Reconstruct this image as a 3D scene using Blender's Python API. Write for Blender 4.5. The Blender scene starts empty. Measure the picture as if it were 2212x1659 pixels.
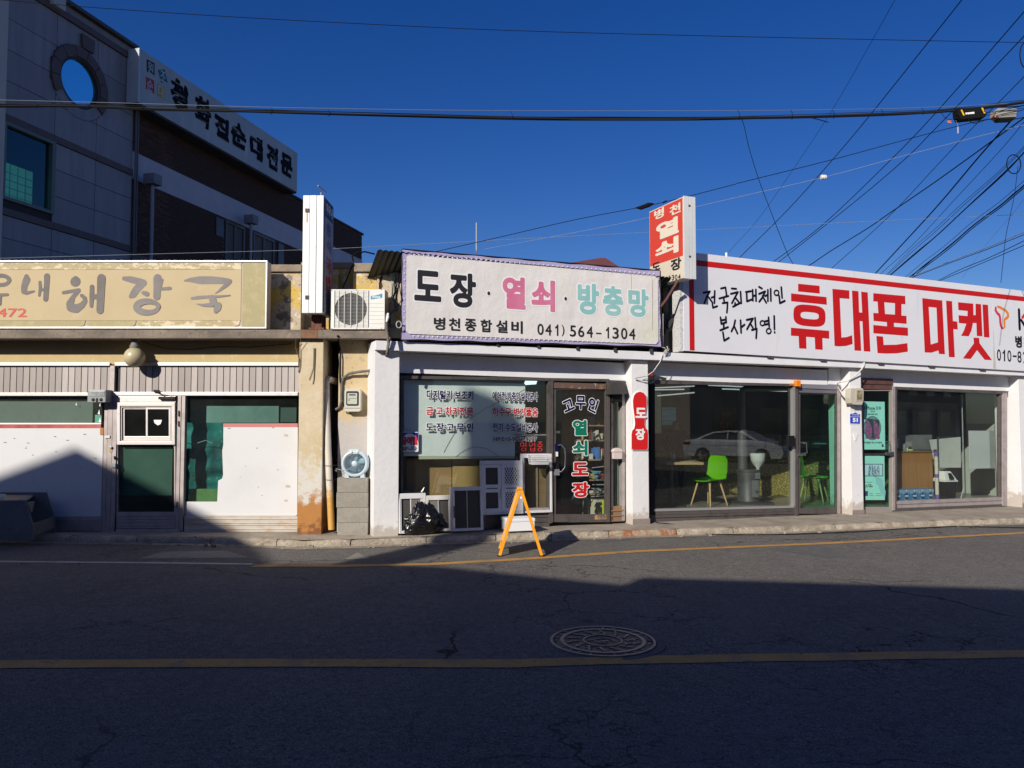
import bpy, bmesh, math, random
from math import sin, cos, tan, pi, radians, sqrt, atan2, floor
from mathutils import Vector, Matrix, noise
from mathutils.geometry import tessellate_polygon

random.seed(7)
S = bpy.context.scene
COL = S.collection

# ------------------------------------------------------------------ camera, sky, sun, exposure
FPX, CX, CY, CAMH, PITCH = 1662.0, 1106.0, 829.5, 1.65, radians(2.7)   # survey of the photograph, 2212 px wide
cd = bpy.data.cameras.new('camera'); cam = bpy.data.objects.new('camera', cd); COL.objects.link(cam)
cd.sensor_width = 36; cd.lens = 36 * FPX / 2212; cd.clip_end = 2000; cd.clip_start = 0.05
cam.location = (0, 0, CAMH); cam.rotation_euler = (pi / 2 + PITCH, 0, 0)
S.camera = cam

world = bpy.data.worlds.new('World'); S.world = world; world.use_nodes = True
wn = world.node_tree; bg = wn.nodes['Background']
sky = wn.nodes.new('ShaderNodeTexSky'); sky.sky_type = 'NISHITA'; sky.sun_disc = False
sky.sun_elevation = radians(27); sky.sun_rotation = radians(211)
sky.air_density = 1.0; sky.dust_density = 0.8; sky.ozone_density = 4.5; sky.altitude = 300
hs = wn.nodes.new('ShaderNodeHueSaturation'); hs.inputs['Saturation'].default_value = 1.30; hs.inputs['Hue'].default_value = .520; hs.inputs['Value'].default_value = 1.26
wn.links.new(sky.outputs[0], hs.inputs['Color']); wn.links.new(hs.outputs[0], bg.inputs[0]); bg.inputs[1].default_value = 0.06

sl = bpy.data.lights.new('sun', 'SUN'); sl.energy = 5.0; sl.angle = radians(0.53); sl.color = (1.0, 0.93, 0.82)
sun = bpy.data.objects.new('sun', sl); COL.objects.link(sun)
TRAVEL = Vector((0.459, 0.764, -0.454))
sun.rotation_euler = TRAVEL.to_track_quat('-Z', 'Y').to_euler(); sun.location = (-10, -20, 20)

S.view_settings.view_transform = 'Standard'; S.view_settings.look = 'None'
S.view_settings.exposure = 0.15; S.view_settings.gamma = 1.0; S.view_settings.use_curve_mapping = False
S.cycles.max_bounces = 8; S.cycles.transparent_max_bounces = 16; S.cycles.use_denoising = True
S.cycles.caustics_reflective = False; S.cycles.caustics_refractive = False; S.cycles.sample_clamp_indirect = 4

# ------------------------------------------------------------------ frames
def ray(x, y):
    a = (x - CX) / FPX; b = (CY - y) / FPX
    return a, cos(PITCH) - b * sin(PITCH), sin(PITCH) + b * cos(PITCH)

class Fr:
    """a wall's own axes: u along the wall, w into it, z up (sh = fall of its courses per metre)"""
    def __init__(s, ox, oy, deg, sh=0.0):
        s.ox, s.oy, s.a, s.sh = ox, oy, radians(deg), sh
    def wd(s, u, w, z):
        c, n = cos(s.a), sin(s.a)
        return Vector((s.ox + u * c - w * n, s.oy + u * n + w * c, z - s.sh * u))
    def px(s, x, y, w=0):
        dx, dy, dz = ray(x, y); c, n = cos(s.a), sin(s.a)
        t = (w - n * s.ox + c * s.oy) / (-n * dx + c * dy)
        u = (t * dx - s.ox) * c + (t * dy - s.oy) * n
        return u, CAMH + t * dz + s.sh * u
    def U(s, x, w=0, y=900): return s.px(x, y, w)[0]
    def Z(s, x, y, w=0): return s.px(x, y, w)[1]

R = Fr(0, 0, 0)
L = Fr(0, 10.7, 0)
W = Fr(-1.84, 10.26, 21.7, 0.012)
_r = ray(6, 500)
G = Fr(_r[0] * 15 / _r[1], 15.0, 76.35)
K = Fr(2.226, 12.39, -67.6)

def gz(x):                                   # fall of the street to the right
    t = x + 1.8
    return 0.03 - 0.012 * (0.5 * (t + sqrt(t * t + 1.0))) + 0.002 if x < 60 else gz(59.9)

def gpx(x, y, up=0.0):                       # picture point on the street surface
    dx, dy, dz = ray(x, y); t = (CAMH - up) / -dz
    for _ in range(6):
        t = (CAMH - up - gz(t * dx)) / -dz
    return t * dx, t * dy

# ------------------------------------------------------------------ materials
MATS = {}
def M(name, col, rough=.6, metal=0., n=(), bump=None, zst=(), emit=0., spec=.5, rnd=0., coat=0., world=False):
    """n: (scale, colour, lo, hi[, stretch xyz]) noise stains; zst: (z_low, z_high, colour, scale) stains with height"""
    if name in MATS: return MATS[name]
    m = bpy.data.materials.new(name); m.use_nodes = True; t = m.node_tree; N = t.nodes; Lk = t.links
    b = N['Principled BSDF']; b.inputs['Roughness'].default_value = rough; b.inputs['Metallic'].default_value = metal
    b.inputs['Specular IOR Level'].default_value = spec; b.inputs['Coat Weight'].default_value = coat
    c4 = (*col, 1)
    tc = N.new('ShaderNodeNewGeometry').outputs['Position'] if world else N.new('ShaderNodeTexCoord').outputs['Object']
    cur = None
    def mix(fac, a, c2, mode='MIX'):
        mx = N.new('ShaderNodeMix'); mx.data_type = 'RGBA'; mx.blend_type = mode
        if hasattr(fac, 'node'): Lk.new(fac, mx.inputs[0])
        else: mx.inputs[0].default_value = fac
        if a is None: mx.inputs[6].default_value = c4
        else: Lk.new(a, mx.inputs[6])
        if hasattr(c2, 'node'): Lk.new(c2, mx.inputs[7])
        else: mx.inputs[7].default_value = (*c2, 1)
        return mx.outputs[2]
    def noi(scale, lo, hi, st=(1, 1, 1), detail=6):
        mp = N.new('ShaderNodeMapping'); mp.inputs['Scale'].default_value = st; Lk.new(tc, mp.inputs[0])
        nz = N.new('ShaderNodeTexNoise'); nz.inputs['Scale'].default_value = scale; nz.inputs['Detail'].default_value = detail
        nz.inputs['Roughness'].default_value = .62
        Lk.new(mp.outputs[0], nz.inputs['Vector'])
        mr = N.new('ShaderNodeMapRange'); mr.inputs[1].default_value = lo; mr.inputs[2].default_value = hi
        Lk.new(nz.outputs[0], mr.inputs[0]); return mr.outputs[0], nz.outputs[0]
    if rnd:
        oi = N.new('ShaderNodeObjectInfo'); mr = N.new('ShaderNodeMapRange')
        mr.inputs[3].default_value = 1 - rnd; mr.inputs[4].default_value = 1 + rnd; Lk.new(oi.outputs['Random'], mr.inputs[0])
        vm = N.new('ShaderNodeVectorMath'); vm.operation = 'SCALE'; vm.inputs[0].default_value = col; Lk.new(mr.outputs[0], vm.inputs['Scale'])
        cur = vm.outputs[0]
    for k in n:
        f, _ = noi(k[0], k[2], k[3], k[4] if len(k) > 4 else (1, 1, 1)); cur = mix(f, cur, k[1])
    for (z0, z1, c2, sc) in zst:
        geo = N.new('ShaderNodeNewGeometry'); sp = N.new('ShaderNodeSeparateXYZ'); Lk.new(geo.outputs['Position'], sp.inputs[0])
        mr = N.new('ShaderNodeMapRange'); mr.inputs[1].default_value = z0; mr.inputs[2].default_value = z1
        Lk.new(sp.outputs[2], mr.inputs[0])
        _, raw = noi(sc, 0, 1)
        ad = N.new('ShaderNodeMath'); ad.operation = 'MULTIPLY_ADD'; Lk.new(raw, ad.inputs[0]); ad.inputs[1].default_value = 1.9; ad.inputs[2].default_value = -.95
        a2 = N.new('ShaderNodeMath'); a2.operation = 'ADD'; a2.use_clamp = True; Lk.new(mr.outputs[0], a2.inputs[0]); Lk.new(ad.outputs[0], a2.inputs[1])
        sm = N.new('ShaderNodeMapRange'); sm.inputs[1].default_value = .35; sm.inputs[2].default_value = .65; Lk.new(a2.outputs[0], sm.inputs[0])
        cur = mix(sm.outputs[0], cur, c2)
    if cur is None: b.inputs['Base Color'].default_value = c4
    else: Lk.new(cur, b.inputs['Base Color'])
    if bump:
        nz = N.new('ShaderNodeTexNoise'); nz.inputs['Scale'].default_value = bump[0]; nz.inputs['Detail'].default_value = 5
        Lk.new(tc, nz.inputs['Vector'])
        bp = N.new('ShaderNodeBump'); bp.inputs['Strength'].default_value = bump[1]; bp.inputs['Distance'].default_value = bump[2] if len(bump) > 2 else .01
        Lk.new(nz.outputs[0], bp.inputs['Height']); Lk.new(bp.outputs[0], b.inputs['Normal'])
    if emit:
        b.inputs['Emission Color'].default_value = c4; b.inputs['Emission Strength'].default_value = emit
    MATS[name] = m; return m

def glass(name, tint=(.9, .94, .92), dirt=.0, boost=1.0):
    m = bpy.data.materials.new(name); m.use_nodes = True; t = m.node_tree; N = t.nodes; Lk = t.links
    N.remove(N['Principled BSDF']); out = N['Material Output']
    g = N.new('ShaderNodeNewGeometry'); ior = N.new('ShaderNodeMapRange')
    ior.inputs[3].default_value = 1.52; ior.inputs[4].default_value = 1 / 1.52; Lk.new(g.outputs['Backfacing'], ior.inputs[0])
    fr = N.new('ShaderNodeFresnel'); Lk.new(ior.outputs[0], fr.inputs[0])
    mu = N.new('ShaderNodeMath'); mu.operation = 'MULTIPLY'; mu.use_clamp = True; mu.inputs[1].default_value = boost; Lk.new(fr.outputs[0], mu.inputs[0])
    tr = N.new('ShaderNodeBsdfTransparent'); tr.inputs[0].default_value = (*[c ** .5 for c in tint], 1)
    gl = N.new('ShaderNodeBsdfGlossy'); gl.inputs['Roughness'].default_value = .0
    mx = N.new('ShaderNodeMixShader'); Lk.new(mu.outputs[0], mx.inputs[0]); Lk.new(tr.outputs[0], mx.inputs[1]); Lk.new(gl.outputs[0], mx.inputs[2])
    last = mx.outputs[0]
    if dirt:
        tc = N.new('ShaderNodeTexCoord'); nz = N.new('ShaderNodeTexNoise'); nz.inputs['Scale'].default_value = 3; nz.inputs['Detail'].default_value = 8
        Lk.new(tc.outputs['Object'], nz.inputs['Vector'])
        mr = N.new('ShaderNodeMapRange'); mr.inputs[1].default_value = .35; mr.inputs[2].default_value = .75; mr.inputs[3].default_value = dirt * .4; mr.inputs[4].default_value = dirt
        Lk.new(nz.outputs[0], mr.inputs[0])
        df = N.new('ShaderNodeBsdfDiffuse'); df.inputs[0].default_value = (.5, .5, .47, 1)
        m2 = N.new('ShaderNodeMixShader'); Lk.new(mr.outputs[0], m2.inputs[0]); Lk.new(last, m2.inputs[1]); Lk.new(df.outputs[0], m2.inputs[2]); last = m2.outputs[0]
    Lk.new(last, out.inputs[0]); MATS[name] = m; return m

# ------------------------------------------------------------------ things and parts
def tag(o, label=None, cat=None, group=None, kind=None):
    if label: o['label'] = label
    if cat: o['category'] = cat
    if group: o['group'] = group
    if kind: o['kind'] = kind
    return o

def thing(name, label, cat, loc=(0, 0, 0), deg=0, group=None, kind=None):
    o = bpy.data.objects.new(name, None); COL.objects.link(o); o.empty_display_size = .1
    o.location = loc; o.rotation_euler = (0, 0, radians(deg))
    return tag(o, label, cat, group, kind)

def fthing(fr, name, label, cat, u, w, z, **k):
    return thing(name, label, cat, fr.wd(u, w, z), math.degrees(fr.a), **k)

def rootmat(o):
    p = o
    while p.parent: p = p.parent
    return Matrix.Translation(p.location) @ p.rotation_euler.to_matrix().to_4x4()

class MB:
    def __init__(s, fr=R): s.fr, s.V, s.Fc, s.mi = fr, [], [], []; s.m = 0
    def add(s, vs, fs, world=False):
        b = len(s.V); s.V += [Vector(v) if world else s.fr.wd(*v) for v in vs]
        s.Fc += [[b + i for i in f] for f in fs]; s.mi += [s.m] * len(fs); return s
    def box(s, u0, u1, w0, w1, z0, z1):
        return s.add([(u0, w0, z0), (u1, w0, z0), (u1, w1, z0), (u0, w1, z0), (u0, w0, z1), (u1, w0, z1), (u1, w1, z1), (u0, w1, z1)],
                     [(0, 3, 2, 1), (4, 5, 6, 7), (0, 1, 5, 4), (1, 2, 6, 5), (2, 3, 7, 6), (3, 0, 4, 7)])
    def prism(s, pts, w0, w1, holes=()):           # pts (u,z), outline facing the street at w0
        loops = [list(pts)] + [list(h) for h in holes]
        flat = [p for l in loops for p in l]
        tri = tessellate_polygon([[Vector((p[0], p[1], 0)) for p in l] for l in loops])
        n = len(flat); vs = [(p[0], w0, p[1]) for p in flat] + [(p[0], w1, p[1]) for p in flat]
        fs = []
        for t in tri:
            a, b, c = [flat[i] for i in t]
            ar = (b[0] - a[0]) * (c[1] - a[1]) - (b[1] - a[1]) * (c[0] - a[0])
            t = t if ar > 0 else t[::-1]
            fs += [tuple(t), tuple(n + i for i in reversed(t))]
        o = 0
        for li, l in enumerate(loops):
            area = sum(l[i][0] * l[(i + 1) % len(l)][1] - l[(i + 1) % len(l)][0] * l[i][1] for i in range(len(l)))
            ccw = (area > 0) == (li == 0)
            for i in range(len(l)):
                j = (i + 1) % len(l); q = (o + i, n + o + i, n + o + j, o + j)
                fs.append(q if not ccw else q[::-1])
            o += len(l)
        # sides wind outward: reverse where needed
        return s.add(vs, fs)
    def flat(s, pts, w, holes=()):
        loops = [list(pts)] + [list(h) for h in holes]; flat = [p for l in loops for p in l]
        tri = tessellate_polygon([[Vector((p[0], p[1], 0)) for p in l] for l in loops]); fs = []
        for t in tri:
            a, b, c = [flat[i] for i in t]
            ar = (b[0] - a[0]) * (c[1] - a[1]) - (b[1] - a[1]) * (c[0] - a[0])
            fs.append(tuple(t) if ar > 0 else tuple(t[::-1]))
        return s.add([(p[0], w, p[1]) for p in flat], fs)
    def pq(s, quad, w0, w1):                        # quad of picture points TL,TR,BR,BL lying in plane w0
        return s.prism([s.fr.px(x, y, w0) for x, y in (quad[3], quad[2], quad[1], quad[0])], w0, w1)
    def pb(s, x0, x1, y0, y1, w0, w1):              # upright box whose face fills a picture rectangle
        f = s.fr; xc, yc = (x0 + x1) / 2, (y0 + y1) / 2
        return s.box(f.px(x0, yc, w0)[0], f.px(x1, yc, w0)[0], w0, w1, f.px(xc, y1, w0)[1], f.px(xc, y0, w0)[1])
    def tube(s, pts, r, n=8, caps=True, world=False):
        P = [Vector(p) if world else s.fr.wd(*p) for p in pts]; m = len(P)
        rs = r if isinstance(r, (list, tuple)) else [r] * m
        b = len(s.V); ref = None
        for i, p in enumerate(P):
            d = (P[min(i + 1, m - 1)] - P[max(i - 1, 0)]).normalized()
            if ref is None: ref = d.orthogonal().normalized()
            ref = (ref - d * ref.dot(d)); ref = ref.normalized() if ref.length > 1e-6 else d.orthogonal().normalized()
            q = d.cross(ref)
            for k in range(n):
                a = 2 * pi * k / n; s.V.append(p + (ref * cos(a) + q * sin(a)) * rs[i])
        for i in range(m - 1):
            for k in range(n):
                k2 = (k + 1) % n; s.Fc.append([b + i * n + k, b + i * n + k2, b + (i + 1) * n + k2, b + (i + 1) * n + k]); s.mi.append(s.m)
        if caps:
            s.Fc.append([b + k for k in reversed(range(n))]); s.Fc.append([b + (m - 1) * n + k for k in range(n)]); s.mi += [s.m] * 2
        return s
    def lathe(s, c, ax, prof, n=24, arc=2 * pi):    # prof [(r, h)] about axis ax ('u','w','z') through c (frame)
        b = len(s.V); m = len(prof)
        for r, h in prof:
            for k in range(n):
                a = arc * k / n; x, y = r * cos(a), r * sin(a)
                if ax == 'z': v = (c[0] + x, c[1] + y, c[2] + h)
                elif ax == 'w': v = (c[0] + x, c[1] + h, c[2] + y)
                else: v = (c[0] + h, c[1] + x, c[2] + y)
                s.V.append(s.fr.wd(*v))
        for i in range(m - 1):
            for k in range(n):
                k2 = (k + 1) % n; s.Fc.append([b + i * n + k, b + i * n + k2, b + (i + 1) * n + k2, b + (i + 1) * n + k]); s.mi.append(s.m)
        if prof[0][0] > 1e-5: s.Fc.append([b + k for k in reversed(range(n))]); s.mi.append(s.m)
        if prof[-1][0] > 1e-5: s.Fc.append([b + (m - 1) * n + k for k in range(n)]); s.mi.append(s.m)
        return s
    def build(s, name, mats, parent=None, bev=0, smooth=False, label=None, kind=None, recalc=True):
        me = bpy.data.meshes.new(name)
        if parent is not None:
            inv = rootmat(parent).inverted(); vs = [inv @ v for v in s.V]
        else: vs = s.V
        me.from_pydata([tuple(v) for v in vs], [], s.Fc)
        for m in (mats if isinstance(mats, (list, tuple)) else [mats]): me.materials.append(m)
        for p, i in zip(me.polygons, s.mi): p.material_index = i
        bm = bmesh.new(); bm.from_mesh(me)
        bmesh.ops.remove_doubles(bm, verts=bm.verts, dist=1e-6)
        if recalc: bmesh.ops.recalc_face_normals(bm, faces=bm.faces)
        if bev:
            es = [e for e in bm.edges if len(e.link_faces) == 2 and e.calc_face_angle(0) > .5]
            bmesh.ops.bevel(bm, geom=es, offset=bev, segments=2, profile=.7, affect='EDGES', clamp_overlap=True)
        bm.to_mesh(me); bm.free()
        if smooth:
            me.shade_smooth(); me.set_sharp_from_angle(angle=radians(40))
        o = bpy.data.objects.new(name, me); COL.objects.link(o)
        if parent is not None: o.parent = parent
        return tag(o, label, None, None, kind)

def one(mb, name, mat, label, cat, group=None, kind=None, **k):    # a thing that is one mesh
    c = sum(mb.V, Vector()) / len(mb.V); zb = min(v.z for v in mb.V); c.z = zb
    mb.V = [v - c for v in mb.V]
    o = mb.build(name, mat, None, **k); o.location = c
    return tag(o, label, cat, group, kind)

def copy_tree(o, parent=None):
    c = o.copy(); COL.objects.link(c); c.parent = parent
    for ch in list(o.children): copy_tree(ch, c)
    return c

# ------------------------------------------------------------------ lettering
import numpy as np
_tc = {}; _sd = {}
def glyphfield(s):
    """distance field of a line of text, so that strokes can be thickened cleanly"""
    if s in _sd: return _sd[s]
    cu = bpy.data.curves.new('t', 'FONT'); cu.body = s; cu.resolution_u = 4
    o = bpy.data.objects.new('t', cu); COL.objects.link(o)
    dg = bpy.context.evaluated_depsgraph_get(); dg.update()
    me = bpy.data.meshes.new_from_object(o.evaluated_get(dg)); V = np.array([(v.co.x, v.co.y) for v in me.vertices]); cnt = {}
    for p in me.polygons:
        for k in p.edge_keys: cnt[k] = cnt.get(k, 0) + 1
    E = np.array([k for k, c in cnt.items() if c == 1])
    bpy.data.objects.remove(o); bpy.data.curves.remove(cu); bpy.data.meshes.remove(me)
    h = 1 / 46 if len(s) < 3 else 1 / 34; pad = .16
    x0, y0 = V.min(0) - pad; x1, y1 = V.max(0) + pad; nx, ny = int((x1 - x0) / h) + 2, int((y1 - y0) / h) + 2
    X, Y = np.meshgrid(x0 + h * np.arange(nx), y0 + h * np.arange(ny)); P = np.stack([X.ravel(), Y.ravel()], 1)
    A, B = V[E[:, 0]], V[E[:, 1]]; D = B - A; L2 = (D ** 2).sum(1) + 1e-12; d = np.full(len(P), 9.); ins = np.zeros(len(P), bool)
    for k in range(0, len(P), 4000):
        p = P[k:k + 4000, None, :]; t = np.clip(((p - A) * D).sum(2) / L2, 0, 1); q = p - A - t[..., None] * D
        d[k:k + 4000] = np.sqrt((q ** 2).sum(2).min(1))
        cr = (A[:, 1] > p[..., 1]) != (B[:, 1] > p[..., 1]); dy = np.where(D[:, 1] == 0, 1e-9, D[:, 1])
        ins[k:k + 4000] = ((cr & (p[..., 0] < A[:, 0] + (p[..., 1] - A[:, 1]) * D[:, 0] / dy)).sum(1) % 2) == 1
    _sd[s] = (np.where(ins, -d, d).reshape(ny, nx), x0, y0, h); return _sd[s]

def textmesh(s, bold):
    if (s, bold) in _tc: return _tc[(s, bold)]
    F, x0, y0, h = glyphfield(s); F = F - bold; ny, nx = F.shape; vs, fs, vid = [], [], {}
    def vx(key, x, y):
        if key not in vid: vid[key] = len(vs); vs.append((x0 + h * x, y0 + h * y))
        return vid[key]
    N = F < 0; full = N[:-1, :-1] & N[1:, :-1] & N[:-1, 1:] & N[1:, 1:]; anyc = N[:-1, :-1] | N[1:, :-1] | N[:-1, 1:] | N[1:, 1:]
    for j in range(ny - 1):
        if not anyc[j].any(): continue
        i = 0
        while i < nx - 1:
            if full[j, i]:
                k = i
                while k < nx - 1 and full[j, k]: k += 1
                fs.append([vx((i, j), i, j), vx((k, j), k, j), vx((k, j + 1), k, j + 1), vx((i, j + 1), i, j + 1)]); i = k; continue
            if anyc[j, i]:
                c = [(i, j), (i + 1, j), (i + 1, j + 1), (i, j + 1)]; poly = []
                for a, b in zip(c, c[1:] + c[:1]):
                    fa, fb = F[a[1], a[0]], F[b[1], b[0]]
                    if fa < 0: poly.append(vx(a, *a))
                    if (fa < 0) != (fb < 0):
                        t = fa / (fa - fb); poly.append(vx((min(a, b), max(a, b)), a[0] + (b[0] - a[0]) * t, a[1] + (b[1] - a[1]) * t))
                if len(poly) > 2: fs.append(poly)
            i += 1
    _tc[(s, bold)] = (vs, fs); return vs, fs

def rotp(p, c, a):
    x, y = p[0] - c[0], p[1] - c[1]; return c[0] + x * cos(a) - y * sin(a), c[1] + x * sin(a) + y * cos(a)

def text(fr, s, x0, x1, y0, y1, w, mat, root, bold=.03, outl=None, omat=None, rot=0, name='lettering', jit=0, T=None):
    """letters whose ink fills the picture box x0..x1, y0..y1 on plane w"""
    if T: (x0, y0), (x1, y1) = T(x0, y0), T(x1, y1)
    xc, yc = (x0 + x1) / 2, (y0 + y1) / 2
    u0, u1 = fr.px(x0, yc, w)[0], fr.px(x1, yc, w)[0]; z0, z1 = fr.px(xc, y1, w)[1], fr.px(xc, y0, w)[1]
    def put(bold_, w_, mat_, nm):
        vs, fs = textmesh(s, bold_); base, _ = textmesh(s, bold)
        if rot: vs = [rotp(v, (0, 0), rot) for v in vs]; base = [rotp(v, (0, 0), rot) for v in base]
        a0, a1 = min(v[0] for v in base), max(v[0] for v in base); b0, b1 = min(v[1] for v in base), max(v[1] for v in base)
        mb = MB(fr); out = []
        for v in vs:
            u = u0 + (v[0] - a0) / (a1 - a0) * (u1 - u0); z = z0 + (v[1] - b0) / (b1 - b0) * (z1 - z0)
            if jit:
                q = noise.noise_vector(Vector((u * 6, z * 6, 1.3))) * jit; u += q.x; z += q.y
            out.append((u, w_, z))
        mb.add(out, fs); return mb.build(nm, mat_, root, recalc=False)
    o = put(bold, w - .0015, mat, name)
    if outl: put(bold + outl, w, omat, name + '_outline')
    return o

def digit_one(fr, x0, x1, y0, y1, w, mat, root, T):
    q = MB(fr); P = [(.52, 1), (1, 1), (1, 0), (.6, 0), (.45, .12), (0, .22), (0, .36), (.52, .30)]
    q.flat([fr.px(*T(x0 + (x1 - x0) * a, y0 + (y1 - y0) * b), w) for a, b in P], w - .0015); return q.build('lettering', mat, root, recalc=False)

def brush(fr, w, strokes, T, mat, root, name='lettering', step=.00012, n=10):
    """strokes: lists of (x, y, width) in a picture crop; drawn as round-ended strips on plane w"""
    mb = MB(fr); k = 0
    sc = abs(T(1, 0)[0] - T(0, 0)[0])
    for st in strokes:
        pts = []
        for x, y, d in st:
            X, Y = T(x, y); u, z = fr.px(X, Y, w); u2, _ = fr.px(X + d * sc, Y, w); pts.append((u, z, abs(u2 - u) / 2))
        for i, (u, z, r) in enumerate(pts):
            mb.add([(u + r * cos(2 * pi * j / n), w - k * step, z + r * sin(2 * pi * j / n)) for j in range(n)], [tuple(range(n))]); k += 1
            if i + 1 < len(pts):
                u2, z2, r2 = pts[i + 1]; d = Vector((u2 - u, z2 - z)); 
                if d.length < 1e-6: continue
                d.normalize(); p = Vector((-d.y, d.x))
                q = [(u + p.x * r, z + p.y * r), (u - p.x * r, z - p.y * r), (u2 - p.x * r2, z2 - p.y * r2), (u2 + p.x * r2, z2 + p.y * r2)]
                mb.add([(a, w - k * step, b) for a, b in q], [(0, 1, 2, 3)]); k += 1
    return mb.build(name, mat, root, recalc=False)

def crop(scale, ox, oy):
    k = 2212 / 4032
    return lambda x, y: ((x / scale + ox) * k, (y / scale + oy) * k)

def ring(cx, cy, rx, ry, wd, n=16, a0=0, a1=2 * pi):
    return [(cx + rx * cos(a0 + (a1 - a0) * i / n), cy + ry * sin(a0 + (a1 - a0) * i / n), wd if not callable(wd) else wd(i / n)) for i in range(n + 1)]

# palette
white = M('white_paint', (.74, .74, .76), .7, n=[(3, (.66, .66, .68), .45, .8), (1.2, (.48, .46, .44), .64, .85, (1, 1, .3))], bump=(60, .25, .004))
white_s = M('white_sheet', (.80, .80, .80), .45, n=[(2, (.70, .70, .69), .4, .8)], bump=(3, .15, .01))
vinyl = M('white_vinyl', (.8, .8, .8), .5)
alu = M('aged_aluminium', (.42, .37, .36), .5, .35, n=[(6, (.30, .26, .25), .45, .75), (2, (.5, .46, .42), .6, .8)], rnd=.06)
alu_l = M('bright_aluminium', (.66, .62, .60), .42, .45, n=[(9, (.5, .44, .4), .55, .8)])
dark_al = M('dark_aluminium', (.115, .100, .095), .45, .3, n=[(7, (.07, .06, .055), .5, .7)])
brown_al = M('brown_aluminium', (.15, .07, .06), .45, .2, n=[(9, (.08, .04, .03), .45, .7)])
silver = M('silver_frame', (.62, .62, .64), .35, .5, n=[(8, (.5, .5, .5), .5, .8)])
black = M('black_plastic', (.010, .010, .011), .5, spec=.25)
blackp = M('black_print', (.012, .012, .015), .55)
inkp = M('ink_blue_black', (.006, .006, .02), .5, spec=.15)
redp = M('red_print', (.50, .008, .008), .5)
navy = M('navy_print', (.004, .004, .06), .5, spec=.2)
green = M('green_print', (.0, .16, .09), .5)
concrete = M('concrete', (.30, .27, .23), .9, n=[(4, (.20, .17, .14), .4, .7), (14, (.4, .37, .32), .55, .8), (1.5, (.13, .11, .09), .6, .8)], bump=(40, .7, .01))
dirtcon = M('dirty_concrete', (.24, .19, .15), .9, n=[(3, (.10, .08, .065), .35, .62, (1, 1, 1)), (10, (.33, .27, .21), .55, .75)], bump=(30, .8, .01))
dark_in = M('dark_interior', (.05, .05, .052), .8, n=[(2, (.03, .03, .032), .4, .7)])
rubber = M('cable_black', (.006, .006, .008), .9, spec=.15)
rust = M('rusty_steel', (.16, .06, .03), .8, n=[(12, (.07, .03, .02), .4, .6)])
steel = M('galvanised_steel', (.4, .41, .43), .4, .6, n=[(7, (.28, .28, .3), .45, .7)])
clear = glass('clear_glass', (.86, .92, .90), dirt=.012)
greeng = glass('green_glass', (.18, .50, .38), dirt=.012)
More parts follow.
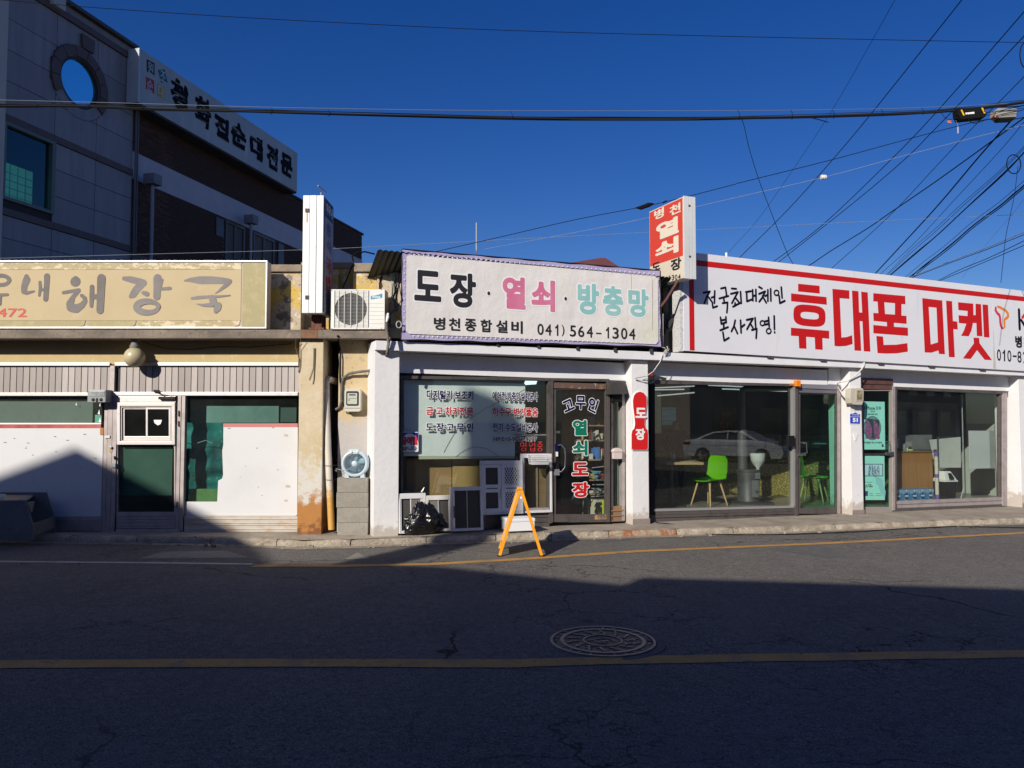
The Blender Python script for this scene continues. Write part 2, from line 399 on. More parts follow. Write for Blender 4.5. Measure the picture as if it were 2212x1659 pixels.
# ------------------------------------------------------------------ the street
def asphalt():
    m = bpy.data.materials.new('asphalt'); m.use_nodes = True; t = m.node_tree; N = t.nodes; Lk = t.links; b = N['Principled BSDF']
    g = N.new('ShaderNodeNewGeometry').outputs['Position']
    def noi(sc, det=6, rg=.6, dist=0):
        n = N.new('ShaderNodeTexNoise'); n.inputs['Scale'].default_value = sc; n.inputs['Detail'].default_value = det; n.inputs['Roughness'].default_value = rg
        n.inputs['Distortion'].default_value = dist; Lk.new(g, n.inputs['Vector']); return n.outputs[0]
    def mr(v, a, b_, c=0, d=1):
        n = N.new('ShaderNodeMapRange'); n.inputs[1].default_value = a; n.inputs[2].default_value = b_; n.inputs[3].default_value = c; n.inputs[4].default_value = d
        Lk.new(v, n.inputs[0]); return n.outputs[0]
    def mix(f, a, c):
        n = N.new('ShaderNodeMix'); n.data_type = 'RGBA'; Lk.new(f, n.inputs[0])
        for i, v in ((6, a), (7, c)):
            if hasattr(v, 'node'): Lk.new(v, n.inputs[i])
            else: n.inputs[i].default_value = (*v, 1)
        return n.outputs[2]
    base = mix(mr(noi(.45, 4), .35, .7), (.150, .138, .124), (.100, .093, .086))
    base = mix(mr(noi(2.2, 5), .5, .8), base, (.175, .165, .150))
    base = mix(mr(noi(1.1, 4), .56, .70), base, (.085, .08, .075))
    base = mix(mr(noi(14, 5), .45, .75), base, (.20, .185, .165))
    base = mix(mr(noi(30, 4), .54, .66), base, (.075, .07, .066))
    base = mix(mr(noi(75, 3), .50, .68), base, (.27, .255, .235))
    base = mix(mr(noi(160, 3), .50, .34), base, (.055, .052, .050))
    # cracks: two sets of broken cell edges
    crk = None
    for sc, wd, ms, off in ((.42, .0040, .9, 0), (1.3, .0034, .55, 7)):
        nz = N.new('ShaderNodeTexNoise'); nz.inputs['Scale'].default_value = 3.2 * sc + 1.5; nz.inputs['Detail'].default_value = 6; Lk.new(g, nz.inputs['Vector'])
        vm = N.new('ShaderNodeVectorMath'); vm.operation = 'MULTIPLY_ADD'; Lk.new(nz.outputs[1], vm.inputs[0]); vm.inputs[1].default_value = (.55, .55, 0); Lk.new(g, vm.inputs[2])
        fl = N.new('ShaderNodeMapping'); fl.inputs['Scale'].default_value = (.7, 1, 0); fl.inputs['Location'].default_value = (off, off, 0); Lk.new(vm.outputs[0], fl.inputs[0])
        vo = N.new('ShaderNodeTexVoronoi'); vo.feature = 'DISTANCE_TO_EDGE'; vo.inputs['Scale'].default_value = sc; Lk.new(fl.outputs[0], vo.inputs['Vector'])
        e = mr(vo.outputs[0], wd * sc, wd * sc * 3, 1, 0)
        mk = mr(noi(.35 * ms, 3), .48, .58)
        mu = N.new('ShaderNodeMath'); mu.operation = 'MULTIPLY'; Lk.new(e, mu.inputs[0]); Lk.new(mk, mu.inputs[1])
        if crk is None: crk = mu.outputs[0]
        else:
            mx = N.new('ShaderNodeMath'); mx.operation = 'MAXIMUM'; Lk.new(crk, mx.inputs[0]); Lk.new(mu.outputs[0], mx.inputs[1]); crk = mx.outputs[0]
    base = mix(crk, base, (.035, .032, .03))
    Lk.new(base, b.inputs['Base Color']); b.inputs['Roughness'].default_value = .85; b.inputs['Specular IOR Level'].default_value = .08
    sb = N.new('ShaderNodeMath'); sb.operation = 'SUBTRACT'; Lk.new(noi(90, 4), sb.inputs[0]); Lk.new(crk, sb.inputs[1])
    bp = N.new('ShaderNodeBump'); bp.inputs['Strength'].default_value = .75; bp.inputs['Distance'].default_value = .008
    Lk.new(sb.outputs[0], bp.inputs['Height']); Lk.new(bp.outputs[0], b.inputs['Normal'])
    MATS['asphalt'] = m; return m
asp = asphalt()

mb = MB()
xs = [-600, -200, -80, -50] + [-40 + i for i in range(101)] + [80, 200, 600]
ys = [-600, -200, -60, -30, -12, 0, 6, 12, 16, 30, 80, 200, 600]
for y in ys:
    for x in xs: mb.V.append(Vector((x, y, gz(x))))
for j in range(len(ys) - 1):
    for i in range(len(xs) - 1):
        a = j * len(xs) + i; mb.Fc.append([a, a + 1, a + 1 + len(xs), a + len(xs)]); mb.mi.append(0)
road = mb.build('road', asp, recalc=False); tag(road, kind='structure')

def ribbon(pts, wd, up, name, mat):              # painted line on the street; pts = picture points along its middle
    P = [Vector((*gpx(x, y), 0)) for x, y in pts]; Q = []
    for i in range(len(P) - 1):
        m = max(2, int((P[i + 1] - P[i]).length / .25))
        for k in range(m): Q.append(P[i].lerp(P[i + 1], k / m))
    Q.append(P[-1]); b = MB(); n = len(Q)
    for i, p in enumerate(Q):
        d = (Q[min(i + 1, n - 1)] - Q[max(i - 1, 0)]).normalized(); q = Vector((-d.y, d.x, 0)); j = .006
        for s_ in (-1, 1):
            v = p + q * s_ * (wd / 2 + random.uniform(-j, j)); v.z = gz(v.x) + up; b.V.append(v)
    for i in range(n - 1): b.Fc.append([2 * i, 2 * i + 2, 2 * i + 3, 2 * i + 1]); b.mi.append(0)
    return b.build(name, mat, road, kind='structure')
ylw = M('worn_yellow_paint', (.46, .24, .05), .8, n=[(5, (.32, .18, .06), .45, .7), (60, (.15, .125, .10), .54, .66), (7, (.12, .11, .10), .60, .68), (2.5, (.20, .15, .09), .55, .75)], bump=(90, .6, .006), world=True)
wht = M('worn_white_paint', (.42, .42, .40), .8, n=[(5, (.26, .25, .24), .5, .7), (60, (.14, .13, .12), .56, .7)], bump=(90, .6, .006), world=True)
ribbon([(-300, 1210), (0, 1213.5), (300, 1216), (546, 1219)], .085, .004, 'white_edge_line', wht)
ribbon([(546, 1223), (740, 1223), (922, 1219.5), (1042, 1213), (1097, 1210), (1381, 1191), (1783, 1174), (2212, 1151.5), (2500, 1139)], .135, .004, 'yellow_edge_line', ylw)
ribbon([(-700, 1442), (0, 1436), (500, 1433), (1100, 1434), (1300, 1428), (1497, 1424), (2212, 1413), (2900, 1402)], .17, .004, 'yellow_centre_line', ylw)

# patches of newer asphalt, tapered slabs of old concrete by the gutter
patch = M('asphalt_patch', (.22, .20, .175), .9, n=[(8, (.15, .14, .125), .4, .7), (80, (.3, .28, .25), .55, .7)], bump=(80, .7, .006), world=True)
dpatch = M('asphalt_dark_patch', (.085, .082, .08), .9, n=[(9, (.12, .115, .11), .45, .7)], bump=(90, .7, .006), world=True)
def ground_poly(pts, up, name, mat):
    b = MB(); P = [gpx(x, y) for x, y in pts]
    b.V = [Vector((x, y, gz(x) + up)) for x, y in P]; b.Fc = [list(range(len(P)))[::-1]]; b.mi = [0]
    return b.build(name, mat, road, kind='structure')
ground_poly([(300, 1207), (352, 1192), (490, 1190), (540, 1205)], .003, 'asphalt_patch', patch)
ground_poly([(745, 1208), (772, 1194), (800, 1208)], .003, 'asphalt_patch', patch)
ground_poly([(1270, 1163), (1360, 1160), (1372, 1166), (1300, 1172)], .003, 'asphalt_patch', dpatch)
ground_poly([(1655, 1186), (1760, 1176), (1840, 1200), (1790, 1205)], .0025, 'asphalt_patch', dpatch)

# pavement with kerb stones
kerb_px = [(-400, 1168, .0), (0, 1170, 0), (530, 1177, 0), (645, 1184, 0), (780, 1181, 0), (922, 1175, 0), (1097, 1169, 0), (1371, 1159.5, 0), (1714, 1150, 0), (1838, 1144, 0), (2212, 1131, 0), (2500, 1123, 0)]
KP = [Vector((*gpx(x, y), 0)) for x, y, _ in kerb_px]
pave_m = M('pavement_concrete', (.34, .29, .23), .92, n=[(2.5, (.23, .19, .15), .4, .66), (12, (.42, .36, .29), .55, .78), (40, (.14, .12, .10), .58, .72)], bump=(35, .9, .012), world=True)
kerb_m = M('kerb_concrete', (.38, .325, .25), .92, n=[(5, (.23, .19, .14), .4, .62), (16, (.52, .46, .37), .56, .74), (45, (.11, .095, .08), .58, .7)], bump=(26, 1.0, .02), rnd=.1, world=True)
kerb_r = M('rust_stained_kerb', (.33, .27, .19), .92, n=[(6, (.27, .09, .035), .42, .6), (20, (.42, .33, .2), .56, .74)], bump=(26, 1.0, .02), world=True)
def pz(x): return gz(x) + .085
SEG = []
for i in range(len(KP) - 1):
    m = max(1, int((KP[i + 1] - KP[i]).length / .22))
    for k in range(m): SEG.append(KP[i].lerp(KP[i + 1], k / m))
SEG.append(KP[-1])
mb = MB(); rows = [.10, .3, .9, 2.0]
for i, p in enumerate(SEG):
    for r_ in rows:
        mb.V.append(Vector((p.x, p.y + r_, pz(p.x) + (.0 if r_ < .2 else .006 * noise.noise(Vector((p.x * 2, r_ * 5, 0)))))))
nr = len(rows)
for i in range(len(SEG) - 1):
    for k in range(nr - 1):
        a = i * nr + k; mb.Fc.append([a, a + nr, a + nr + 1, a + 1]); mb.mi.append(0)
pav = mb.build('pavement', pave_m, recalc=False); tag(pav, kind='structure')
# kerb stones, each a rough block about a metre long
i = 0; tot = 0
def kpoint(d):
    acc = 0
    for a, b_ in zip(KP, KP[1:]):
        l = (b_ - a).length
        if acc + l >= d: return a.lerp(b_, (d - acc) / l)
        acc += l
    return KP[-1]
TL = sum((b_ - a).length for a, b_ in zip(KP, KP[1:])); d = 0
while d < TL - .3:
    ln = random.uniform(.8, 1.15); a, b_ = kpoint(d + .006), kpoint(min(TL, d + ln - .006))
    mb = MB(); ns = 8; dr = random.uniform(-.006, .008)
    for k in range(ns + 1):
        p = a.lerp(b_, k / ns); j = lambda s_: noise.noise(Vector((p.x * 4.3, s_, 2))) * .014
        z = pz(p.x) + dr; q = .012 if k in (0, ns) else 0
        for yy, zz in ((.0 + j(1), gz(p.x) - .05), (.012 + j(2) + q, gz(p.x) + .03), (.022 + j(3) + q, z - .03), (.05 + j(4), z - .004 + j(5) * .5 - q), (.115, z + .003 - q), (.14, z - .08)):
            mb.V.append(Vector((p.x, p.y + yy, zz)))
    for k in range(ns):
        for r_ in range(5):
            q = k * 6 + r_; mb.Fc.append([q, q + 6, q + 7, q + 1]); mb.mi.append(0)
    mb.Fc += [[0, 1, 2, 3, 4, 5], [ns * 6 + r_ for r_ in (5, 4, 3, 2, 1, 0)]]; mb.mi += [0, 0]
    mid = (a.x + b_.x) / 2
    mb.build('kerb_stone', kerb_r if 1.0 < mid < 2.2 else kerb_m, pav, smooth=False, recalc=True, kind='structure')
    d += ln
# dusty gutter strip at the kerb foot
mb = MB()
for i, p in enumerate(SEG):
    q = .12 + .05 * noise.noise(Vector((p.x * 1.5, 0, 3)))
    mb.V += [Vector((p.x, p.y - q, gz(p.x) + .0035)), Vector((p.x, p.y + .02, gz(p.x) + .0075))]
for i in range(len(SEG) - 1): mb.Fc.append([2 * i, 2 * i + 2, 2 * i + 3, 2 * i + 1]); mb.mi.append(0)
o = mb.build('gutter_dust', M('gutter_dust', (.30, .255, .20), .95, n=[(9, (.16, .14, .115), .4, .7), (50, (.36, .32, .26), .55, .7)], bump=(60, .8, .008), world=True), pav, recalc=False); tag(o, kind='structure')
# broken kerb bits lying on the pavement edge and leaves
deb = MB(); rr = random.Random(3)
for _ in range(170):
    d_ = rr.uniform(0, TL); p = kpoint(d_); big = rr.random() < .12
    s_ = rr.uniform(.012, .03) if big else rr.uniform(.004, .012); y = p.y + rr.choice((-1, -1, 1)) * rr.uniform(.02, .16) - .05
    x = p.x; z = (pz(x) if y > p.y + .03 else gz(x)) + s_ * .5 + .005
    vs = [Vector((x + sx * s_ * rr.uniform(.6, 1.4), y + sy * s_ * rr.uniform(.6, 1.3), z + sz * s_ * rr.uniform(.3, .8))) for sx, sy, sz in ((-1, -1, -1), (1, -1, -1), (1, 1, -1), (-1, 1, -1), (-1, -1, 1), (1, -1, 1), (1, 1, 1), (-1, 1, 1))]
    deb.add(vs, [(0, 3, 2, 1), (4, 5, 6, 7), (0, 1, 5, 4), (1, 2, 6, 5), (2, 3, 7, 6), (3, 0, 4, 7)], world=True)
o = deb.build('gutter_rubble', kerb_m); tag(o, kind='stuff', label='crumbs of broken concrete along the kerb')

# manhole cover
mx, my = gpx(1302, 1386); mz = gz(mx)
mh = thing('manhole_cover', 'round cast iron manhole cover set in the shaded road before the centre line', 'manhole cover', (mx, my, mz))
iron = M('cast_iron', (.10, .095, .09), .6, .5, n=[(20, (.06, .055, .05), .45, .7)], bump=(60, .4, .004))
iron_h = M('worn_iron', (.26, .245, .23), .5, .5, n=[(14, (.16, .15, .14), .4, .7)])
def annulus(b, r0, r1, z0, z1, n=64):
    b.lathe((mx, my, mz), 'z', [(r0, z0), (r0, z1), (r1, z1), (r1, z0)], n)
    b.Fc = [f for f in b.Fc if len(f) == 4 or n == 0]; b.mi = [0] * len(b.Fc)
b = MB(); b.lathe((mx, my, mz), 'z', [(.36, .002), (.36, .004), (0.0001, .004)], 64); b.build('cover_plate', iron, mh)
for r0, r1 in ((.372, .392), (.290, .318), (.135, .148)):
    b = MB(); annulus(b, r0, r1, -.01, .012); b.build('raised_ring', iron_h, mh, smooth=True)
b = MB(); annulus(b, .40, .46, -.01, .003); b.build('concrete_collar', dpatch, mh)
b = MB(); rr = random.Random(5)
def chip(x, y, l, wd_, a, z0=.004, z1=.011):
    n_ = 6; pts = [(l * cos(2 * pi * k / n_), wd_ * sin(2 * pi * k / n_)) for k in range(n_)]
    P = [(mx + x + p * cos(a) - q * sin(a), my + y + p * sin(a) + q * cos(a)) for p, q in pts]
    b.add([(p, q, mz + z0) for p, q in P] + [(p, q, mz + z1) for p, q in P], [tuple(range(6))[::-1], tuple(range(6, 12))] + [(k, (k + 1) % 6, 6 + (k + 1) % 6, 6 + k) for k in range(6)])
for k in range(26):
    a = 2 * pi * k / 26
    if k % 5 == 4: continue
    chip(.345 * cos(a), .345 * sin(a), rr.uniform(.012, .02), .007, a + (pi / 2 if k % 2 else 0))
for k in range(14):
    a = 2 * pi * k / 14 + .1
    for r_, da in ((.235, .5), (.205, -.6), (.255, -.5), (.18, .8)):
        chip(r_ * cos(a + r_ * 2), r_ * sin(a + r_ * 2), rr.uniform(.018, .036), .008, a + pi / 2 + da)
for k in range(12): chip(.07 * cos(k * .42) + .01, .07 * sin(k * .42) * .8, .022, .010, k * .42 + pi / 2)
chip(-.04, 0.03, .085, .008, .5); chip(.015, -.01, .03, .016, .3)
b.build('raised_pattern', iron_h, mh, kind='stuff')
# ------------------------------------------------------------------ restaurant building (left)
K2 = crop(2.765, 0, 950); K3 = crop(2.2125, 0, 1450); K4 = crop(2.074, 700, 1350); K5 = crop(2.37, 1100, 700)
rb = thing('restaurant_building', 'low cream rendered restaurant with boarded aluminium shopfront and stained parapet', 'building', (-8, 10.7, .05))
cream = M('cream_render', (.50, .38, .19), .85, n=[(3, (.46, .35, .18), .4, .75), (9, (.60, .50, .32), .55, .8)], bump=(40, .35, .006))
parap = M('peeling_yellow_render', (.52, .36, .09), .9, n=[(2.6, (.44, .37, .28), .46, .52), (3.4, (.16, .13, .10), .56, .62), (9, (.58, .52, .42), .57, .63), (26, (.12, .10, .08), .60, .68)], bump=(25, .8, .01))
capm = M('weathered_coping', (.30, .24, .18), .9, n=[(5, (.20, .16, .12), .4, .65), (20, (.12, .10, .085), .6, .75)], bump=(30, .7, .008))
slabm = M('weathered_slab', (.25, .205, .16), .92, n=[(3, (.14, .115, .095), .38, .6, (.5, 1, 1)), (24, (.09, .075, .06), .56, .7), (10, (.36, .31, .25), .62, .8)], bump=(45, .7, .008))
rustslab = M('rust_run', (.22, .11, .06), .9, n=[(9, (.12, .07, .045), .4, .7)], bump=(45, .6, .008))
colm = M('rust_stained_column', (.55, .46, .32), .88, n=[(2.5, (.50, .40, .24), .4, .7), (6, (.60, .54, .42), .5, .75), (30, (.34, .28, .21), .62, .72)],
         zst=[(1.6, .4, (.56, .54, .50), 14), (.85, .30, (.38, .17, .045), 7), (.42, .0, (.19, .075, .025), 10)], bump=(30, .6, .008))

z_sb = L.Z(400, 731, -.33); z_st = L.Z(400, 712, -.33)
b = MB(L); b.box(-14, L.U(835, -.33), -.33, 3.2, z_sb, z_st); o = b.build('slab', slabm, rb, bev=.012)
b = MB(L); b.box(L.U(648, -.33), L.U(684, -.33), -.334, -.30, z_sb + .004, z_st - .004); b.build('rust_stain', rustslab, o)
b = MB(L); b.box(-14, L.U(643), 0, .2, L.Z(300, 787), z_sb - .001); b.build('wall', cream, rb)
b = MB(L); b.box(-14, -3.0, 4.0, 4.2, -.2, 4.0); b.box(-14, -3.02, .2, 4.0, 2.55, z_sb - .001); b.box(-3.0, -2.9, .2, 4.0, -.2, z_sb - .001); b.build('back_wall', dark_in, rb)
b = MB(L); b.box(-14, -3.0, .06, 4.0, -.1, .09); b.build('inner_floor', M('inner_floor', (.16, .15, .14), .6), rb)
zc0, zc1 = L.Z(620, 588, .06), L.Z(620, 571, .02)
for x0, x1, w0 in ((-900, 647, .06), (720, 727, .16), (760, 812, .06), (812, 876, .02)):
    mb = MB(L); top = zc0 if x0 != 812 else L.Z(840, 590, w0)
    mb.box(L.U(x0, w0), L.U(x1, w0), w0, w0 + .2, z_st - .02, top); mb.build('parapet', parap, rb, bev=.01)
b = MB(L); b.box(L.U(640, .4), L.U(770, .4), .3, .5, z_st - .02, zc0 + .1); b.build('parapet', parap, rb)
b = MB(L); b.box(-14, L.U(647, .02), .02, .34, zc0 + .002, zc1); b.build('coping', capm, rb, bev=.012)
b = MB(L); b.box(L.U(760, .02), L.U(822, .02), .02, .34, zc0 + .002, zc1 + .02); b.build('coping', capm, rb, bev=.012)
b = MB(L); b.box(L.U(647, .3), L.U(762, .3), .27, .6, zc0 + .102, zc1 + .08); b.build('coping', capm, rb)
# broken crack through the parapet
b = MB(L); P = [K5(*p) for p in ((945, 870), (972, 875), (962, 930), (950, 960), (962, 1010), (945, 1040), (928, 1035), (938, 975), (930, 950), (950, 915))]
b.prism([L.px(x, y, .015)for x, y in P][::-1], .012, .03); b.build('open_crack', M('crack_rust', (.06, .022, .01), .95, bump=(30, 1, .02)), rb)
# column and recess wall
b = MB(L); b.box(L.U(645, -.25), L.U(697, -.25), -.25, .3, -.05, z_sb - .001); b.build('column', colm, rb, bev=.012)
recw = M('peeling_recess_wall', (.52, .42, .27), .9, n=[(2.2, (.46, .34, .17), .4, .7), (7, (.33, .28, .23), .56, .66), (22, (.24, .2, .17), .6, .7)],
         zst=[(1.95, 1.35, (.42, .39, .37), 7), (1.2, .4, (.5, .48, .46), 16)], bump=(25, .8, .008))
b = MB(L); b.box(L.U(731), L.U(830), -.02, .3, -.05, z_sb - .001); b.build('wall', recw, rb, bev=.006)
b = MB(L); b.box(L.U(690, .5), L.U(740, .5), .5, .7, -.05, z_sb - .001); b.build('wall', dirtcon, rb)
b = MB(L); b.box(L.U(699, .2), L.U(711, .2), .1, .14, .03, .72); b.build('leaning_slab', M('pale_slab', (.4, .39, .36), .9, bump=(20, .5, .006)), rb)

# aluminium slat band: each slat a piece
b = MB(L); b.box(-14, L.U(643), .03, .05, L.Z(300, 850), L.Z(300, 789)); b.build('slat_backing', dark_in, rb)
slat_cols = [M('slat_grey', (.28, .25, .235), .5, .3, rnd=.1, n=[(5, (.22, .195, .18), .5, .8, (3, 1, .6))]), M('slat_pale', (.35, .315, .30), .5, .3, rnd=.08, n=[(5, (.28, .25, .23), .5, .8, (3, 1, .6))])]
sx = 6.0 - 14.0 * 30; zs0, zs1 = L.Z(300, 848.5), L.Z(300, 790)
pitch = L.U(20.0) - L.U(6.0)
mbs = MB(L); uw = pitch - .009
me_s = []
for m in slat_cols:
    q = MB(R); q.box(0, uw, 0, .028, 0, zs1 - zs0); q.V = [Vector(v) for v in q.V]
    o = q.build('slat', m, None, bev=.003); me_s.append(o.data); bpy.data.objects.remove(o)
rr = random.Random(4); u = L.U(6.0) - pitch * 12; k = 0
while u < L.U(640):
    if not (L.U(233) < u < L.U(246)):
        pale = rr.random() < (.7 if u > L.U(130) else .35)
        o = bpy.data.objects.new('slat', me_s[1 if pale else 0]); COL.objects.link(o); o.parent = rb
        o.location = L.wd(u, 0.0 + rr.uniform(0, .002), zs0) - rb.location
    u += pitch
b = MB(L); b.pb(237, 247, 790, 849, -.02, .03); b.build('divider_post', alu, rb, bev=.003)
def rail(x0, x1, y0, y1, w0, w1, mat, name='rail', parent=None, rib=0, bev=.003):
    q = MB(L); q.pb(x0, x1, y0, y1, w0, w1)
    for i in range(rib):
        yy = y0 + (y1 - y0) * (i + 1) / (rib + 1); q.pb(x0 + .3, x1 - .3, yy - .8, yy + .8, w0 - .008, w0 + .01)
    return q.build(name, mat, parent or rb, bev=bev)
rail(-300, 236.5, 783.5, 790, -.035, .03, alu_l); rail(247.5, 644, 783.5, 790, -.035, .03, alu_l)
rail(-300, 225, 848.5, 855, -.035, .06, alu_l); rail(226, 643, 847, 854.5, -.03, .06, alu_l)
# left shop window with its boards
def pane(fr, quad, w, mat, parent, name='window_pane', t=.006):
    q = MB(fr); q.prism([fr.px(x, y, w) for x, y in (quad[3], quad[2], quad[1], quad[0])], w, w + t); return q.build(name, mat, parent)
def rect(x0, x1, y0, y1): return [(x0, y0), (x1, y0), (x1, y1), (x0, y1)]
pane(L, rect(-300, 221, 856, 926), .05, glass('film_glass', (.75, .85, .8), dirt=.05), rb)
b = MB(L); b.pb(-300, 200, 867, 930, .09, .10); b.build('window_film_board', M('grey_green_board', (.17, .20, .185), .7, n=[(3, (.14, .165, .15), .4, .7)]), rb)
b = MB(L); b.pb(205, 219, 896, 918, .075, .08); b.build('torn_paper', M('teal_scrap', (.2, .5, .42), .6), rb)
b = MB(L)
for x0, y0, s_ in ((214, 872, 5), (211, 889, 5), (213, 906, 5), (163, 872, 3)):
    b.flat([L.px(*p, .045) for p in ((x0, y0 + s_), (x0 + s_, y0 + s_ * 1.3), (x0 + s_ * .7, y0 - s_))][::1], .045)
b.build('torn_paper', white_s, rb)
board = M('whiteboard_panel', (.60, .60, .61), .55, n=[(1.5, (.54, .54, .54), .45, .8), (26, (.60, .60, .59), .66, .74, (1, 1, 5))], bump=(2.5, .1, .02))
b = MB(L); b.pb(-300, 221, 925, 1116, .012, .05); b.build('white_board', board, rb, bev=.004)
b = MB(L); rr = random.Random(12)
for x, y, l, a in ((56, 965, 3, 1.2), (70, 983, 5, .3), (145, 951, 9, 0), (60, 957, 8, 0), (10, 956, 8, 0), (55, 968, 6, 0), (250, 0, 0, 0), (163, 983, 3, .2), (205, 990, 12, -.25), (228 - 10, 1004, 4, 1.5), (118, 943, 8, 0), (182, 938, 9, 0), (30, 947, 5, 0), (120, 976, 6, .1), (175, 1010, 4, 0), (40, 1040, 3, .4), (100, 1060, 4, .1)):
    if not l: continue
    dx, dy = cos(a) * l / 2, sin(a) * l / 2; P = [L.px(x - dx, y + dy, .0), L.px(x, y + .9, 0), L.px(x + dx, y - dy, 0), L.px(x, y - .7, 0)]
    b.flat(P, .0095)
b.build('scratches', blackp, rb)
b = MB(L)
for x, y, s_ in ((617, 940, 4), (621, 1050, 5), (617, 1081, 3.5)): b.flat([L.px(x + a * s_, y + c * s_ * .8, .026) for a, c in ((-1, .6), (1, .8), (1.2, -.4), (-.6, -.8))], .026)
b.build('tape_scrap', M('old_tape', (.46, .40, .34), .6), rb)
b = MB(L)
for x, y, l in ((530, 1007, 2), (555, 968, 5), (558, 1052, 3), (600, 1015, 4), (520, 1030, 2), (566, 1070, 3), (495, 925, 8), (590, 924, 6)): b.flat([L.px(x - l / 2, y, .026), L.px(x, y + .7, .026), L.px(x + l / 2, y - .2, .026), L.px(x, y - .8, .026)], .0255)
b.build('scratches', blackp, rb)
b = MB(L); b.pb(-300, 218, 917, 925, .01, .048); b.build('red_tape', M('faded_red_tape', (.33, .035, .03), .6, n=[(2.5, (.5, .12, .10), .45, .7)]), rb)
b = MB(L); b.pb(-300, 218, 913.5, 916.6, .01, .048); b.build('tape_edge', white_s, rb)
b = MB(L); b.pb(216, 223, 924, 939, -.001, .003); b.build('parcel_tape', M('parcel_tape', (.40, .17, .06), .4), rb)
rail(-300, 221.5, 1117, 1147, -.02, .06, alu, 'kick_plate', rib=4)
# left post, door jambs
for x0, x1 in ((222.5, 230), (230.5, 240.5), (241, 250)):
    rail(x0, x1, 868 if x0 < 230 else 855, 1151, -.03 if x0 > 224 else -.02, .06, alu, 'door_post')
b = MB(L); b.pb(243, 246, 985, 991, -.06, -.03); b.lathe((L.U(244.5), -.03, L.Z(244, 966)), 'w', [(.001, -.03), (.018, -.028), (.02, 0)], 12); b.pb(240, 249, 1001, 1010, -.055, -.031); b.build('door_lock', steel, rb, smooth=True)
b = MB(L); b.pb(226, 237, 941, 946, -.045, -.02); b.build('latch', alu_l, rb)
b = MB(L); b.pb(236, 242, 969, 977, -.036, -.03); b.build('tape_scrap', M('yellow_tape', (.45, .28, .05), .6), rb)
rail(381, 388.5, 855, 1152, -.03, .06, alu, 'door_post'); rail(389, 397.5, 855, 1148, -.02, .06, alu, 'door_post')
b = MB(L)
for yy in (893, 1089, 915):
    b.tube([(L.U(388.5), -.045, L.Z(388, yy + 6)), (L.U(388.5), -.045, L.Z(388, yy - 6))], .007, 8)
b.build('hinge', rust, rb)
# door leaf
dr = MB(L); dr.pq(rect(251, 380, 855, 1150), .0, .04)
def frame(fr, x0, x1, y0, y1, t, w0, w1, mat, parent, name='frame', bev=.003):
    a = [fr.px(*p, w0) for p in ((x0, y1), (x1, y1), (x1, y0), (x0, y0))]
    tt = t if isinstance(t, tuple) else (t, t, t, t)     # left, right, top, bottom
    h = [fr.px(*p, w0) for p in ((x0 + tt[0], y1 - tt[3]), (x1 - tt[1], y1 - tt[3]), (x1 - tt[1], y0 + tt[2]), (x0 + tt[0], y0 + tt[2]))]
    q = MB(fr); q.prism(a, w0, w1, [h]); return q.build(name, mat, parent, bev=bev)
rail(251, 379.5, 856, 868.5, -.02, .03, alu_l, 'door_header')
frame(L, 251.5, 379, 869.5, 1142, (3, 3, 1, 36), -.012, .035, alu, rb, 'door')
frame(L, 252, 377.5, 870, 960.5, 7, -.05, .01, alu_l, rb, 'hatch_frame')
frame(L, 259.5, 370.5, 877.5, 954, (4, 3, 3, 3), -.035, .005, alu, rb, 'hatch_frame')
frame(L, 266, 320, 880, 951.5, (3, 5, 4, 9), -.015, .0, alu_l, rb, 'hatch_sash')
frame(L, 315, 368.5, 880, 951.5, (4, 4, 4, 9), -.032, -.017, alu_l, rb, 'hatch_sash')
pane(L, rect(268, 316, 883, 944), -.008, clear, rb); pane(L, rect(318, 366, 883, 944), -.025, clear, rb)
pane(L, rect(254, 376.5, 963, 1107), .01, glass('door_tint', (.48, .64, .58), dirt=.02), rb, 'door_pane')
b = MB(L); b.pb(258, 372, 966, 1070, .06, .07); b.build('door_film_board', M('dull_green_board', (.10, .17, .15), .7, n=[(1.2, (.16, .25, .22), .5, .8)]), rb)
rail(252, 378, 1108, 1141, -.02, .03, alu, 'kick_plate', rib=4)
rail(250, 388, 1143, 1150.5, -.04, .05, alu, 'threshold')
b = MB(L); b.pb(342, 378, 856.5, 862.5, -.07, -.022); b.tube([(L.U(336), -.06, L.Z(336, 845)), (L.U(357), -.10, L.Z(357, 853)), (L.U(375), -.06, L.Z(375, 856))], .006, 6); b.pb(331, 343, 842, 847, -.06, -.03); b.build('door_closer', black, rb, bev=.002)
b = MB(L); P = [(332, 907), (350, 907), (347, 916), (341, 919), (334, 914)]
b.flat([L.px(x, y, -.026) for x, y in P][::-1], -.0275); b.build('sticker', white_s, rb)
# right shop window
pane(L, rect(400, 642, 856, 1114), .05, glass('teal_glass', (.52, .74, .69), dirt=.02), rb)
b = MB(L); P = [K4(*p) for p in ((372, 688), (980, 688), (975, 1405), (965, 1412), (60, 1412), (60, 1297), (322, 1297), (330, 1125), (362, 1108), (370, 1080), (363, 880), (372, 830))]
b.prism([L.px(x, y, .03) for x, y in P][::-1], .03, .045); b.build('white_board', board, rb)
b = MB(L); b.pb(482, 643, 914.5, 922.5, .028, .044); b.build('red_tape', M('faded_pink_tape', (.50, .17, .17), .6, n=[(2, (.42, .07, .08), .5, .65)]), rb)
b = MB(L); b.pb(446, 602, 877, 913, .06, .065); b.build('window_film', M('mist_film', (.24, .25, .24), .6, n=[(.9, (.42, .46, .42), .45, .7)]), rb)
b = MB(L); b.pb(606, 640, 880, 912, .08, .085); b.build('window_film', M('dark_film', (.10, .10, .09), .6), rb)
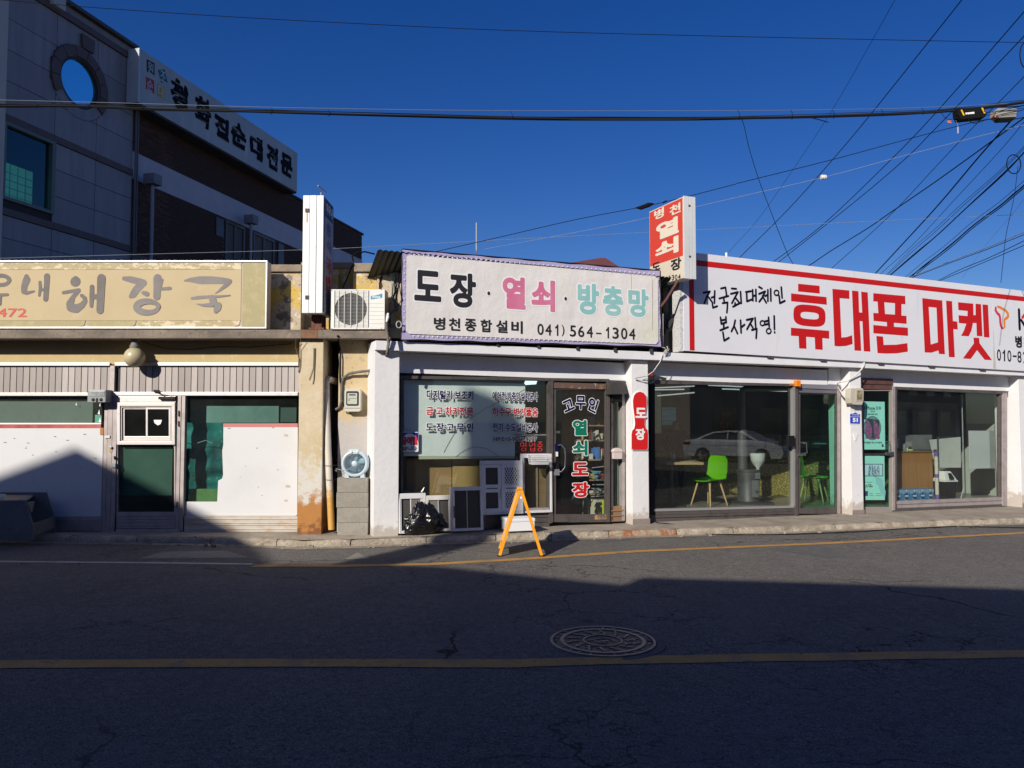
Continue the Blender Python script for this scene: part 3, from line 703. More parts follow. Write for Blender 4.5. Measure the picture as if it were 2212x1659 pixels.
tarp = M('teal_tarpaulin', (.01, .20, .20), .6, n=[(1.6, (.01, .06, .075), .46, .56), (9, (.04, .30, .28), .58, .66)])
b = MB(L); nx, ny = 14, 30
u0, u1, za, zb_ = L.U(380, .35), L.U(495, .35), L.Z(440, 880, .35), L.Z(440, 1078, .35)
for j in range(ny + 1):
    for i in range(nx + 1):
        q = Vector((i * .33, j * .33, 0)); b.V.append(L.wd(u0 + (u1 - u0) * i / nx, .3 + .035 * noise.noise(q) + .012 * sin(i * 1.3), za + (zb_ - za) * j / ny))
for j in range(ny):
    for i in range(nx): a = j * (nx + 1) + i; b.Fc.append([a, a + nx + 1, a + nx + 2, a + 1]); b.mi.append(0)
one(b, 'tarpaulin', tarp, 'crumpled teal tarpaulin hanging behind the restaurant window beside the door', 'tarpaulin', smooth=True, recalc=False)
b = MB(L); b.tube([(L.U(402, .2), .15, L.Z(402, 955, .2)), (L.U(420, .2), .17, L.Z(420, 960, .2)), (L.U(448, .2), .15, L.Z(448, 951, .2)), (L.U(462, .2), .16, L.Z(462, 957, .2))], .005, 6); one(b, 'string', M('pale_string', (.5, .55, .5), .8), 'pale string tied across the teal tarpaulin', 'string')
b = MB(L); b.box(L.U(412, .18), L.U(482, .18), .16, .24, .1, L.Z(440, 1056, .18)); one(b, 'storage_box', M('olive_box', (.30, .36, .12), .7, n=[(4, (.14, .2, .08), .4, .7)]), 'olive green box standing low behind the restaurant window', 'box', bev=.02)
stain_al = M('stained_aluminium', (.50, .46, .41), .5, .25, n=[(4, (.42, .30, .16), .5, .7, (1, 1, 3)), (9, (.34, .29, .25), .55, .8)])
q = MB(L); q.pb(398, 643, 1115.5, 1149, -.02, .06)
for yy in (1121, 1130, 1134, 1143): q.pb(398.4, 642, yy - .9, yy + .9, -.03, -.01)
q.build('kick_plate', stain_al, rb, bev=.002)
# white step
q = MB(L); q.box(-14, L.U(645), -.06, .06, -.05, L.Z(300, 1151) + .005); q.build('door_step', dirtcon, rb)

# restaurant sign board
sg = fthing(L, 'sign_board', 'long faded tan restaurant sign with grey brush letters on the left roof edge', 'sign', -7, -.3, L.Z(300, 710, -.3))
b = MB(L); b.box(-14, L.U(572, -.3), -.29, -.12, L.Z(300, 709, -.3), L.Z(300, 564, -.3)); b.build('casing', M('tan_casing', (.42, .35, .29), .5), sg)
u1 = L.U(573, -.3); zt, zb2 = L.Z(300, 563, -.3), L.Z(300, 710, -.3)
for nm, a in (('frame_edge', (-14, u1, zt - .022, zt)), ('frame_edge', (-14, u1 - .021, zb2, zb2 + .02)), ('frame_edge', (u1 - .02, u1, zb2, zt - .023))):
    q = MB(L); q.box(a[0], a[1], -.31, -.28, a[2], a[3]); q.build(nm, silver, sg, bev=.003)
tan = M('faded_tan_sheet', (.50, .40, .235), .6, n=[(1.2, (.46, .36, .21), .4, .7), (3, (.54, .45, .28), .6, .8)], spec=.3)
olv = M('faded_olive_sheet', (.34, .29, .135), .6, n=[(30, (.36, .31, .16), .45, .65), (7, (.47, .40, .22), .5, .8)])
peel = M('peeling_olive_sheet', (.42, .34, .17), .6, n=[(25, (.33, .27, .14), .45, .65), (5, (.62, .52, .36), .52, .56, (1, 1, 2.2)), (9, (.68, .62, .48), .60, .63, (1, 1, 2.5))])
q = MB(L); q.box(-14, L.U(516, -.3), -.296, -.290, L.Z(300, 692, -.3), L.Z(300, 582.5, -.3)); q.build('face_sheet', tan, sg)
q = MB(L); q.box(-14, L.U(516, -.3), -.297, -.290, L.Z(300, 582, -.3), zt - .024); q.build('top_band', peel, sg)
b0 = L.Z(300, 707, -.3); b1_ = L.Z(300, 692.5, -.3)
for xa, xb in ((-500, 178.5), (181, 289), (292, 515)):
    q = MB(L); ua, ub = L.U(xa, -.3), L.U(xb, -.3); n_ = 30
    pts = [(ua, b1_)] + [(ua + .002, b0 + .05)] + [(ua + .1 * (1 - cos(k / 5 * pi / 2)) + .01, b0 + .04 * (1 - sin(k / 5 * pi / 2)) + .004) for k in range(1, 6)] + [(ub - .1 * (1 - sin(k / 5 * pi / 2)) - .01, b0 + .04 * (1 - cos(k / 5 * pi / 2)) + .004) for k in range(6)] + [(ub, b1_)]
    q.prism(pts, -.298, -.291); q.build('bottom_band', peel if xa > 200 else olv, sg)
q = MB(L); q.box(L.U(519, -.3), u1 - .024, -.297, -.290, zb2 + .03, zt - .026); q.build('end_sheet', olv, sg)
lm = M('faded_grey_letters', (.15, .135, .125), .6, spec=.2, n=[(2, (.21, .19, .18), .4, .7)]); lm2 = M('bleached_grey_letters', (.24, .22, .21), .6, spec=.2, n=[(2, (.17, .155, .15), .4, .7)])
ww = -.2975
brush(L, ww, [[(x, y, w_) for x, y, w_ in ring(10, 425, 92, 52, 44)], [(-80, 590, 40), (80, 580, 30)], [(0, 590, 40), (-5, 680, 40)]], K2, lm, sg)
brush(L, ww, [[(288, 385, 55), (290, 420, 85), (265, 490, 70), (262, 545, 65), (290, 565, 40), (370, 545, 22)], [(435, 445, 34), (440, 510, 36), (428, 590, 28)], [(512, 380, 66), (510, 450, 60), (498, 630, 56)], [(440, 528, 30), (500, 525, 30)]], K2, lm, sg)
brush(L, ww, [[(822, 410, 66), (822, 440, 116)], [(690, 560, 38), (780, 545, 40), (860, 528, 36)], [(860, 540, 40), (800, 600, 50), (762, 680, 84), (775, 720, 100), (830, 735, 95), (890, 700, 70), (925, 655, 52), (925, 620, 42), (890, 590, 40)], [(1002, 495, 48), (1000, 590, 52), (995, 705, 38)], [(1105, 400, 92), (1098, 560, 84), (1090, 755, 78)], [(1005, 605, 50), (1090, 600, 60)]], K2, lm, sg)
brush(L, ww, [[(1350, 405, 46), (1420, 415, 70), (1520, 440, 76), (1560, 455, 80)], [(1545, 465, 80), (1490, 520, 84), (1450, 580, 78), (1425, 600, 48)], [(1560, 560, 44), (1600, 575, 56)], [(1715, 400, 90), (1712, 500, 80), (1708, 605, 78)], [(1765, 420, 30), (1740, 520, 30), (1850, 512, 38)], [(x, y, w_) for x, y, w_ in ring(1608, 715, 118, 62, lambda t: 46 + 34 * (cos(2 * pi * t - pi) + 1) / 2, 20)]], K2, lm2, sg)
KG = crop(5.183, 680, 1000)
brush(L, ww, [[(250, 545, 40), (360, 530, 90), (560, 535, 165), (800, 535, 160), (1000, 545, 140), (1160, 560, 110)], [(1150, 570, 110), (1090, 640, 90), (1010, 700, 70), (940, 760, 40), (870, 805, 18)], [(390, 905, 50), (520, 890, 70), (760, 870, 60), (940, 868, 48), (1170, 845, 28)], [(810, 900, 140), (830, 980, 150)], [(480, 1018, 10), (620, 1045, 60), (800, 1040, 90)], [(930, 1050, 140), (910, 1110, 150), (880, 1170, 90)]], KG, lm2, sg)
text(L, '472', -6, 58, 666, 685, ww, M('faded_red_print', (.50, .05, .035), .5), sg, bold=.015)

# vertical fascia sign seen edge-on
vs = fthing(L, 'projecting_sign', 'tall white edge-on sign box standing on a rusty bracket beside the outdoor unit', 'sign', L.U(670, -.5), -.5, 3.0)
uA, uB = L.U(648.5, -.5), L.U(694, -.5); zA, zB = L.Z(670, 676, -.5), L.Z(670, 422, -.5); uw_ = (uB - uA)
whm = M('chalky_white_metal', (.70, .71, .70), .5, .1, n=[(3, (.60, .62, .62), .4, .7, (2, 1, .4)), (9, (.5, .5, .49), .62, .8)])
for i in range(3):
    q = MB(L); q.box(uA + uw_ * i / 3 + .003, uA + uw_ * (i + 1) / 3 - .003, -.5 - (.004 if i == 1 else 0), .02, zA, zB); q.build('edge_panel', whm, vs, bev=.004)
q = MB(L); q.box(uB - .002, uB + .012, -.47, .01, zA + .02, zB - .02); q.build('side_face', M('dirty_sign_face', (.34, .30, .34), .6, n=[(6, (.25, .22, .25), .4, .7)]), vs)
sf = Fr(0, 0, 90); usf = uB + .0135
SFr = Fr(L.wd(usf, -.47, 0).x, L.wd(usf, -.47, 0).y, 90)
q = MB(SFr); q.box(0, .44, -.002, .001, zB - .27, zB - .03); q.build('blue_panel', navy, vs)
def stext(s_, u0, u1, z0, z1, mat, bold=.03):
    vs_, fs_ = textmesh(s_, bold); a0, a1 = min(v[0] for v in vs_), max(v[0] for v in vs_); b0_, b1__ = min(v[1] for v in vs_), max(v[1] for v in vs_)
    mb_ = MB(SFr); mb_.add([(u0 + (v[0] - a0) / (a1 - a0) * (u1 - u0), -.0045, z0 + (v[1] - b0_) / (b1__ - b0_) * (z1 - z0)) for v in vs_], fs_); mb_.build('lettering', mat, vs, recalc=False)
stext('아우내', .04, .40, zB - .22, zB - .07, vinyl)
for i, ch in enumerate('한식'): stext(ch, .1, .34, zB - .50 - i * .22, zB - .33 - i * .22, M('faded_violet_print', (.09, .04, .16), .5))
for i, ch in enumerate('국밥'): stext(ch, .09, .35, zB - 1.0 - i * .25, zB - .80 - i * .25, redp)
for yy in (454, 642):
    q = MB(L)
    for dx in (-3.5, 1): q.pb(663 + dx - .5, 663 + dx + 3, yy - 4, yy + 4, -.512, -.5)
    q.build('catch', M('black_catch', (.03, .02, .02), .5), vs)
q = MB(L); q.pb(662, 664, 458, 480, -.5052, -.503); q.build('rust_run', M('rust_streak', (.5, .3, .12), .8), vs)
q = MB(L); q.box(uA + .08, uB - .06, -.3, -.05, z_st + .03, zA); q.box(uA + .05, uB - .02, -.33, -.0, z_st + .001, z_st + .029); q.build('bracket', rust, vs, bev=.004)
q = MB(L); q.tube([(L.U(688, -.3), -.3, zB), (L.U(688, -.3), -.3, zB + .1)], .011, 10); q.tube([(L.U(683, -.3), -.35, L.Z(683, 403.5, -.3)), (L.U(694, -.3), -.2, L.Z(694, 412, -.3))], .012, 8)
q.build('top_arm', steel, vs)

# air conditioner outdoor unit
au0, au1, az0, az1 = L.U(712, -.36), L.U(829, -.36), L.Z(770, 711, -.36), L.Z(770, 625, -.36)
ac = fthing(L, 'outdoor_unit', 'white air conditioner outdoor unit with round fan grille on the slab', 'air conditioner', (au0 + au1) / 2, -.36, az0)
acm = M('aged_white_enamel', (.70, .69, .65), .4, n=[(4, (.62, .60, .55), .45, .75), (20, (.45, .36, .26), .70, .78)])
uc, zc_ = L.px(771.5, 665.5, -.36)[0] - .0, (az0 + az1) / 2 + .002; r_ = .217
uc = L.U(755.5, -.36); sq = 64
hole = [(uc + r_ * cos(2 * pi * k / sq), zc_ + r_ * sin(2 * pi * k / sq)) for k in range(sq)]
q = MB(L); q.prism([(au0, az0 + .018), (au1, az0 + .018), (au1, az1), (au0, az1)], -.36, -.345, [hole]); q.build('front_panel', acm, ac)
q = MB(L); q.box(au0, au1, -.345, -.342, az0 + .018, az1); q.box(au0, au0 + .01, -.345, -.06, az0, az1); q.box(au1 - .01, au1, -.345, -.06, az0, az1); q.box(au0, au1, -.345, -.06, az1 - .012, az1 + .001)
q.box(au0, au1, -.07, -.06, az0, az1)
q.Fc = q.Fc[6:]; q.mi = q.mi[6:]; q.build('cabinet', acm, ac, bev=.002)
q = MB(L); q.box(au0, au1, -.362, -.07, az0, az0 + .017); q.build('base_pan', acm, ac, bev=.003)
q = MB(L); q.lathe((uc, -.34, zc_), 'w', [(r_, 0), (r_, .12), (.0001, .12)], 48); q.build('fan_shroud', M('fan_dark', (.012, .013, .015), .6), ac, smooth=True)
q = MB(L)
for k in range(3):
    for s_ in range(8):
        a0 = 2 * pi * k / 3 + s_ * .13; a1 = a0 + .13
        q.add([(uc + .03 * cos(a0), -.30 + .004 * s_, zc_ + .03 * sin(a0)), (uc + .2 * cos(a0), -.30 + .006 * s_, zc_ + .2 * sin(a0)), (uc + .2 * cos(a1), -.294 + .006 * s_, zc_ + .2 * sin(a1)), (uc + .03 * cos(a1), -.296 + .004 * s_, zc_ + .03 * sin(a1))], [(0, 1, 2, 3)])
q.lathe((uc, -.31, zc_), 'w', [(.001, -.01), (.035, 0), (.035, .03)], 16); q.build('fan_blade', M('fan_blade', (.025, .028, .03), .5), ac, recalc=False)
q = MB(L); n_ = 27; gl0, gl1 = uc - .226, uc + .238
for k in range(n_):
    z = az0 + .035 + (az1 - az0 - .05) * k / (n_ - 1); q.box(gl0, gl1, -.372, -.369, z - .0011, z + .0011)
q.build('grille_wire', M('grille_wire', (.50, .50, .48), .45), ac)
q = MB(L)
for du in (-.165, -.085, 0, .085, .165): q.box(uc + du - .0035, uc + du + .0035, -.3755, -.372, az0 + .03, az1 - .015)
q.box(gl0, gl0 + .006, -.3752, -.362, az0 + .03, az1 - .012); q.box(gl1 - .006, gl1, -.3752, -.362, az0 + .03, az1 - .012)
q.build('grille_bar', M('grille_bar', (.62, .62, .6), .45), ac)
q = MB(L)
for k in range(1, 7): q.box(gl1 + .015, au1 - .015, -.3625, -.36, az0 + .02 + k * .055, az0 + .0225 + k * .055)
q.build('panel_groove', M('panel_groove', (.45, .44, .41), .5), ac)
q = MB(L); q.prism([L.px(*K5(*p), -.36) for p in ((853, 1135), (945, 1122), (960, 1118), (960, 1080), (900, 1097), (853, 1102))], -.3625, -.3605); q.build('badge', M('badge_blue', (.02, .25, .42), .4), ac)
text(L, 'WINIA', 863, 945, 1102, 1124, -.3632, vinyl, ac, bold=.02, T=K5)
q = MB(L)
for x, y in ((490, 1050), (720, 1046), (952, 1044), (490, 1405), (722, 1405), (952, 1405)): 
    u_, z_ = L.px(*K5(x, y), -.36); q.lathe((u_, -.3635, z_), 'w', [(.001, -.002), (.006, 0), (.006, .003)], 8)
q.build('screw', rust, ac)
q = MB(L); q.box(au0 + .06, au0 + .1, -.35, -.1, z_st, az0); q.box(au1 - .12, au1 - .08, -.35, -.1, z_st, az0); q.build('foot', steel, ac)

# round globe lamp under the slab
gu, gzz = L.px(290.5, 771.5, -.2); gr = L.U(312) - L.U(290.5); gr *= .985
lp = fthing(L, 'globe_lamp', 'dusty unlit cream globe lamp hanging from the left slab', 'lamp', gu, -.2, gzz - gr)
q = MB(L); q.lathe((gu, -.2, gzz), 'z', [(.0001, -gr)] + [(gr * sin(pi * k / 16), -gr * cos(pi * k / 16)) for k in range(1, 15)] + [(.05, gr * .97)], 32)
q.build('globe', M('dusty_globe', (.47, .41, .25), .35, n=[(5, (.36, .30, .19), .45, .75)], zst=[(gzz + .05, gzz + .2, (.26, .22, .16), 20)]), lp, smooth=True)
q = MB(L); q.lathe((gu, -.2, gzz + gr * .9), 'z', [(.062, -.01), (.066, .03), (.05, .05), (.05, z_sb - gzz - gr * .9)], 20); q.build('collar', M('lamp_collar', (.17, .17, .16), .7), lp, smooth=True)
q = MB(L); pts = [(gu + .05, -.1, z_sb - .02), (gu + .35, -.02, z_sb - .11), (gu + .7, -.012, z_sb - .12), (gu + 1.1, -.012, z_sb - .08), (gu + 1.5, -.012, z_sb - .09), (gu + 2.1, -.012, z_sb - .04)]; q.tube(pts, .004, 6)
one(q, 'lamp_cable', rubber, 'thin dark cable looping from the globe lamp along the shaded wall', 'cable')

# alarm box over the door
q0 = fthing(L, 'alarm_box', 'small grey box with two dark lamp holes over the restaurant door post', 'box', L.U(212, -.22), -.22, L.Z(212, 868, -.22))
q = MB(L); q.pb(189, 228, 842, 869, -.2, -.03); q.build('body', M('grey_box', (.24, .25, .26), .5, .2), q0, bev=.006)
q = MB(L); q.pb(192, 226, 844.5, 856, -.206, -.199); q.build('lens_panel', M('pale_lens', (.36, .38, .38), .25, n=[(8, (.2, .21, .21), .4, .6)]), q0, bev=.004)
q = MB(L)
for x in (200, 217): q.lathe((L.U(x, -.205), -.204, L.Z(x, 863.5, -.205)), 'w', [(.001, -.003), (.022, -.002), (.024, .003)], 16)
q.pb(207, 211, 860, 868, -.206, -.2); q.build('lamp_hole', black, q0)

# electric meter, drain pipe, blocks, fan
mt = fthing(L, 'electric_meter', 'beige electric meter with black window on the peeling recess wall', 'electric meter', L.U(760, -.15), -.15, L.Z(760, 890, -.15))
def rrect(x0, x1, y0, y1, r, w, fr=L, n=5):
    u0, u1 = fr.U(x0, w), fr.U(x1, w); z0, z1 = fr.Z((x0 + x1) / 2, y1, w), fr.Z((x0 + x1) / 2, y0, w); P = []
    for cx_, cz_, a in ((u1 - r, z0 + r, -pi / 2), (u1 - r, z1 - r, 0), (u0 + r, z1 - r, pi / 2), (u0 + r, z0 + r, pi)):
        P += [(cx_ + r * cos(a + k * pi / 2 / n), cz_ + r * sin(a + k * pi / 2 / n)) for k in range(n + 1)]
    return P
q = MB(L); q.prism(rrect(743.5, 778.5, 840, 889, .035, -.14), -.14, -.02); q.build('case', M('beige_case', (.50, .49, .42), .5), mt, bev=.006)
q = MB(L); q.prism(rrect(747.5, 774, 845, 876, .02, -.145), -.148, -.14); q.build('window', black, mt)
q = MB(L); q.prism(rrect(750, 771, 849, 873, .006, -.15), -.151, -.1475); q.build('dial_plate', M('dial_plate', (.42, .45, .38), .4), mt)
q = MB(L); q.pb(754, 768, 851, 854.5, -.153, -.1505); q.pb(753, 769, 860, 860.8, -.153, -.1505); q.pb(752, 762, 872.5, 874, -.153, -.1505); q.pb(752, 756, 863, 865, -.153, -.1505); q.build('display', M('lcd', (.10, .12, .09), .3), mt)
q = MB(L); q.pb(744, 778, 881, 882.2, -.1425, -.139); q.build('seam', M('seam_dark', (.18, .17, .15), .6), mt)
cond = M('taped_conduit', (.17, .15, .13), .75, n=[(6, (.10, .09, .08), .4, .6), (9, (.34, .31, .27), .6, .7)])
q = MB(L); cpts = [(1290, 545), (1325, 525), (1337, 470), (1337, 330), (1352, 285), (1400, 252), (1470, 238), (1560, 228), (1610, 205), (1659, 150)]
P = []
for i, (x, y) in enumerate(cpts):
    w_ = -.05 if i < 5 else -.05 - .03 * (i - 4); X, Y = K4(x, y); u_, z_ = L.px(X, Y, w_); P.append((u_, w_, z_))
X, Y = 838, 748; u_, z_ = L.px(X, Y, -.5); P += [(L.px(836, 765, -.42)[0], -.42, L.px(836, 765, -.42)[1]), (u_, -.5, z_), (L.px(842, 728, -.5)[0], -.5, L.px(842, 728, -.5)[1])]
q.tube(P, .019, 10); one(q, 'meter_conduit', cond, 'thick taped conduit curving from the electric meter up to the banner corner', 'conduit', smooth=True)
for (lab, pts, w_) in (('black cable dropping from the outdoor unit past the slab to the meter', [(1310, -60), (1322, 60), (1330, 120), (1328, 250), (1335, 330)], -.06),
                 ('second thinner cable running down beside the meter conduit', [(1300, -60), (1330, 50), (1316, 150), (1320, 300), (1345, 480), (1380, 575), (1420, 580)], -.035)):
    q = MB(L); P = []
    for i, (x, y) in enumerate(pts):
        ww_ = -.36 if i == 0 else (-.345 if i == 1 and y < 30 else w_); X, Y = K4(x, y); u_, z_ = L.px(X, Y, ww_); P.append((u_, ww_, z_))
    q.tube(P, .010 if 'black' in lab else .005, 8); one(q, 'down_cable', rubber, lab, 'cable')
for i, (pts, r0) in enumerate((([(965, -30), (963, 40), (995, 150), (985, 245)], .005), ([(1005, -40), (1003, 60), (1001, 190), (990, 240)], .004), ([(1110, 40), (1108, 150), (1105, 210), (1072, 303)], .004), ([(1122, 42), (1118, 170), (1110, 300), (1102, 335)], .005))):
    q = MB(L); P = []
    for x, y in pts:
        X, Y = K4(x, y); w_ = -.345 if y < 0 else -.262; u_, z_ = L.px(X, Y, w_); P.append((u_, w_, z_))
    q.tube(P, r0, 6)
    one(q, 'loose_wire', M('brown_wire', (.13, .10, .07), .7), ['loose brown wire hanging off the slab edge left of the rusty column', 'straighter wire hanging at the left edge of the rusty column', 'bent wire stub hanging over the top of the rusty column', 'straight wire stub hanging over the top of the rusty column'][i], 'wire')
pipe_m = M('rust_stained_pvc', (.62, .57, .50), .5, n=[(3, (.52, .46, .38), .45, .75)], zst=[(.95, .35, (.55, .30, .07), 10), (.35, .0, (.45, .22, .05), 10)])
dp = fthing(L, 'drain_pipe', 'leaning white plastic drain pipe turning yellow at its foot beside the concrete blocks', 'pipe', L.U(718, -.2), -.2, .1)
def kp(x, y, w_): X, Y = K4(x, y); u_, z_ = L.px(X, Y, w_); return (u_, w_, z_)
q = MB(L); q.tube([kp(1211, 340, -.12), kp(1216, 600, -.14), kp(1228, 900, -.17), kp(1256, 1525, -.2)], .0455, 20); q.build('pipe', pipe_m, dp, smooth=True)
q = MB(L); q.tube([kp(1210, 378, -.12), kp(1208, 335, -.12), kp(1214, 312, -.115), kp(1235, 300, -.1), kp(1262, 305, .05), kp(1300, 320, .2)], [.053, .053, .051, .050, .048, .047], 16); q.build('elbow', M('old_pvc', (.47, .40, .32), .5, n=[(6, (.3, .24, .18), .5, .7)]), dp, smooth=True)
for yy in (1000, 1116):
    q = MB(L); xx = 1233 if yy == 1000 else 1240; c_ = kp(xx, yy, -.18); q.tube([(c_[0] - .05, -.2, c_[2] + .005), (c_[0] - .03, -.24, c_[2]), (c_[0] + .03, -.24, c_[2]), (c_[0] + .055, -.2, c_[2] - .004), (c_[0] + .12, -.05, c_[2])], .003, 6); q.build('wire_tie', rust, dp)
blk = M('concrete_block', (.27, .25, .215), .92, n=[(6, (.21, .195, .17), .4, .7), (60, (.36, .34, .30), .56, .7)], rnd=.06, bump=(70, .6, .005))
bl = [(1302, 1551, 1101, 1221), (1295, 1552, 1223, 1344), (1300, 1553, 1346, 1468), (1303, 1551, 1470, 1592)]
names = ['topmost grey concrete block carrying the blue fan', 'second grey concrete block from the top, shifted left', 'third grey concrete block from the top of the stack', 'lowest grey concrete block standing on the pavement']
for (x0, x1, y0, y1), lb in zip(bl, names):
    (X0, Y0), (X1, Y1) = K4(x0, y0), K4(x1, y1); q = MB(L); q.pb(X0, X1, Y0, Y1, -.30, -.12)
    one(q, 'concrete_block', blk, lb, 'concrete block', 'concrete blocks stacked under the fan', bev=.005)
fu, fz = L.px(*K4(1452, 985), -.26); fR = (L.U(785, -.26) - L.U(755, -.26)) * .98 * .5 * 2 * .99
fR = .185
fn = fthing(L, 'box_fan', 'round pale blue desk fan standing on top of the concrete blocks', 'fan', fu, -.26, L.Z(766, 1031, -.26))
fbl = M('pale_blue_plastic', (.48, .58, .64), .35); fdk = M('fan_inner', (.05, .10, .13), .5)
fu -= .004
q = MB(L); q.lathe((fu, -.30, fz), 'w', [(fR - .045, 0), (fR - .03, -.012), (fR - .012, -.008), (fR, .01), (fR, .10), (fR - .02, .12), (fR - .05, .12), (fR - .05, .0)], 48)
q.Fc = [f for f in q.Fc if len(f) == 4]; q.mi = [0] * len(q.Fc); q.build('housing', fbl, fn, smooth=True)
q = MB(L); q.lathe((fu, -.30, fz), 'w', [(.0001, .115), (fR - .045, .115)], 32); q.build('rear_guard', fdk, fn)
q = MB(L)
for k in range(5):
    for s_ in range(6):
        a0 = 2 * pi * k / 5 + s_ * .16; a1 = a0 + .17
        q.add([(fu + .03 * cos(a0), -.24 + .006 * s_, fz + .03 * sin(a0)), (fu + .12 * cos(a0), -.25 + .01 * s_, fz + .12 * sin(a0)), (fu + .12 * cos(a1), -.24 + .01 * s_, fz + .12 * sin(a1)), (fu + .03 * cos(a1), -.234 + .006 * s_, fz + .03 * sin(a1))], [(0, 1, 2, 3)])
q.build('blade', M('fan_blade_blue', (.12, .28, .36), .4), fn, recalc=False)
q = MB(L)
for k in range(30):
    a = 2 * pi * k / 30; q.tube([(fu + (.035 + .107 * t) * cos(a + 1.0 * t), -.313 + .012 * t * t, fz + (.035 + .107 * t) * sin(a + 1.0 * t)) for t in (0, .25, .5, .75, 1)], .0022, 4)
q.build('front_grille', M('grille_blue', (.36, .47, .54), .4), fn)
q = MB(L); q.lathe((fu, -.318, fz), 'w', [(.0001, -.008), (.025, -.006), (.036, .0), (.036, .02)], 24); q.build('hub', fbl, fn, smooth=True)
q = MB(L)
for dx in (-.105, .105):
    q.prism([(fu + dx - .035, fz - fR - .02), (fu + dx + .035, fz - fR - .02), (fu + dx + .022, fz - fR + .05), (fu + dx - .022, fz - fR + .05)], -.30, -.20)
q.build('foot', fbl, fn, bev=.006)
q = MB(L)
for dx in (-.045, .035): q.lathe((fu + dx, -.317, fz + fR - .025), 'w', [(.0001, -.01), (.014, -.008), (.016, .01)], 16); 
q.build('knob', M('knob_white', (.7, .72, .72), .4), fn, smooth=True)
q = MB(L); q.prism([(fu - .09, fz + fR - .055), (fu + .07, fz + fR - .055), (fu + .06, fz + fR - .0), (fu + .04, fz + fR + .008), (fu - .06, fz + fR + .008), (fu - .085, fz + fR - .005)], -.309, -.25); q.build('control_panel', fbl, fn, bev=.006)
q = MB(L); q.tube([kp(1285, 1040, -.31), kp(1300, 1050, -.31), kp(1290, 1028, -.31), kp(1340, 1040, -.31), kp(1400, 1035, -.32), kp(1370, 1065, -.3), kp(1345, 1060, -.3)], .004, 5); q.build('power_cord', M('grey_cord', (.4, .42, .42), .6), fn)

# old wooden stand at the far left
wg = M('weathered_grey_board', (.135, .14, .15), .85, n=[(5, (.10, .105, .11), .4, .7), (30, (.17, .17, .17), .55, .7)], bump=(40, .4, .004))
KW = crop(2.5533, 0, 1550)
st_ = fthing(L, 'display_stand', 'old dark grey wooden stand with sloping open side under the left window', 'stand', -6.6, -.75, .09)
def kw(x, y, w_): X, Y = KW(x, y); return L.px(X, Y, w_)
q = MB(L); q.prism([kw(330, 1470, -.8), kw(330, 1330, -.8), kw(255, 1072, -.8), kw(-300, 1076, -.8), kw(-300, 1480, -.8)][::-1], -.8, -.775); q.build('front_board', wg, st_)
q = MB(L); q.prism([kw(553, 1400, -.22), kw(548, 1250, -.22), kw(465, 992, -.22), kw(-300, 992, -.22), kw(-300, 1400, -.22)][::-1], -.22, -.2); q.build('back_board', wg, st_)
def hexa(P, nm, mat, par, t=.02):
    q = MB(L); q.add([(*p[:1], p[1], p[2]) for p in P] + [(p[0], p[1], p[2] - t) for p in P], [(0, 1, 2, 3), (7, 6, 5, 4), (0, 4, 5, 1), (1, 5, 6, 2), (2, 6, 7, 3), (3, 7, 4, 0)]); return q.build(nm, mat, par)
def k3(x, y, w_): u_, z_ = kw(x, y, w_); return (u_, w_, z_)
hexa([k3(-300, 1074, -.775), k3(165, 1072, -.775), k3(300, 1020, -.222), k3(-300, 1015, -.222)], 'shelf_top', M('plywood_dull', (.20, .17, .13), .8, n=[(5, (.14, .12, .1), .4, .7)]), st_)
hexa([k3(180, 1068, -.775), k3(262, 1072, -.775), k3(335, 1022, -.222), k3(300, 1018, -.222)], 'top_flap', wg, st_)
hexa([k3(325, 1440, -.775), k3(332, 1300, -.775), k3(545, 1250, -.222), k3(548, 1350, -.222)], 'lower_shelf', wg, st_, .0)if False else None
q = MB(L); a, b_, c_, d_ = k3(330, 1440, -.775), k3(330, 1310, -.775), k3(542, 1240, -.222), k3(545, 1350, -.222)
q.add([a, b_, c_, d_] + [(p[0] - .02, p[1], p[2]) for p in (a, b_, c_, d_)], [(0, 3, 2, 1), (4, 5, 6, 7), (0, 1, 5, 4), (1, 2, 6, 5), (2, 3, 7, 6), (3, 0, 4, 7)]); q.build('lower_side_board', wg, st_)
q = MB(L); a, b_, c_, d_ = k3(318, 1200, -.775), k3(275, 1090, -.775), k3(350, 1080, -.4), k3(330, 1180, -.4)
q.add([a, b_, c_, d_] + [(p[0] - .02, p[1], p[2]) for p in (a, b_, c_, d_)], [(0, 3, 2, 1), (4, 5, 6, 7), (0, 1, 5, 4), (1, 2, 6, 5), (2, 3, 7, 6), (3, 0, 4, 7)]); q.build('upper_side_board', wg, st_)
u_, w_, z_ = k3(25, 1062, -.6); q = MB(L); q.lathe((u_, -.6, z_ - .005), 'z', [(.024, 0), (.034, .07), (.031, .07), (.0001, .01)], 20)
one(q, 'paper_cup', white_s, 'white paper cup left on top of the grey wooden stand', 'cup', smooth=True)
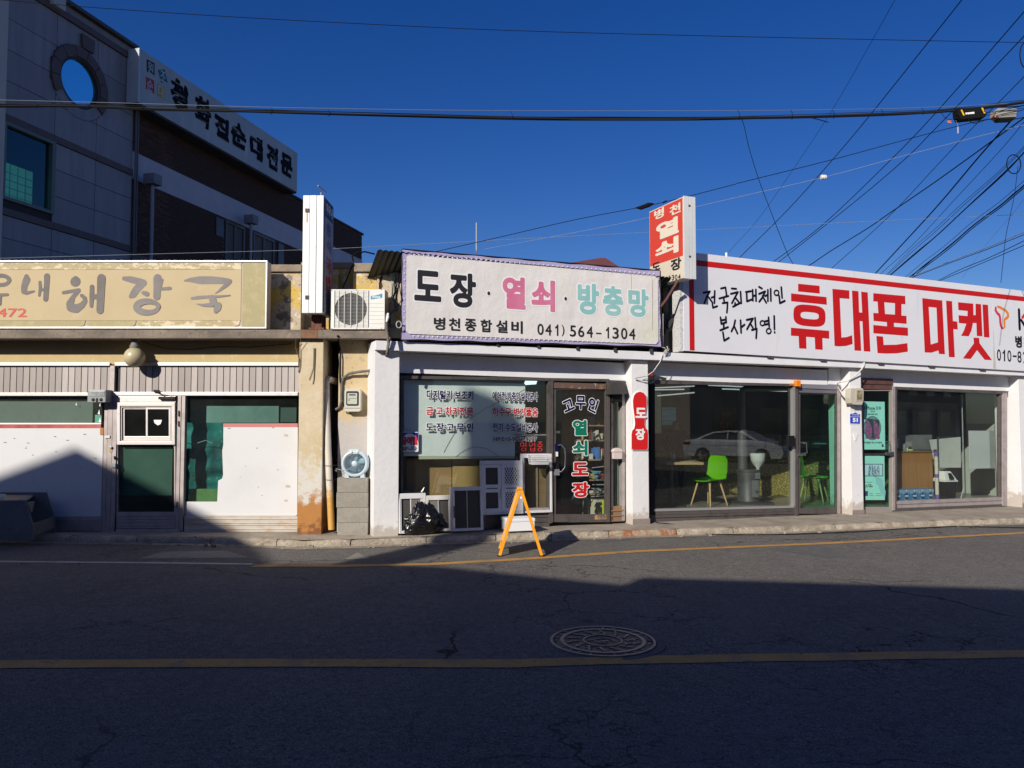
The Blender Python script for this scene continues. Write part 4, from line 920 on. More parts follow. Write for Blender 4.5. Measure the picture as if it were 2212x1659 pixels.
# ------------------------------------------------------------------ white shop row (middle and right)
C1 = crop(1.952, 1450, 1350); C2 = crop(1.952, 2100, 1350); C3 = crop(2.074, 2500, 1400); C4 = crop(2.2123, 3250, 1400)
C5 = crop(2.37, 2500, 750); C6 = crop(1.8433, 1500, 950); C7 = crop(2.6587, 3200, 1000); C8 = crop(4.741, 3700, 1100)
C9 = crop(3.403, 1500, 1450); CA = crop(2.765, 2140, 1480); CB = crop(3.16, 1500, 1800); CC = crop(3.32, 3350, 1550)
wb = thing('white_shop_row', 'white painted single-storey row holding the key shop and the phone shop', 'building', W.wd(0, 0, .1), 21.7)
LW = .19                                        # lintel and window plane
def wu(x, w=0): return W.U(x, w)
UE = 15.0
colw = M('white_column_paint', (.74, .735, .74), .7, n=[(2, (.68, .67, .68), .4, .75), (8, (.50, .47, .44), .69, .76)], zst=[(.42, .06, (.50, .45, .40), 9)], bump=(14, .35, .012))
def column(u0, u1, w0=0, plinth=True, side=True):
    q = MB(W); q.box(u0, u1, w0, .5, .02, ZS(u0 if u0 > .5 else .5) - .002); q.build('column', colw, wb, bev=.008)
    if plinth:
        q = MB(W); q.box(u0 + .005, u1 + .012, w0 - .01, .1, .03, .205); q.build('plinth', M('grey_plinth', (.26, .22, .20), .6, n=[(6, (.2, .17, .15), .4, .7)]), wb, bev=.004)
def ZS(u):                                      # underside of the fascia slab
    return 2.585 + .0095 * min(u, 8)
cols = [(wu(808), wu(862)), (wu(1364.5), wu(1400.5)), (wu(1836.5), wu(1861.5)), (wu(2202), wu(2250))]
for i, (a, b_) in enumerate(cols): column(a, b_, plinth=i > 0)
# fascia slab, in lengths
us = [0.0, 4.1, 8.3, UE]
for a, b_ in zip(us, us[1:]):
    q = MB(W); z0a, z0b = ZS(a), ZS(b_)
    q.prism([(a + (.0 if a == 0 else .001), z0a), (b_, z0b), (b_, z0b + .125), (a + (.0 if a == 0 else .001), z0a + .125)], -.08, 4.0)
    q.build('fascia_slab', white, wb, bev=.006)
q = MB(W); q.box(.0, 3.95, LW, .6, 2.31, 2.584)
q.build('lintel', white, wb)
q = MB(W); q.box(4.0, 7.97, LW, .6, 2.345, 2.62); q.build('lintel', white, wb)
q = MB(W); q.box(8.0, UE, LW, .6, 2.372, 2.658); q.build('lintel', white, wb)
# roof, end wall, back, partitions, floors and ceilings
q = MB(W); q.box(.02, UE, .3, 7.0, 2.8, 2.95); q.build('roof_slab', concrete, wb)
q = MB(W); q.box(.02, .12, .5, 7, -.1, 2.575); q.build('end_wall', white, wb)
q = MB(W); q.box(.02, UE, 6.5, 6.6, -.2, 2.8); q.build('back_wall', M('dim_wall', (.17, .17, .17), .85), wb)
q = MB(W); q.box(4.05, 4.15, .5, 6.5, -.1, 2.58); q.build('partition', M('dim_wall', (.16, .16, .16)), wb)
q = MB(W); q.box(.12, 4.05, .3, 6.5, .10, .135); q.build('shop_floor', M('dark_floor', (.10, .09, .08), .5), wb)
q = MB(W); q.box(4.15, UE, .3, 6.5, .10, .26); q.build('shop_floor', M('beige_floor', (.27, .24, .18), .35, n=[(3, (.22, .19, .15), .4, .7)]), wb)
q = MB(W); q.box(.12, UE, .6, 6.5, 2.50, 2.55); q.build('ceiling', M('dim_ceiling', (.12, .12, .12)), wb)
q = MB(W); q.box(.3, UE, .35, .45, 2.96, 4.0); q.build('parapet_wall', M('pale_green_wall', (.42, .46, .38), .8, n=[(5, (.3, .32, .27), .45, .7)]), wb)
q = MB(W); q.box(UE, UE + .1, 0, 7, -.2, 2.8); q.build('end_wall', white, wb)

def wrail(quad, w0, w1, mat, name, parent=wb, bev=.003):
    q = MB(W); q.pq(quad, w0, w1); return q.build(name, mat, parent, bev=bev)
def vpost(x0, x1, y0, y1, w0, w1, mat, name='window_post', parent=wb): return wrail([(x0, y0), (x1, y0), (x1, y1), (x0, y1)], w0, w1, mat, name, parent)
# --- key shop window
wrail([(863, 811), (1316, 818.5), (1316, 824.5), (863, 818)], .165, .26, dark_al, 'window_head')
vpost(866, 870.5, 817, 1107, .17, .26, dark_al)
wrail([(1186, 823), (1195.5, 823), (1195.5, 1128), (1186, 1132)], .15, .26, dark_al, 'window_post')
pane(W, [(870, 817.5), (1187, 823.5), (1187, 1100), (870, 1104)], .22, clear, wb)
wrail([(866, 1104), (1187, 1097), (1187, 1106), (866, 1113)], .16, .25, alu_l if False else alu, 'sill')
q = MB(W)
wrail([(864, 1113), (1187, 1106), (1187, 1138), (864, 1148)], .18, .26, dark_al, 'kick_plate')
for f in (.3, .62):
    ya = 1113 + 35 * f; yb = 1106 + 32 * f
    wrail([(872, ya - 1.6), (1185, yb - 1.6), (1185, yb + 1.6), (872, ya + 1.6)], .168, .185, dark_al, 'plate_rib')
# boards behind the window
wbm = M('pale_green_whiteboard', (.82, .86, .84), .5, n=[(2, (.76, .80, .78), .4, .7), (14, (.50, .55, .53), .66, .76)])
P = [C9(x, y) for x, y in ((420, 165), (1942, 205), (1945, 895), (1800, 935), (1800, 1130), (412, 1135))]
q = MB(W); q.prism([W.px(x, y, .27) for x, y in [(872, 820), (1134, 829), (1134, 941), (1112, 942), (1111.5, 985), (872, 985)]][::-1], .262, .275); wbo = q.build('notice_board', wbm, wb)
q = MB(W); q.prism([W.px(x, y, .262) for x, y in [(905, 984.5), (1112, 983.5), (1112, 990), (905, 992)]][::-1], .264, .28); q.build('board_ledge', M('board_ledge', (.50, .50, .36), .5), wb)
cwire = M('thin_dark_wire', (.03, .04, .05), .6)
q = MB(W); P = [C9(x, y) for x, y in ((840, 1130), (930, 960), (1020, 820), (1110, 745), (1250, 640), (1400, 540), (1550, 465), (1700, 400), (1925, 285))]
q.tube([(*W.px(x, y, .256)[:1], .256, W.px(x, y, .256)[1]) for x, y in P], .0022, 5); q.build('board_wire', cwire, wb)
q = MB(W); P = [C9(1005 + 570 * t, 1185 - 520 * t * (1 - t)) for t in [i / 10 for i in range(11)]]
q.tube([(W.px(x, y, .256)[0], .256, W.px(x, y, .256)[1]) for x, y in P], .0022, 5); q.build('board_wire', cwire, wb)
card = M('brown_cardboard', (.34, .21, .085), .8, n=[(2, (.28, .17, .07), .4, .7), (22, (.38, .24, .1), .55, .7)])
card2 = M('dark_cardboard', (.15, .105, .06), .8)
q = MB(W); q.pb(868, 975, 990, 1100, .42, .44); q.build('cardboard_sheet', card, wb)
q = MB(W); q.pb(978, 1040, 990, 1100, .40, .42); q.build('cardboard_sheet', M('yellow_cardboard', (.40, .27, .10), .8), wb)
q = MB(W); q.pb(1040, 1128, 985, 1100, .47, .5); q.build('cardboard_sheet', card2, wb)
q = MB(W); q.pb(1128, 1186, 1000, 1100, .36, .38); q.build('cardboard_sheet', M('corrugated_card', (.26, .17, .08), .85, n=[(8, (.20, .13, .06), .45, .65, (.3, 1, 8))]), wb)
q = MB(W); q.pb(1158, 1162, 1000, 1100, .34, .36); q.build('cardboard_edge', M('pale_card', (.38, .28, .16), .8), wb)
q = MB(W); q.pb(868, 878, 985, 1100, .38, .4); q.build('cardboard_edge', card2, wb)
# window lettering
ol = .022
for s_, a, m_ in (('디지털키·보조키', (612, 1238, 297, 418), navy), ('금 고·차키전문', (608, 1238, 517, 632), redp), ('도 장·고 무 인', (603, 1238, 733, 848), navy),
                  ('에어컨·방충망설치공사', (1495, 2103, 315, 438), navy), ('하수구·변기뚫음', (1493, 2103, 527, 645), redp), ('전기·수도설비공사', (1495, 2103, 733, 852), navy), ('HP:010-9768-9277', (1505, 2088, 920, 978), blackp)):
    text(W, s_, *a, .2185, m_, wb, bold=.028, outl=.052, omat=vinyl, T=C9)
q = MB(W); q.prism(rrect(864.5, 904.5, 933, 976, .02, .2155, W), .2155, .218); st0 = q.build('round_notice', vinyl, wb)
u0, z0 = W.px(886, 975, .215); ra = .145
q = MB(W); uu0, uu1 = wu(866, .215), wu(904, .215); zz1 = W.Z(885, 934.5, .215); zz0 = W.Z(885, 957, .215); uc_ = (uu0 + uu1) / 2
arc = [(uc_ + (uu1 - uu0) * .5 * cos(pi * k / 14), zz0 - .02 + (zz1 - zz0 + .01) * sin(pi * k / 14)) for k in range(15)]
q.prism([(uu0, zz0), (uu0, zz1), (uu1, zz1), (uu1, zz0)][::-1] if False else [(uu1, zz0), (uu1, zz1), (uu0, zz1), (uu0, zz0)], .2142, .2154, [[(min(max(a, uu0 + .002), uu1 - .002), min(b_, zz1 - .008)) if b_ > zz0 else (min(max(a, uu0 + .002), uu1 - .002), zz0 + .001) for a, b_ in arc]]); q.build('blue_corner', M('notice_blue', (.01, .02, .22), .5), wb)
text(W, '금이빨', 866.5, 902.5, 943, 961, .2138, M('tooth_red', (.62, .03, .05), .5), wb, bold=.05, outl=.03, omat=navy)
text(W, '삼니다', 869, 900.5, 964, 973.5, .2138, blackp, wb, bold=.03)
# lit sign and lamp seen inside
ld = fthing(W, 'led_sign', 'black LED sign with glowing red letters behind the key shop window', 'sign', wu(1149, .30), .30, W.Z(1149, 979, .30))
q = MB(W); q.pb(1113.5, 1185, 943, 979.5, .275, .33); q.build('case', black, ld, bev=.004)
ledm = M('led_red', (1.0, .05, .03), .5, emit=.7)
for ch, a in (('영', (1866, 1946, 985, 1110)), ('업', (1984, 2064, 985, 1110)), ('중', (2090, 2168, 985, 1110))): text(W, ch, *a, .2738, ledm, ld, bold=-.02, T=C9)
q = MB(W)
for k in range(20):
    for yy in (945.5, 977.5): 
        u_, z_ = W.px(1117 + k * 3.5, yy, .2735); q.box(u_ - .0025, u_ + .0025, .2725, .2745, z_ - .0025, z_ + .0025)
q.build('led_border', M('led_dim', (.5, .03, .03), .5, emit=.5), ld)
q = MB(W); q.prism([W.px(x, y, 2.2) for x, y in ((1133, 819.5 + 12), (1158, 830), (1162, 819), (1138, 818))], 2.2, 2.24)
one(q, 'ceiling_lamp', M('lit_tube', (.75, .95, 1.0), .5, emit=1.3), 'lit cold white ceiling lamp seen inside at the top of the key shop window', 'lamp')
q = MB(W); q.pb(1197, 1240, 931, 936, 2.0, 2.03); one(q, 'strip_lamp', M('dim_tube', (.6, .66, .66), .5, emit=.12), 'horizontal strip lamp seen inside behind the key shop door', 'lamp')
q = MB(W); q.pb(1108, 1186, 937.5, 941, .262, .30); q.build('shelf_edge', alu, wb)
# --- key shop door
q = MB(W); kd = 0
wrail([(1196, 824.5), (1197.2, 824.5), (1197.2, 1127), (1196, 1127)], .2, .25, dark_al, 'door_jamb')
rustrail = M('rust_flaked_header', (.12, .075, .06), .7, n=[(7, (.30, .15, .05), .55, .6), (9, (.50, .44, .34), .63, .67)])
wrail([(1198, 826), (1310, 829), (1310, 841), (1198, 838.5)], .145, .2, rustrail, 'door_header')
frame(W, 1198, 1311, 841, 1128, (3.2, 3.2, 1, 17), .155, .2, dark_al, wb, 'door')
vpost(1312, 1318, 820, 1128, .14, .24, dark_al); 
pane(W, [(1200, 840), (1309, 842), (1309, 1112), (1200, 1114)], .18, clear, wb, 'door_pane')
q = MB(W); q.pb(1285, 1310, 1112, 1122, .1535, .156); q.build('rust_flake', M('rust_flake', (.45, .25, .09), .8, n=[(12, (.13, .10, .09), .45, .6)]), wb)
q = MB(W); q.tube([(wu(1207, .12), .17, W.Z(1207, 962, .12)), (wu(1212, .1), .10, W.Z(1212, 961, .1)), (wu(1219, .1), .09, W.Z(1219, 969, .1)), (wu(1220, .1), .09, W.Z(1220, 990, .1)), (wu(1219, .1), .09, W.Z(1219, 1010, .1)), (wu(1212, .1), .10, W.Z(1212, 1019, .1)), (wu(1207, .12), .17, W.Z(1207, 1020, .12))], .010, 10); q.build('door_handle', M('chrome', (.6, .6, .62), .15, .95), wb, smooth=True)
q = MB(W); q.pb(1199, 1208, 999, 1013, .12, .155); q.build('keypad_lock', black, wb, bev=.002)
q = MB(W); q.pb(1199, 1209, 1013.5, 1027, .115, .155); q.build('keypad_lock', M('lock_silver', (.5, .5, .52), .3, .7), wb, bev=.004)
q = MB(W); q.pb(1199, 1206, 959, 975, .1525, .154); q.build('door_sticker', navy, wb)
q = MB(W); q.pb(1200.5, 1205.5, 976, 986, .1525, .154); q.build('door_sticker', vinyl, wb)
dt = .1785
text(W, '고', 208, 342, 245, 402, dt, navy, wb, bold=.035, outl=.04, omat=vinyl, rot=radians(22), T=CA)
text(W, '무', 350, 460, 216, 366, dt, navy, wb, bold=.035, outl=.04, omat=vinyl, T=CA)
text(W, '인', 484, 604, 244, 410, dt, navy, wb, bold=.035, outl=.04, omat=vinyl, rot=radians(-22), T=CA)
for ch, a, m_ in (('열', (318, 476, 480, 648), green), ('쇠', (318, 480, 702, 868), green), ('도', (312, 488, 940, 1084), redp), ('장', (314, 496, 1157, 1322), redp)):
    text(W, ch, *a, dt, m_, wb, bold=.045, outl=.04, omat=vinyl, T=CA)
# side light with curtain, mail box, header box
wrail([(1318, 822), (1352, 823), (1352, 827), (1318, 826)], .15, .26, dark_al, 'window_head')
vpost(1319, 1325, 828, 1125, .17, .24, dark_al); vpost(1344, 1350, 828, 1125, .16, .24, alu)
q = MB(W); n_ = 14; q.V = []; ua, ub = wu(1324, .27), wu(1346, .27)
for k in range(n_ + 1):
    for z in (W.Z(1335, 1093, .27), W.Z(1335, 838, .27)): q.V.append(W.wd(ua + (ub - ua) * k / n_, .28 + .018 * sin(k * 1.9), z))
for k in range(n_): q.Fc.append([2 * k, 2 * k + 2, 2 * k + 3, 2 * k + 1]); q.mi.append(0)
q.build('curtain', M('pale_green_curtain', (.28, .31, .24), .8), wb, smooth=True, recalc=False)
pane(W, rect(1325, 1345, 830, 1093), .22, clear, wb)
stp = M('rusty_aluminium', (.24, .16, .11), .6, .2, n=[(5, (.33, .17, .07), .45, .62)])
wrail([(1319, 1094), (1350, 1093), (1350, 1126), (1319, 1127)], .17, .25, stp, 'kick_plate'); wrail([(1321, 1102), (1348, 1101), (1348, 1104), (1321, 1105)], .155, .17, stp, 'plate_rib'); wrail([(1321, 1113), (1348, 1112), (1348, 1115), (1321, 1116)], .155, .17, stp, 'plate_rib')
hd = fthing(W, 'awning_box', 'black hooded box fixed over the narrow curtained side light', 'box', wu(1335, .05), .05, W.Z(1335, 854, .05))
q = MB(W); a = [W.px(x, y, .0) for x, y in ((1318, 852), (1356, 851))]; t_ = [W.px(x, y, .13) for x, y in ((1319, 825), (1350, 826))]
q.add([(a[0][0], 0, a[0][1]), (a[1][0], 0, a[1][1]), (t_[1][0], .12, t_[1][1]), (t_[0][0], .12, t_[0][1]), (a[0][0], .15, a[0][1]), (a[1][0], .15, a[1][1]), (t_[1][0], .15, t_[1][1]), (t_[0][0], .15, t_[0][1])],
      [(0, 1, 2, 3), (4, 7, 6, 5), (0, 4, 5, 1), (3, 2, 6, 7), (0, 3, 7, 4), (1, 5, 6, 2)]); q.build('hood', M('sooty_black', (.035, .032, .03), .6, n=[(9, (.06, .055, .05), .5, .7)]), hd, bev=.006)
q = MB(W); q.pb(1323, 1344, 851, 868, .09, .15); q.build('body', black, hd, bev=.003)
mbx = fthing(W, 'mail_box', 'small pale pink mail box on the narrow side light of the key shop', 'mail box', wu(1333, .1), .1, W.Z(1333, 990, .1))
q = MB(W); q.pq([(1326, 975), (1344.5, 975), (1344, 991.5), (1326.5, 991.5)], .09, .16); q.build('body', M('pale_pink', (.62, .52, .49), .5), mbx, bev=.006)
q = MB(W); q.prism([W.px(x, y, .08) for x, y in ((1325, 976), (1345, 976), (1343, 970), (1335, 967.5), (1328, 970))], .08, .165); q.build('lid', M('pale_pink_lid', (.66, .56, .53), .5), mbx, bev=.003)

# stamp-shaped sign on the second column
ss = fthing(W, 'stamp_shaped_sign', 'red and white stamp-shaped sign on the white column right of the key shop door', 'sign', wu(1384), -.03, W.Z(1384, 975))
stpt = [(975, 270), (985, 215), (1010, 185), (1050, 172), (1090, 185), (1118, 220), (1124, 275), (1118, 350), (1104, 450), (1100, 520), (1107, 562), (1132, 590), (1138, 640), (1137, 790), (1120, 806), (975, 806), (960, 790), (960, 640), (966, 598), (990, 570), (998, 520), (990, 430), (978, 340)]
P = [CA(*p) for p in stpt]; cxm, cym = CA(1049, 500)
out = [(cxm + (x - cxm) * 1.055, cym + (y - cym) * 1.015) for x, y in P]
q = MB(W); q.prism([W.px(x, y, -.02) for x, y in out], -.02, -.001); q.build('backing', vinyl, ss)
q = MB(W); q.prism([W.px(x, y, -.023) for x, y in P], -.023, -.0205); q.build('face', M('sign_red', (.62, .012, .012), .45), ss)
text(W, '도', 1000, 1120, 347, 458, -.0245, vinyl, ss, bold=.045, T=CA); text(W, '장', 1002, 1106, 572, 698, -.0245, vinyl, ss, bold=.045, T=CA)

# --- phone shop left window and door
sil = M('window_silver', (.5, .5, .5), .3, .6)
wrail([(1401, 821.5), (1716, 829), (1716, 834), (1401, 829)], .165, .26, dark_al, 'window_head')
vpost(1405, 1415, 828, 1118, .17, .27, black, 'window_post')
wrail([(1713.5, 832), (1718, 832), (1718, 1093), (1713.5, 1095)], .16, .24, sil, 'window_post'); wrail([(1718.5, 828), (1725, 829), (1725, 1113), (1718.5, 1114)], .15, .26, dark_al, 'window_post')
pane(W, [(1414, 829), (1714, 834), (1714, 1094), (1414, 1101)], .22, glass('shop_glass', (.84, .90, .87), dirt=.008, boost=1.6), wb)
wrail([(1413, 1099.5), (1716, 1092.5), (1716, 1097), (1413, 1105)], .165, .25, sil, 'sill')
wrail([(1405, 1105), (1718, 1097), (1718, 1105), (1405, 1113)], .175, .25, dark_al, 'kick_plate'); wrail([(1405, 1113.5), (1718, 1105.5), (1718, 1110), (1405, 1119)], .165, .25, dark_al, 'kick_plate'); wrail([(1405, 1119.5), (1718, 1110.5), (1718, 1116), (1405, 1127)], .18, .25, dark_al, 'kick_plate')
lav = M('lavender_aluminium', (.30, .29, .33), .4, .4)
wrail([(1725.5, 829), (1816, 832), (1816, 842), (1725.5, 838.5)], .16, .26, lav, 'door_header'); wrail([(1726, 840), (1808, 843), (1808, 850), (1726, 848)], .175, .25, M('lavender_dark', (.20, .19, .22), .4, .4), 'door_header')
gg = glass('door_green_glass', (.42, .74, .62), dirt=.01, boost=1.25)
frame(W, 1726, 1809, 850.5, 1110, (3, 3, 1, 12.5), .17, .21, dark_al, wb, 'door'); pane(W, [(1728, 850.5), (1807, 852.5), (1807, 1098), (1728, 1100)], .19, gg, wb, 'door_pane')
vpost(1809.5, 1816, 834, 1110, .16, .24, alu)
q = MB(W); q.pb(1704, 1717, 941, 964, .10, .16); q.build('card_reader', black, wb, bev=.004)
q = MB(W); q.tube([(wu(1733, .12), .17, W.Z(1733, 956, .12)), (wu(1741, .1), .10, W.Z(1741, 956, .1)), (wu(1742, .1), .10, W.Z(1742, 978, .1)), (wu(1733, .12), .17, W.Z(1733, 981, .12))], .010, 8); q.pb(1727, 1741, 979, 985, .12, .17); q.build('door_handle', MATS['chrome'], wb, smooth=True)
bn = fthing(W, 'beacon_light', 'small orange beacon light on the head of the phone shop window post', 'lamp', wu(1726, .1), .1, W.Z(1726, 835, .1))
q = MB(W); q.pb(1721, 1730, 821.5, 834.5, .09, .165); q.build('lens', M('orange_lens', (.85, .22, .0), .25), bn, bev=.006)
q = MB(W); q.pb(1708, 1717, 828.5, 833, .14, .165); q.build('bracket', M('copper_tab', (.45, .22, .12), .4, .3), bn)
# --- phone shop second door and window
wrail([(1862, 816), (1929, 818), (1929, 831), (1862, 829)], .155, .26, brown_al, 'door_header'); wrail([(1863, 830), (1927, 833), (1927, 842), (1863, 840)], .17, .25, brown_al, 'door_header')
frame(W, 1864, 1927, 842.5, 1109, (1, 4, 2, 14), .17, .21, M('door_alu_pale', (.38, .34, .31), .45, .35), wb, 'door'); pane(W, [(1865, 843), (1924, 845), (1924, 1096), (1865, 1097)], .19, gg, wb, 'door_pane')
vpost(1928.5, 1934, 836, 1103, .155, .25, alu); vpost(1934.5, 1938, 838, 1101, .165, .25, dark_al)
wrail([(1933, 835), (2178, 845), (2178, 852), (1933, 841)], .16, .26, dark_al, 'window_head')
pane(W, [(1937, 840), (2170, 850), (2170, 1074), (1937, 1084)], .22, glass('shop_glass_two', (.84, .91, .88), dirt=.012, boost=1.6), wb)
wrail([(1936, 1083), (2168, 1074), (2168, 1081), (1936, 1090)], .165, .25, alu, 'sill'); wrail([(1936, 1090.5), (2168, 1081.5), (2168, 1089), (1936, 1098)], .178, .25, alu, 'kick_plate'); wrail([(1936, 1098.5), (2168, 1089.5), (2168, 1095), (1936, 1105)], .168, .25, dark_al, 'kick_plate')
vpost(2160, 2165, 848, 1076, .18, .24, dark_al); vpost(2166, 2176, 847, 1093, .16, .26, alu)
q = MB(W); q.tube([(wu(1916, .12), .17, W.Z(1916, 954, .12)), (wu(1921, .1), .10, W.Z(1921, 954, .1)), (wu(1922, .1), .10, W.Z(1922, 978, .1)), (wu(1917, .12), .17, W.Z(1917, 980, .12))], .009, 8); q.pb(1916, 1931, 976, 984, .12, .17); q.build('door_handle', MATS['chrome'], wb, smooth=True)
q = MB(W); q.pb(1866, 1918, 979.5, 982.5, .16, .188); q.build('push_bar', M('dark_bar', (.08, .08, .08), .4, .5), wb)
# posters on the door glass
def poster(name, label, x0, x1, y0, y1):
    p = fthing(W, name, label, 'poster', wu((x0 + x1) / 2, .1835), .1835, W.Z((x0 + x1) / 2, y1, .1835)); q = MB(W); q.pq([(x0, y0), (x1, y0 + 1.0), (x1 + 1, y1), (x0 + 1, y1)], .1835, .1855)
    q.build('sheet', M('mint_poster', (.20, .55, .44), .5, n=[(4, (.23, .60, .49), .4, .7)]), p); return p
dg_ = M('poster_dark', (.02, .05, .05), .5); grey_b = M('poster_blue_grey', (.13, .24, .27), .5, n=[(30, (.08, .14, .18), .4, .6)])
p1 = poster('phone_poster', 'upper mint green poster with two phones in a circle on the glass door', 1866.5, 1911, 867, 971)
def T1(x, y): return CC(x, y)
text(W, 'iPhone X', 198, 358, 165, 212, .1828, dg_, p1, bold=.02, T=CC); text(W, 's', 370, 388, 178, 200, .1828, dg_, p1, bold=.01, T=CC)
frame(W, *[*CC(366, 168)[:1], CC(393, 205)[0], CC(366, 168)[1], CC(393, 205)[1]], .6, .1825, .183, dg_, p1, 'print')
text(W, '보다 큰', 258, 312, 222, 244, .1828, dg_, p1, T=CC); text(W, '세상으로의 초대.', 220, 352, 258, 280, .1828, dg_, p1, T=CC)
text(W, '아이폰은 역시 KT에서!', 165, 408, 626, 655, .1828, dg_, p1, bold=.03, T=CC)
q = MB(W); c_ = CC(282, 450); q.flat([W.px(c_[0] + 19 * cos(2 * pi * k / 32), c_[1] + 26 * sin(-2 * pi * k / 32), .1825) for k in range(32)][::1], .1830); q.build('print', dg_, p1)
q = MB(W); q.flat([W.px(c_[0] + 18 * cos(2 * pi * k / 32), c_[1] + 25 * sin(-2 * pi * k / 32), .1825) for k in range(32)], .1826); q.build('print', grey_b, p1)
q = MB(W); q.flat([W.px(*CC(*p), .182) for p in ((192, 320), (372, 345), (378, 590), (192, 588))][::-1], .1823); q.build('print', dg_, p1)
ph = M('phone_print', (.10, .06, .13), .4, n=[(28, (.25, .08, .16), .45, .6), (20, (.12, .16, .25), .55, .65)])
q = MB(W)
for dx, dy in ((0, 0), (98, 12)):
    q.flat([W.px(*CC(x + dx, y + dy), .1818) for x, y in ((194, 325), (225, 345), (255, 390), (275, 450), (278, 520), (270, 583), (194, 583) if not dx else (215, 575), (194, 500) if not dx else (205, 480))][::-1], .1819)
q.build('print', ph, p1)
q = MB(W); q.flat([W.px(*CC(*p), .1825) for p in ((405, 662), (430, 662), (430, 697), (405, 697))][::-1], .1828); q.build('print', dg_, p1)
brush(W, .1828, [[(172, 178, 16), (180, 190, 18)], [(182, 168, 4), (186, 160, 3)]], CC, dg_, p1)
p2 = poster('phone_poster', 'lower mint green poster with a phone and pointing hand on the glass door', 1868.5, 1910.5, 984, 1080)
a0, a1 = CC(175, 918), CC(422, 1080)
frame(W, a0[0], a1[0], a0[1], a1[1], 1.5, .1826, .1832, dg_, p2, 'print')
q = MB(W); q.flat([W.px(*CC(*p), .1825) for p in ((186, 928), (412, 926), (412, 1072), (190, 1074))][::-1], .1829); q.build('print', M('screen_print', (.28, .50, .55), .4, n=[(9, (.35, .58, .58), .4, .7)]), p2)
brush(W, .1826, [[(250, 945, 16), (250, 975, 30), (240, 1050, 34)], [(280, 940, 16), (285, 975, 28), (285, 1060, 26)], [(315, 950, 16), (318, 985, 34), (318, 1060, 44)], [(357, 945, 16), (358, 980, 30), (362, 1050, 26)]], CC, M('figure_print', (.05, .13, .17), .5, n=[(40, (.3, .45, .48), .5, .55)]), p2)
brush(W, .1824, [[(310, 1080, 10), (345, 1105, 30), (385, 1150, 62), (395, 1210, 66), (425, 1290, 62), (440, 1340, 20)], [(335, 1120, 16), (345, 1180, 20)], [(340, 1095, 8), (430, 1145, 5)]], CC, M('hand_print', (.17, .42, .40), .5), p2)
text(W, 'LG', 178, 218, 1192, 1225, .1828, dg_, p2, T=CC); text(W, 'Q', 228, 265, 1180, 1225, .1828, dg_, p2, bold=.04, T=CC); text(W, '8', 268, 284, 1200, 1225, .1828, dg_, p2, bold=.03, T=CC)
q = MB(W); q.flat([W.px(*CC(*p), .1825) for p in ((182, 1275), (224, 1273), (224, 1338), (184, 1340))][::-1], .1828); q.build('print', M('phone_thumb', (.04, .05, .12), .4), p2)
q = MB(W)
for y, a, b_ in ((1155, 178, 280), (1303, 245, 290), (1303, 330, 390), (1330, 245, 300), (1330, 325, 400)): q.flat([W.px(*CC(*p), .1825) for p in ((a, y), (b_, y), (b_, y + 5), (a, y + 5))][::-1], .1828)
q.build('print', dg_, p2)

# number plate, meter and cables on the third column
npl = fthing(W, 'house_number_plate', 'blue house number plate reading 51 on the white column', 'number plate', wu(1850), -.005, W.Z(1850, 917))
q = MB(W); P = [C4(x, y) for x, y in ((214, 505), (240, 503), (260, 492), (285, 505), (304, 508), (303, 598), (214, 595))]; q.prism([W.px(x, y, -.006) for x, y in P][::-1], -.006, -.001); q.build('plate_edge', vinyl, npl)
q = MB(W); P = [C4(x, y) for x, y in ((216, 508), (240, 505), (260, 495), (284, 508), (302, 511), (301, 594), (216, 591))]; q.prism([W.px(x, y, -.008) for x, y in P][::-1], -.008, -.0062); q.build('plate', M('plate_blue', (.01, .05, .50), .4), npl)
text(W, '51', 236, 283, 543, 580, -.0092, vinyl, npl, bold=.06, T=C4); text(W, '아우내순대길', 230, 292, 509, 523, -.0092, vinyl, npl, bold=.01, T=C4)
q = MB(W); q.pb(*[C4(217, 0)[0], C4(302, 0)[0], C4(0, 532)[1], C4(0, 535)[1]], -.0088, -.008); q.build('plate_line', vinyl, npl)
q = MB(W); q.prism([W.px(*C4(x, y), -.003) for x, y in ((242, 682), (280, 682), (262, 745), (254, 740))][::-1], -.012, -.001); one(q, 'paper_scrap', white_s, 'torn white paper scrap stuck below the house number plate', 'paper')
m2 = fthing(W, 'electric_meter', 'cream electric meter box with clear window on the white column above the number plate', 'electric meter', wu(1843, -.12), -.12, W.Z(1843, 873, -.12))
q = MB(W); P = [C4(x, y) for x, y in ((222, 290), (250, 284), (325, 284), (335, 300), (333, 395), (320, 430), (250, 428), (222, 415), (216, 370))]
q.prism([W.px(x, y, -.12) for x, y in P][::-1], -.12, -.0); q.build('case', M('cream_case', (.50, .46, .38), .5), m2, bev=.01)
q = MB(W); P = [C4(x, y) for x, y in ((268, 296), (328, 296), (328, 392), (268, 398))]; q.prism([W.px(x, y, -.127) for x, y in P][::-1], -.127, -.1195); q.build('window_rim', M('cream_rim', (.45, .41, .33), .4), m2, bev=.003)
q = MB(W); P = [C4(x, y) for x, y in ((276, 306), (322, 306), (322, 382), (276, 386))]; q.prism([W.px(x, y, -.1285) for x, y in P][::-1], -.1288, -.1268); q.build('window', M('amber_window', (.20, .15, .07), .2, n=[(14, (.36, .31, .2), .45, .6)]), m2)
cabw = M('white_cable', (.62, .60, .56), .6)
def cable(fr, T, pts, w_, r, mat, label, name='cable', n=6):
    q = MB(fr); P = []
    for i, p in enumerate(pts):
        ww_ = p[2] if len(p) > 2 else w_; X, Y = T(p[0], p[1]) if T else p[:2]; u_, z_ = fr.px(X, Y, ww_); P.append((u_, ww_, z_))
    q.tube(P, r, n); return one(q, name, mat, label, 'cable', smooth=True)
